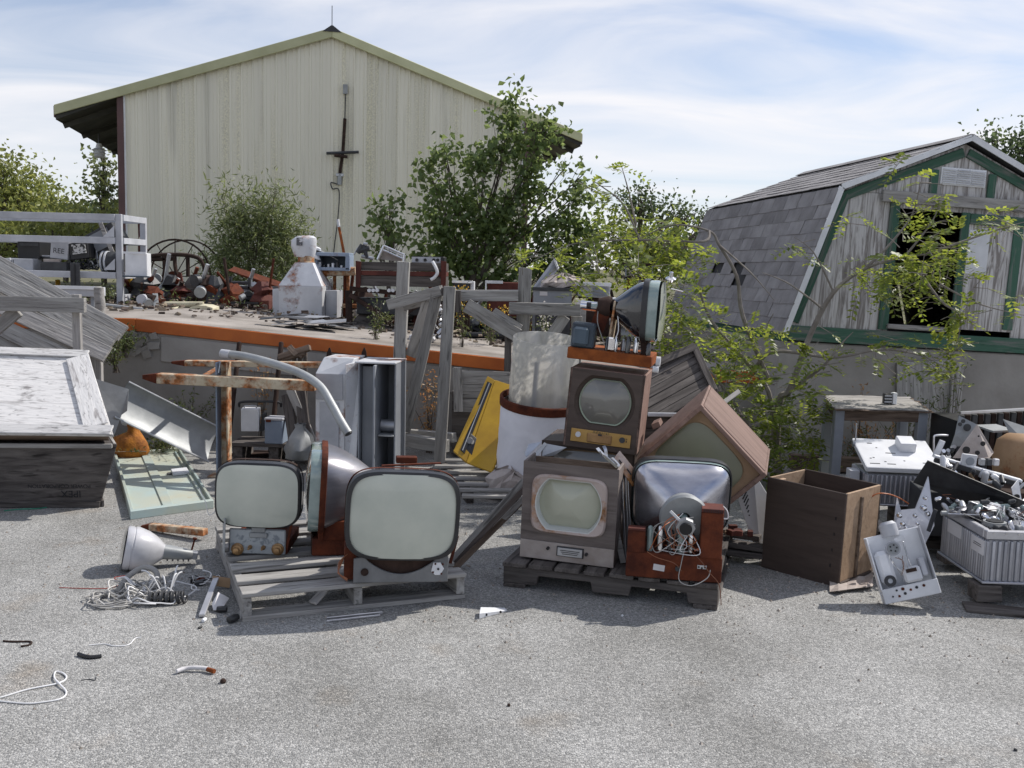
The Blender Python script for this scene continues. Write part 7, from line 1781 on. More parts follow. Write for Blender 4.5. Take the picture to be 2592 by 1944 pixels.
def unit(name, label, x0, y0, x1, y1, Y, dep, m, rot=None, cat='equipment', group=None):
    a, b2 = A(x0, y1, Y), A(x1, y0, Y)
    t = thing(name, label, cat, V(((a.x + b2.x) / 2, Y, a.z)), group)
    pbox(t, 'case', x0, y0, x1, y1, Y, dep, m, .006, rot); return t
def onface(t, name, x0, y0, x1, y1, Y, m, d_=.01, rot=None): return pbox(t, name, x0, y0, x1, y1, Y - d_, d_ - .001, m, .001, rot)
t = unit('electronics_case', 'black receiver case on the rack shelf next to the speckled case', 45, 612, 100, 655, 11.75, .3, 'black'); onface(t, 'bezel', 50, 616, 96, 622, 11.75, 'dark_metal')
t = unit('electronics_case', 'grey case with faded black letters on the loaded rack', 128, 610, 172, 655, 11.7, .3, 'grey_pale', RY(6)); text(t, 'letters', 'REE', .085, 'black', WM[t].inverted() @ Mx.Translation(A(148, 641, 11.66)) @ RX(90) @ RZ(-6))
t = unit('electronics_case', 'black and white speckled instrument case on the loaded rack', 176, 614, 222, 655, 11.7, .3, 'black', RY(-8))
M['speckle'] = mat('speckle', (.62, .62, .62), (.02, .02, .02), sc_=22, rough=.5, bump=0, ramp=(.46, .52)); onface(t, 'speckled_plate', 182, 618, 216, 642, 11.69, 'speckle', .012, RY(-8))
t = unit('console_case', 'large dark console case tilted on the rack with a strap across it', 212, 580, 300, 635, 11.9, .3, 'dark_metal', RY(-28))
onface(t, 'pale_panel', 232, 585, 282, 628, 11.9, 'grey_paint', .012, RY(-28)); MB().beam(A(254, 564, 11.85), A(285, 640, 11.8), .05, .012, (0, -1, 0)).build('strap', 'wood_pale', t, None, .002, True)
t = unit('small_case', 'pale grey box low on the rack shelf at its left part', 30, 655, 83, 684, 11.62, .22, 'grey_pale'); onface(t, 'case_seam', 33, 658, 34, 682, 11.62, 'dark_metal', .004)
t = unit('small_case', 'second pale grey box cut by the slanting planks on the rack shelf', -20, 655, 27, 684, 11.62, .22, 'grey_pale', RY(-6)); onface(t, 'handle', -5, 664, 10, 668, 11.62, 'dark_metal', .02)
t = unit('small_case', 'dark flat case carrying a paper sheet on the rack shelf', 102, 664, 168, 686, 11.6, .25, 'dark_metal'); onface(t, 'paper_sheet', 110, 656, 150, 664, 11.68, 'paper_dirty', .05)
t = unit('flat_sheet', 'pale flat panel lying on the dark case in the rack', 92, 648, 150, 653, 11.8, .2, 'grey_pale', RY(4), 'panel'); onface(t, 'edge_strip', 95, 650, 148, 652, 11.8, 'dark_metal', .004)
t = thing('motor_housing', 'dark motor drum with two pale bands in the rack bay', 'motor', A(275, 690, 11.62))
b = MB(); b.lathe([(0, 0), (.11, .004), (.12, .02), (.12, .22), (.1, .25), (0, .25)], 24, RY(90)); b.build('housing', 'dark_metal', t, T(-.12, .12, .125))
for k in (0, .045): b = MB(); b.lathe([(.122, 0), (.128, .002), (.128, .022), (.122, .024)], 24, RY(90)); b.build('band', 'grey_pale', t, T(-.11 + k, .12, .125))
onface(t, 'nameplate', 268, 648, 292, 655, 11.66, 'grey_paint')
t = thing('cable_tangle', 'tangle of dark cables and small bits heaped in the rack', 'cables', A(205, 690, 11.7))
for k in range(9): tubeo(t, 'cable', [q + V((0, .1, .03)) for q in loopy(rnd.uniform(-.15, .15), .05, rnd.uniform(.05, .12), 12, .07)], .008, ('black', 'dark_metal', 'galv')[k % 3], 5)
t = unit('white_box', 'bright white enamel box hung on the end of the rack', 314, 641, 366, 700, 11.35, .24, 'white_clean', RZ(10)); onface(t, 'lid_edge', 312, 638, 369, 642, 11.35, 'white_clean', .015); onface(t, 'tray_lip', 310, 699, 376, 701, 11.35, 'blue_dark', .03)
t = unit('hanging_plate', 'dark plate hanging down between the lower rack beams', 178, 665, 201, 725, 11.35, .02, 'dark_metal', None, 'plate'); onface(t, 'plate_rib', 188, 668, 190, 722, 11.35, 'black', .006)
t = thing('red_fins', 'maroon pointed fins sticking out behind the rack', 'scrap metal', base(355, 770, 12.4))
for P in ([A(348, 553, 12.4), A(362, 560, 12.4), A(363, 575, 12.4), A(350, 605, 12.4)], [A(349, 608, 12.4), A(374, 632, 12.4), A(362, 645, 12.4), A(349, 645, 12.4)]): MB().hexa(P, [p + V((0, .02, 0)) for p in P]).build('fin', 'rusty_red', t, None, .002, True)
p = A(355, 640, 12.41); MB().box((0, 0, 0), (.03, .03, p.z - zs(p.x, 12.4))).build('fin_post', 'rust_dark', t, WM[t].inverted() @ T(p.x, 12.43, (p.z + zs(p.x, 12.4)) / 2))
for lab, x, y0, y1, Y in (('yellow steel post inside the end of the rack', 329, 705, 772, 12.0), ('short yellow post under the rack shelf', 146, 710, 772, 12.1)):
    p = A(x, y0, Y); t = thing('yellow_post', lab, 'post', V((p.x, Y, zs(p.x, Y)))); h_ = p.z - zs(p.x, Y)
    MB().lathe([(.03, 0), (.03, h_), (.024, h_ + .01), (0, h_ + .012)], 12).build('tube', 'yellow', t); bx(t, 'base_plate', (0, 0, .006), (.12, .12, .01), 'rust_dark')
t = unit('white_trough', 'long pale metal trough beside the knotty post', 105, 728, 242, 748, 10.2, .25, 'grey_pale', None, 'trough'); onface(t, 'rim', 103, 725, 244, 730, 10.2, 'white_clean', .02)
for x in (120, 230): pbox(t, 'leg', x, 748, x + 8, 790, 10.25, .05, 'grey_paint')
t = thing('grey_pipe_rail', 'slim grey pipe lying along the back of the ramp', 'pipe', base(330, 780, 10.9)); tubeo(t, 'pipe', [A(265, 772, 10.6), A(395, 788, 10.6)], .02, 'galv_dull', 8, world=True)
# ---- rusty spoked wheel and cab frame
wc_ = A(440, 715, 14.2); t = thing('spoked_wheel', 'large rusted spoked implement wheel before the warehouse wall', 'wheel', V((wc_.x, 14.2, .93)))
wr_ = .52; cz_ = .5
ring = [V((wr_ * math.cos(a), .25 * math.sin(a) * .3, cz_ + wr_ * math.sin(a))) for a in [2 * math.pi * k / 36 for k in range(36)]]
MB().tube(ring, .014, 8, True).build('rim', 'rust_dark', t)
MB().tube([r_ + V((.12, .18, 0)) for r_ in ring], .012, 8, True).build('rim', 'rust_dark', t)
for k in range(12): MB().tube([V((0, .05, cz_)), ring[k * 3]], .007, 6).build('spoke', 'rust_dark', t)
disc(t, 'hub', (0, .04, cz_), .07, .2, 'rust')
t = thing('cab_frame', 'rusted tubular cab frame over the spoked wheel', 'frame', base(450, 770, 13.6))
for pts in ([(372, 650), (372, 770)], [(372, 650), (410, 645), (475, 646), (510, 660), (520, 700), (515, 708), (480, 705)], [(442, 646), (446, 690), (470, 760)], [(475, 648), (476, 700)], [(415, 645), (414, 700), (380, 705)], [(480, 706), (488, 770)], [(375, 657), (440, 655)]):
    MB().tube(smooth_path([A(x, y, 13.6) for x, y in pts], 3), .028, 6).build('tube', 'rust_dark', t, None, 0, True)
pbox(t, 'cab_panel', 375, 700, 440, 714, 13.5, .05, 'rust_dark'); P = [A(440, 700, 13.4), A(458, 690, 13.4), A(468, 740, 13.4), A(448, 750, 13.4)]; MB().hexa(P, [p + V((0, .03, 0)) for p in P]).build('cab_shield', 'rusty_red', t, None, 0, True)
t = thing('white_moulding', 'curved bright white trim lying beneath the cab frame', 'trim', base(400, 750, 12.8)); MB().tube(smooth_path([A(392, 720, 12.8), A(388, 733, 12.8), A(398, 746, 12.8)], 5), .022, 6).build('trim', 'white_clean', t, None, 0, True)
MB().beam(A(397, 750, 12.8), A(455, 745, 12.8), .12, .03).build('flat_trim', 'white_clean', t, None, .002, True); MB().beam(A(440, 702, 13.3), A(453, 710, 13.3), .04, .05).build('short_trim', 'white_clean', t, None, .002, True)
t = thing('pump_castings', 'rusty grey valve body tangle at the back of the ramp', 'scrap metal', base(375, 780, 11.3))
for k, (x, y, s_) in enumerate(((362, 758, .12), (375, 765, .10), (392, 770, .13), (400, 775, .08))): disc(t, 'casting', tuple(WM[t].inverted() @ A(x, y, 11.3)), s_ * .5, s_ * .8, ('grey_pale', 'galv_dull', 'rust_dark')[k % 3], RX(20 * k) @ RZ(40 * k), 14)
MB().beam(A(392, 745, 11.4), A(395, 780, 11.3), .06, .05).build('arm', 'galv_dull', t, None, .004, True)
t = thing('angle_beam', 'long dark angle beam lying behind the cream casing', 'beam', base(450, 765, 12.0)); MB().beam(A(395, 763, 12.0), A(485, 757, 12.0), .08, .06).build('beam', 'dark_metal', t, None, .003, True)
# ---- cream casing
t = thing('cream_casing', 'broken cream plastic appliance casing lying on the ramp', 'casing', base(475, 800, 10.9))
P = [(402, 790), (420, 782), (435, 780), (448, 785), (455, 796), (475, 795), (482, 778), (500, 774), (520, 775), (537, 780), (538, 801), (470, 801), (402, 797)]
b = MB(); q = [A(x, y, 10.85) for x, y in P]; n = len(q); b.add([tuple(p) for p in q] + [tuple(p + V((0, .25, .01))) for p in q], [tuple(range(n)), tuple(reversed(range(n, 2 * n)))] + [(i, (i + 1) % n, n + (i + 1) % n, n + i) for i in range(n)]); b.build('shell', 'cream', t, None, .004, True)
MB().tube([A(418, 771, 11.15), A(515, 771, 11.15)], [.035, .035], 12).build('rolled_top', 'cream', t, None, 0, True); onface(t, 'window', 524, 781, 532, 788, 10.85, 'black', .006); onface(t, 'pale_strip', 485, 791, 525, 797, 10.85, 'paper', .005)
# ---- dark implement parts between casing and stove
t = thing('plough_blade', 'rusted pointed plough blade standing behind the cream casing', 'blade', base(540, 790, 11.9)); P = [A(505, 788, 11.9), A(541, 713, 11.9), A(545, 713, 11.9), A(562, 790, 11.9)]; MB().hexa(P, [p + V((0, .03, 0)) for p in P]).build('blade', 'rust_dark', t, None, .003, True); MB().beam(A(507, 780, 11.88), A(541, 715, 11.88), .03, .02, (0, -1, 0)).build('edge_bar', 'rust', t, None, 0, True)
t = thing('pipe_frame', 'black pipe frame with two uprights behind the brown chest', 'frame', base(630, 800, 12.0))
for pts in (((560, 727), (705, 730)), ((560, 727), (557, 800)), ((648, 728), (648, 800)), ((585, 700), (572, 800)), ((632, 703), (627, 800)), ((584, 716), (634, 716)), ((585, 748), (626, 750))): MB().tube([A(x, y, 12.1) for x, y in pts], .022, 6).build('tube', 'dark_metal', t, None, 0, True)
t = unit('brown_chest', 'brown chest with black trim standing on the ramp left of the stove', 586, 768, 640, 812, 11.6, .4, 'rust_dark', None, 'chest'); onface(t, 'edge_trim', 626, 768, 628, 812, 11.6, 'galv'); pbox(t, 'black_side', 640.5, 770, 652, 812, 11.62, .35, 'black'); onface(t, 'lid', 584, 765, 654, 769, 11.6, 'black', .02)
t = unit('black_case', 'low black wedge case beside the brown chest', 545, 786, 584, 810, 11.4, .35, 'black', None, 'case'); onface(t, 'pale_mark', 552, 782, 562, 788, 11.4, 'paper')
t = thing('rusty_sheet', 'slanting rust orange sheet edge behind the pipe frame', 'sheet', base(640, 760, 13.2)); P = [A(575, 685, 13.2), A(578, 684, 13.2), A(706, 726, 13.2), A(700, 734, 13.2)]; MB().hexa(P, [p + V((0, .3, .05)) for p in P]).build('sheet', 'rust', t, None, 0, True)
for x in (600, 680): 
    p = A(x, 712, 13.3); MB().box((0, 0, 0), (.03, .03, p.z - .93)).build('prop', 'rust_dark', t, WM[t].inverted() @ T(p.x, 13.35, (p.z + .93) / 2))
# ---- white furnace
sY = 11.2; sbp = base(760, 816, sY); X = Mx.Translation(sbp) @ RZ(-3)
t = thing('white_furnace', 'white rust edged furnace with a tapered hood and scoop shaped cap', 'furnace', X)
wS = (816 - 704) / 2500 * sY; hB = A(760, 724, sY).z - sbp.z; hN = A(760, 664, sY).z - sbp.z; hT = A(760, 592, sY).z - sbp.z; wN = 46 / 2500 * sY
MB().box((0, wS / 2, hB / 2), (wS, wS, hB)).build('body', 'white_paint', t, None, .006)
b = MB(); h2 = wS / 2; n2_ = wN / 2
b.hexa([(-h2, 0, hB), (h2, 0, hB), (h2, wS, hB), (-h2, wS, hB)], [(-n2_, h2 - n2_, hN), (n2_, h2 - n2_, hN), (n2_, h2 + n2_, hN), (-n2_, h2 + n2_, hN)]); b.build('hood', 'white_paint', t, None, .004)
MB().lathe([(n2_ * .95, hN), (n2_ * 1.05, hN + .005), (n2_ * .9, hN + .012), (n2_ * .9, hN + .075), (n2_ * .7, hN + .08)], 24, T(0, h2, 0)).build('collar', 'rust_cream', t)
prof = []
aa = [2 * math.pi * k / 28 for k in range(28)]
b = MB(); secs = []
hc_ = hT - hN - .07
for z, w, ox, dy in ((0, .19, 0, .17), (.08, .235, -.005, .19), (hc_ * .5, .25, -.012, .2), (hc_ * .75, .245, -.008, .2), (hc_ * .9, .2, .01, .17), (hc_ * .98, .11, .03, .1), (hc_, .02, .04, .02)): secs.append([(ox + w / 2 * math.cos(a), dy / 2 * math.sin(a), z) for a in aa])
b.loft(secs, T(-.02, h2, hN + .06) @ RY(2) @ Mx.Diagonal((1.18, 1.1, 1.02, 1)), True, True); b.build('cap', 'white_paint', t)
M['chipped'] = mat('chipped', (.10, .10, .11), (.55, .55, .57), sc_=16, rough=.6, bump=0, ramp=(.45, .5))
b = MB(); b.loft([[(-.05 + .07 * u, -.101 + .004 * abs(u - .5), z) for u in (0, .3, .6, 1)] for z in (0.09, .13, .18)], T(-.03, h2 - .022, hN + .10), closed=False); b.build('chipped_patch', 'chipped', t)
MB().box((0, 0, 0), (.11, .30, hB * .88)).build('side_wing', 'white_paint', t, T(-h2 - .058, .3, hB * .44), .004); MB().box((0, 0, 0), (.13, .30, hB * .88)).build('side_wing', 'grey_pale', t, T(h2 + .068, .3, hB * .44), .004)
# ---- flat scrap on the ramp
t = thing('flat_scrap', 'layered dark sheet metal scraps piled on the ramp before the furnace', 'scrap metal', base(770, 838, 9.9))
for k in range(22):
    p = base(rnd.uniform(700, 860), 830, 9.9); p = V((p.x, rnd.uniform(9.6, 10.3), p.z + .012 + .0045 * k)); bx(t, 'sheet_scrap', tuple(WM[t].inverted() @ p), (rnd.uniform(.12, .4), rnd.uniform(.08, .2), .006), ('dark_metal', 'galv', 'black', 'dark_metal', 'alu_bright')[k % 5], RZ(0), 0).rotation_euler = (rnd.uniform(-.12, .12), rnd.uniform(-.12, .12), rnd.uniform(-.6, .6))
# ---- blue crate on a rusty stand
t = thing('rusty_stand', 'cream and rust pipe stand carrying the blue crate', 'stand', base(850, 800, 11.6))
MB().tube([A(795, 690, 11.6), A(900, 686, 11.6)], .05, 10).build('top_pipe', 'rust_cream', t, None, 0, True)
for x, m in ((822, 'rust'), (846, 'rust_cream'), (880, 'rust_cream'), (872, 'rust')): pbox(t, 'upright', x - 4, 692, x + 4, 800, 11.65, .04, m)
pbox(t, 'foot_bar', 815, 770, 905, 778, 11.6, .05, 'rust_cream')
t = thing('blue_crate', 'open blue steel crate of parts on the rusty stand', 'crate', A(840, 683, 11.5))
for x0, y0, x1, y1, dep in ((797, 640, 884, 647, .3), (874, 647, 885, 683, .3), (797, 647, 803, 683, .3), (797, 678, 884, 684, .3)): pbox(t, 'crate_wall', x0, y0, x1, y1, 11.5, dep, 'blue_paint')
pbox(t, 'crate_back', 803, 647, 874, 678, 11.78, .02, 'blue_dark')
for k in range(6): pbox(t, 'part', 806 + k * 11, 663 + (k * 7) % 9, 812 + k * 11, 678, 11.55, .06, ('white_clean', 'dark_metal', 'galv')[k % 3])
t = thing('white_lamp', 'small white lamp head beside the furnace cap', 'lamp', A(797, 652, 11.55)); b = MB(); b.lathe([(.02, .10), (.045, .09), (.05, .05), (.045, .02), (.085, -.03), (.08, -.035), (.035, .01), (0, .01)], 20, RY(20)); b.build('shade', 'white_clean', t, T(0, 0, .03)); b = MB(); b.lathe([(.051, .04), (.054, .045), (.054, .06), (.051, .065)], 20, RY(20)); b.build('band', 'black', t, T(0, 0, .03)); tubeo(t, 'arm', [(0, 0, .1), (-.1, .05, .16), (.25, .1, -.02)], .005, 'galv', 6)
# ---- wooden hopper cart
t = thing('hopper_cart', 'dark timber hopper with rust red iron bands on rusty legs', 'cart', base(1010, 850, 11.0))
hY = 10.9
a, b2 = A(903, 660, hY), A(1126, 668, hY)
for k, (f0, f1, m) in enumerate(((0, .36, 'wood_dark'), (.36, .56, 'rusty_red'), (.56, 1, 'wood_dark'))):
    y0, y1 = 660 + f0 * 62, 660 + f1 * 62 - .6
    P = [A(903, y1 + 2, hY), A(1126, y1 + 6, hY), A(1126, y0 + 6, hY), A(903, y0 + 2, hY)]; off = .012 if m == 'rusty_red' else 0
    MB().hexa([p + V((0, -off, 0)) for p in P], [p + V((0, .6, 0)) for p in P]).build('plank' if m != 'rusty_red' else 'iron_band', m, t, None, .003, True)
for x in (900, 1116): P = [A(x, 728, hY - .03), A(x + 12, 728, hY - .03), A(x + 14, 662, hY - .03), A(x, 660, hY - .03)]; MB().hexa(P, [p + V((0, .02, 0)) for p in P]).build('iron_corner', 'rusty_red', t, None, .002, True)
for x0, y0, x1, y1, w in ((885, 730, 1110, 752, .05), (882, 735, 885, 845, .07), (1100, 740, 1104, 850, .07), (885, 745, 970, 800, .05), (1100, 745, 1000, 810, .05), (885, 842, 1110, 850, .05)): MB().beam(A(x0, y0, hY + .05), A(x1, y1, hY + .05), .05, w, (0, 0, 1) if abs(y1 - y0) < 60 else (1, 0, 0)).build('leg' if x0 == 882 or x0 == 1100 and x1 == 1104 else 'brace', 'rust_dark', t, None, .003, True)
MB().box((0, 0, 0), (.8, .5, .18)).build('gear_box', 'dark_metal', t, WM[t].inverted() @ Mx.Translation(A(1000, 775, 11.3)), .01)
for k in range(5): disc(t, 'lamp_hole', tuple(WM[t].inverted() @ A(935 + k * 10 + (20 if k > 2 else 0), 735, hY + .0)), .02, .05, 'white_clean', None, 12)
P = [A(882, 822, 11.2), A(885, 806, 11.2), A(915, 836, 11.2), A(885, 836, 11.2)]; MB().hexa(P, [p + V((0, .02, 0)) for p in P]).build('pale_gusset', 'plywood_tan', t, None, 0, True)
MB().beam(A(905, 800, 11.1), A(955, 838, 11.1), .25, .03, (.3, -1, .5)).build('chute_board', 'wood_dark', t, None, 0, True)
t = thing('chrome_rack', 'bright chrome rack tilted on top of the timber hopper', 'rack', A(990, 660, 11.0))
for x0, y0, x1, y1, r_ in ((956, 657, 972, 622, .016), (972, 622, 1024, 645, .01), (1024, 645, 1022, 662, .018), (968, 632, 1020, 655, .01), (975, 628, 1022, 650, .006)): MB().tube([A(x0, y0, 11.0), A(x1, y1, 11.0)], r_, 8).build('bar', 'alu_bright', t, None, 0, True)
P = [A(962, 656, 11.05), A(972, 634, 11.05), A(1018, 656, 11.05), A(1015, 663, 11.05)]; MB().hexa(P, [p + V((0, .02, 0)) for p in P]).build('plate', 'paper_dirty', t, None, 0, True)
t = thing('grinder_machine', 'small dark hand machine with a crank on the timber hopper', 'machine', A(920, 658, 11.0))
for x0, y0, x1, y1, r_ in ((905, 640, 918, 620, .03), (918, 620, 930, 653, .025), (910, 635, 935, 628, .03), (896, 645, 905, 628, .008), (905, 628, 918, 630, .008), (920, 617, 930, 619, .02), (915, 648, 945, 655, .02)): MB().tube([A(x0, y0, 11.05), A(x1, y1, 11.05)], r_, 8).build('casting', 'dark_metal' if r_ > .02 else 'galv', t, None, 0, True)
t = unit('black_tray', 'black control box with round sockets on the right end of the hopper', 1043, 650, 1125, 667, 10.95, .35, 'black', None, 'tray'); onface(t, 'face_plate', 1042, 652, 1115, 664, 10.95, 'grey_pale', .008)
for x in (1055, 1076, 1098, 1108): disc(t, 'socket', tuple(WM[t].inverted() @ A(x, 658, 10.935)), .018, .012, 'black', None, 12)
t = thing('dangling_cord', 'thick white cord dangling from the black control box', 'cord', A(1098, 665, 10.85)); tubeo(t, 'cord', smooth_path([A(1095, 662, 10.85), A(1102, 675, 10.83), A(1107, 690, 10.83), A(1100, 702, 10.83), A(1090, 708, 10.83)], 5), .018, 'white_clean', 8, world=True)
t = thing('painted_pole', 'orange and white marker pole leaning at the warehouse wall', 'pole', base(868, 700, 13.0)); MB().tube([A(855, 555, 13.2), A(858, 575, 13.2)], .02, 6).build('tip', 'white_clean', t, None, 0, True); MB().tube([A(858, 575, 13.2), A(880, 690, 12.9)], .018, 6).build('shaft', 'rust_orange', t, None, 0, True)
# ---- bright scrap behind the trestle
t = thing('bright_scrap', 'glittering strip of bright scrap behind the notched trestle', 'scrap metal', base(1105, 880, 9.7))
for k in range(22):
    p = base(1105, 880, 9.7); p = V((p.x + rnd.uniform(-.06, .06) + .004 * k * .6, 9.65 + rnd.uniform(-.1, .15), p.z + .03 + .016 * k)); bx(t, 'scrap', tuple(WM[t].inverted() @ p), (rnd.uniform(.03, .07), .03, rnd.uniform(.01, .04)), ('alu_bright', 'white_clean', 'dark_metal')[k % 3], None, .003).rotation_euler = (rnd.uniform(-1, 1), rnd.uniform(-1, 1), rnd.uniform(-1, 1))
t = unit('pale_tray', 'pale flat tray lying on the ramp between the trestle legs', 1035, 850, 1095, 868, 9.8, .3, 'grey_pale', None, 'tray'); onface(t, 'front_edge', 1033, 864, 1096, 868, 9.8, 'white_clean', .01)
# ---- row of sets behind the timber rack
Yr = 11.6
t = unit('brown_console', 'maroon console with a white edge behind the timber rack', 1232, 716, 1320, 800, Yr, .4, 'rusty_red', None, 'console'); onface(t, 'white_edge', 1228, 711, 1273, 717, Yr, 'white_clean', .02); onface(t, 'white_corner', 1228, 716, 1232, 735, Yr, 'white_clean', .02)
t = unit('chrome_appliance', 'small chrome trimmed appliance left of the maroon console', 1146, 713, 1190, 740, Yr - .3, .3, 'dark_metal', None, 'appliance'); onface(t, 'chrome_top', 1144, 711, 1196, 716, Yr - .3, 'alu_bright', .03); pbox(t, 'white_end', 1190.5, 713, 1200, 738, Yr - .3, .3, 'white_clean'); pbox(t, 'stand', 1150, 741, 1190, 850, Yr - .25, .25, 'rust_dark')
t = thing('leaning_column', 'tall pale metal column leaning behind the timber rack', 'column', base(1365, 780, 11.9)); P = [A(1348, 728, 11.7), A(1402, 656, 11.9), A(1413, 682, 11.9), A(1368, 738, 11.7)]
MB().hexa(P, [p + V((.02, .15, .02)) for p in P]).build('shaft', 'grey_pale', t, None, .004, True); MB().beam(A(1402, 655, 11.88), A(1412, 683, 11.88), .16, .02, (1, 0, .3)).build('end_cap', 'white_clean', t, None, .002, True); MB().beam(A(1357, 728, 11.68), A(1407, 668, 11.87), .02, .012, (0, -1, 0)).build('groove', 'grey_paint', t, None, 0, True)
p = A(1360, 735, 11.75); MB().box((0, 0, 0), (.1, .1, max(.05, p.z - .93))).build('foot', 'grey_paint', t, WM[t].inverted() @ T(p.x, 11.8, (p.z + .93) / 2 - .02))
t = unit('grey_receiver', 'wide grey receiver with a white label behind the timber rack', 1350, 735, 1448, 768, 11.2, .4, 'grey_paint', None, 'receiver'); onface(t, 'label', 1366, 738, 1386, 748, 11.2, 'paper'); onface(t, 'top_edge', 1348, 729, 1450, 735, 11.2, 'dark_metal', .02); pbox(t, 'stand', 1355, 769, 1445, 850, 11.25, .3, 'dark_metal')
t = unit('grey_monitor', 'rounded grey monitor case beside the wide receiver', 1462, 722, 1545, 752, 11.3, .4, 'grey_pale', RY(3), 'monitor'); onface(t, 'white_top', 1456, 716, 1548, 723, 11.3, 'white_clean', .04); onface(t, 'front_glass', 1500, 730, 1540, 748, 11.29, 'grey_paint'); pbox(t, 'stand', 1465, 754, 1545, 850, 11.35, .3, 'rust_dark')
t = unit('beige_meter', 'small beige meter box standing in front of the grey receiver', 1455, 757, 1486, 778, 10.6, .15, 'cream', None, 'meter'); onface(t, 'meter_face', 1460, 760, 1478, 772, 10.6, 'paper'); pbox(t, 'bracket', 1458, 779, 1484, 860, 10.62, .1, 'wood_grey')
t = unit('white_case', 'white boxy case behind the black picture tube', 1547, 755, 1575, 775, 11.0, .3, 'white_clean', None, 'case'); onface(t, 'vent', 1552, 760, 1570, 764, 11.0, 'dark_metal', .004); pbox(t, 'stand', 1548, 776, 1574, 860, 11.0, .2, 'rust_dark')
t = thing('crumpled_tarp', 'crumpled tan tarp bundle on top of the grey receiver', 'tarp', A(1425, 729, 11.4)); b = MB(); b.lathe([(0, .0), (.2, .0), (.19, .06), (.12, .12), (.05, .15), (0, .155)], 20); b.v = [(x * 1.25 + rnd.gauss(0, .015), y + rnd.gauss(0, .02), max(0, z + rnd.gauss(0, .015))) for x, y, z in b.v]; b.sm = [False] * len(b.sm); b.build('tarp', 'paper_dirty', t)
t = thing('machine_shelf', 'rusted shelf frame among the bushes right of the tarp', 'shelf', base(1620, 780, 13.0))
for x in (1583, 1650): pbox(t, 'post', x - 4, 668, x + 4, 790, 13.0, .05, 'grey_paint')
for y in (667, 700): pbox(t, 'shelf_board', 1580, y, 1655, y + 5, 13.0, .4, 'rust_dark')
for k in range(5): pbox(t, 'load', 1590 + k * 12, 706 + (k % 2) * 5, 1600 + k * 12, 735, 13.05, .2, ('rust_orange', 'rust_dark', 'grey_paint')[k % 3])
t = thing('black_pipe', 'thick black pipe lying across the ramp behind the goldenrod', 'pipe', base(1230, 850, 11.0)); MB().tube([A(1168, 848, 10.9), A(1300, 850, 10.9)], .035, 10).build('pipe', 'black', t, None, 0, True); pbox(t, 'rest', 1172, 858, 1192, 880, 10.9, .1, 'grey_pale'); pbox(t, 'rest', 1270, 858, 1285, 880, 10.9, .1, 'rust_dark')
# low row of dark scrap that closes the gaps
k = 0
for i in range(46):
    px = 330 + i * 28 + rnd.uniform(-9, 9)
    if 690 < px < 830: continue
    Y = rnd.uniform(11.7, 12.6) if px < 1150 else rnd.uniform(11.9, 13.2)
    p = base(px, 780, Y); h_ = rnd.uniform(.10, .30) * 1.3
    near = 'below the cab frame' if px < 480 else 'behind the cream casing' if px < 560 else 'by the black pipe frame' if px < 700 else 'beside the rusty stand' if px < 900 else 'under the timber hopper' if px < 1130 else 'behind the goldenrod' if px < 1240 else 'by the maroon console' if px < 1340 else 'below the grey receiver' if px < 1460 else 'under the grey monitor' if px < 1560 else 'among the yellow green thicket'
    lab = '%s scrap lump with a %s bar and %s fitting %s' % (('brown rusted', 'charcoal', 'red rusted', 'dull zinc', 'black', 'maroon', 'dark wooden')[i % 7], ('rusty', 'shiny', 'brown')[i % 3], ('grey', 'rusted', 'white', 'dark')[i % 4], near)
    t = thing('scrap_lump', lab, 'scrap', p, 'scrap lumps behind the ramp')
    lm_ = MB(); w_ = rnd.uniform(.09, .2)
    lm_.loft([[(w_ * k_ * math.cos(a) * rnd.uniform(.75, 1.25), w_ * k_ * math.sin(a) * rnd.uniform(.75, 1.25), h_ * z_ + rnd.uniform(-.02, .02)) for a in [2 * math.pi * q_ / 9 for q_ in range(9)]] for k_, z_ in ((1, .02), (1.15, .3), (.8, .55), (1.0, .7), (.45, 1.0))], None, True, True, False)
    lm_.build('lump', ('rust_dark', 'dark_metal', 'rust', 'galv_dull', 'black', 'rusty_red', 'wood_dark')[i % 7], t, RZ(rnd.uniform(-40, 40)))
    MB().tube([(rnd.uniform(-.2, .2), 0, .05), (rnd.uniform(-.2, .2), -.1, h_ + rnd.uniform(.05, .3))], rnd.uniform(.012, .025), 6).build('bar', ('rust', 'galv', 'rust_dark')[i % 3], t)
    disc(t, 'fitting', (rnd.uniform(-.15, .15), -.15, rnd.uniform(.05, h_)), rnd.uniform(.03, .08), .06, ('galv_dull', 'rust', 'white_clean', 'dark_metal')[i % 4], RX(rnd.uniform(-40, 40)) @ RZ(rnd.uniform(-40, 40)), 14)

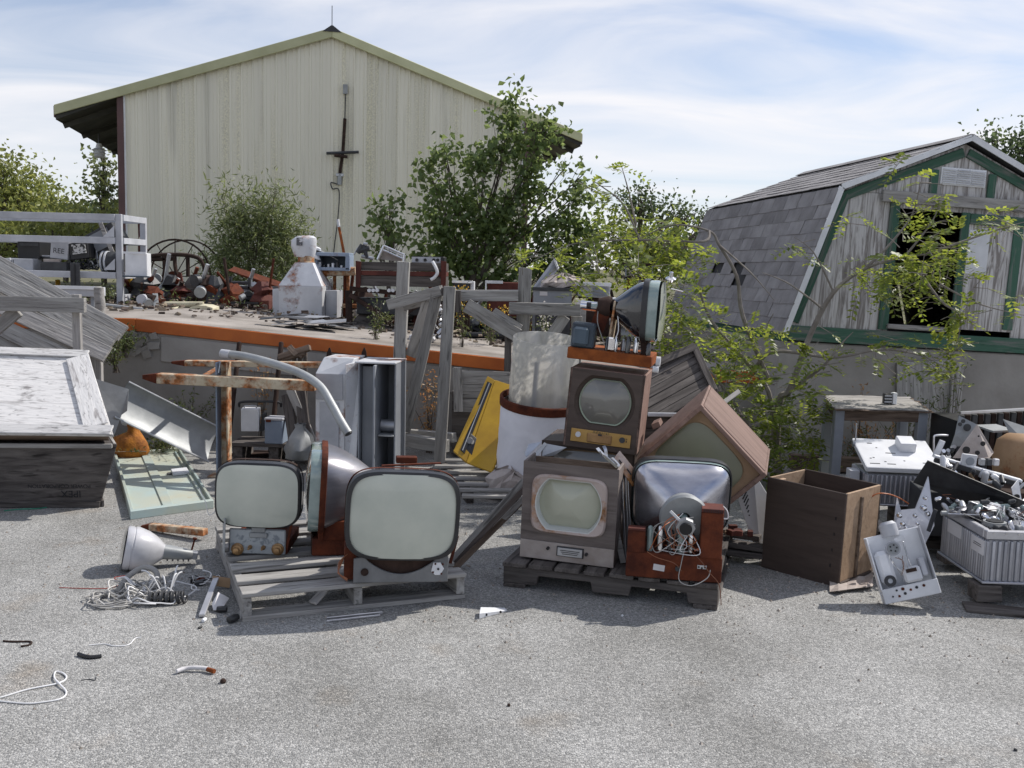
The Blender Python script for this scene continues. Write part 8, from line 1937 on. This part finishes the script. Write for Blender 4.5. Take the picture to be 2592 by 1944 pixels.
# rubble, leaves and small rust that nobody could count along the back of the ramp
b = MB()
for i in range(1500):
    x = rnd.uniform(-5.5, 2.2); y = rnd.gauss(11.5, .75)
    if y < 9.5 or y > 13.2: continue
    s_ = rnd.uniform(.008, .04); z = zs(x, y) + abs(rnd.gauss(0, .022)) * (1.6 if y > 10.8 else .5)
    b.box((0, 0, 0), (s_ * rnd.uniform(1, 2.5), s_, s_ * rnd.uniform(.2, .8)), Mx.Translation((x, y, z + s_ * .2)) @ RZ(rnd.uniform(0, 180)) @ RX(rnd.uniform(-30, 30)), jit=s_ * .25)
M['rubble'] = mat('rubble', (.22, .17, .13), (.05, .04, .035), sc_=4, rough=.9, bump=.2, islands=.5)
tag(b.build('rubble', 'rubble'), 'brown rubble and rusty crumbs strewn along the back of the ramp', 'rubble', kind='stuff')
pts = []
for i in range(3600):
    x = rnd.uniform(-5.5, 2.3); y = rnd.gauss(12.1, .35); pts.append(V((x, y, zs(x, max(y, 12.31)) + abs(rnd.gauss(0, .10)))))
vs, fs = leafcloud(pts, .07, .25, up=0)
tag(MB().add(vs, fs).build('dry_grass', 'leaf_weed'), 'dry grass and low weeds along the far edge of the ramp', 'grass', kind='stuff')

# ================================================================== second level of parts
SUB = {'badge_line': 'badge_plate', 'flap_notch': 'control_flap', 'control_knob': 'control_panel', 'control_mark': 'control_panel', 'brand_script': 'control_panel', 'socket_face': 'valve_socket', 'socket_pin': 'valve_socket',
       'magnet_core': 'ring_magnet', 'transformer_window': 'transformer', 'transformer_bell': 'power_transformer', 'cage_lid': 'high_voltage_cage', 'cage_slot': 'high_voltage_cage', 'upright_cap': 'side_upright', 'dial_spindle': 'dial_plate',
       'rivet': 'dial_plate', 'socket_well': 'round_socket', 'label_print': 'paper_label', 'tube_base': 'neck', 'bolt_head': 'bolt', 'sleeve_rib': 'neck_sleeve', 'slot_rail': 'slot_strip', 'plate_boss': 'motor_plate', 'handle_tab': 'handle_plate',
       'paper_notice': 'door_leaf', 'end_plate_hole': 'end_plate', 'panel_hole': 'front_flange', 'latch_hole': 'left_door', 'hasp': 'body', 'screen_rim': 'screen', 'chipped_patch': 'cap', 'knob': 'front_panel', 'socket_hole': 'front_panel'}
bn_ = lambda o: o.name.split('.')[0]
for o in [o for o in WM if o.parent is None and o.type == 'EMPTY']:
    kids = [c for c in WM if c.parent == o]
    for c in kids:
        want = SUB.get(bn_(c))
        if want:
            par = next((d for d in kids if bn_(d) == want), None)
            if par is not None:
                lm_ = WM[par].inverted() @ WM[c]
                c.parent = par; c.matrix_local = lm_
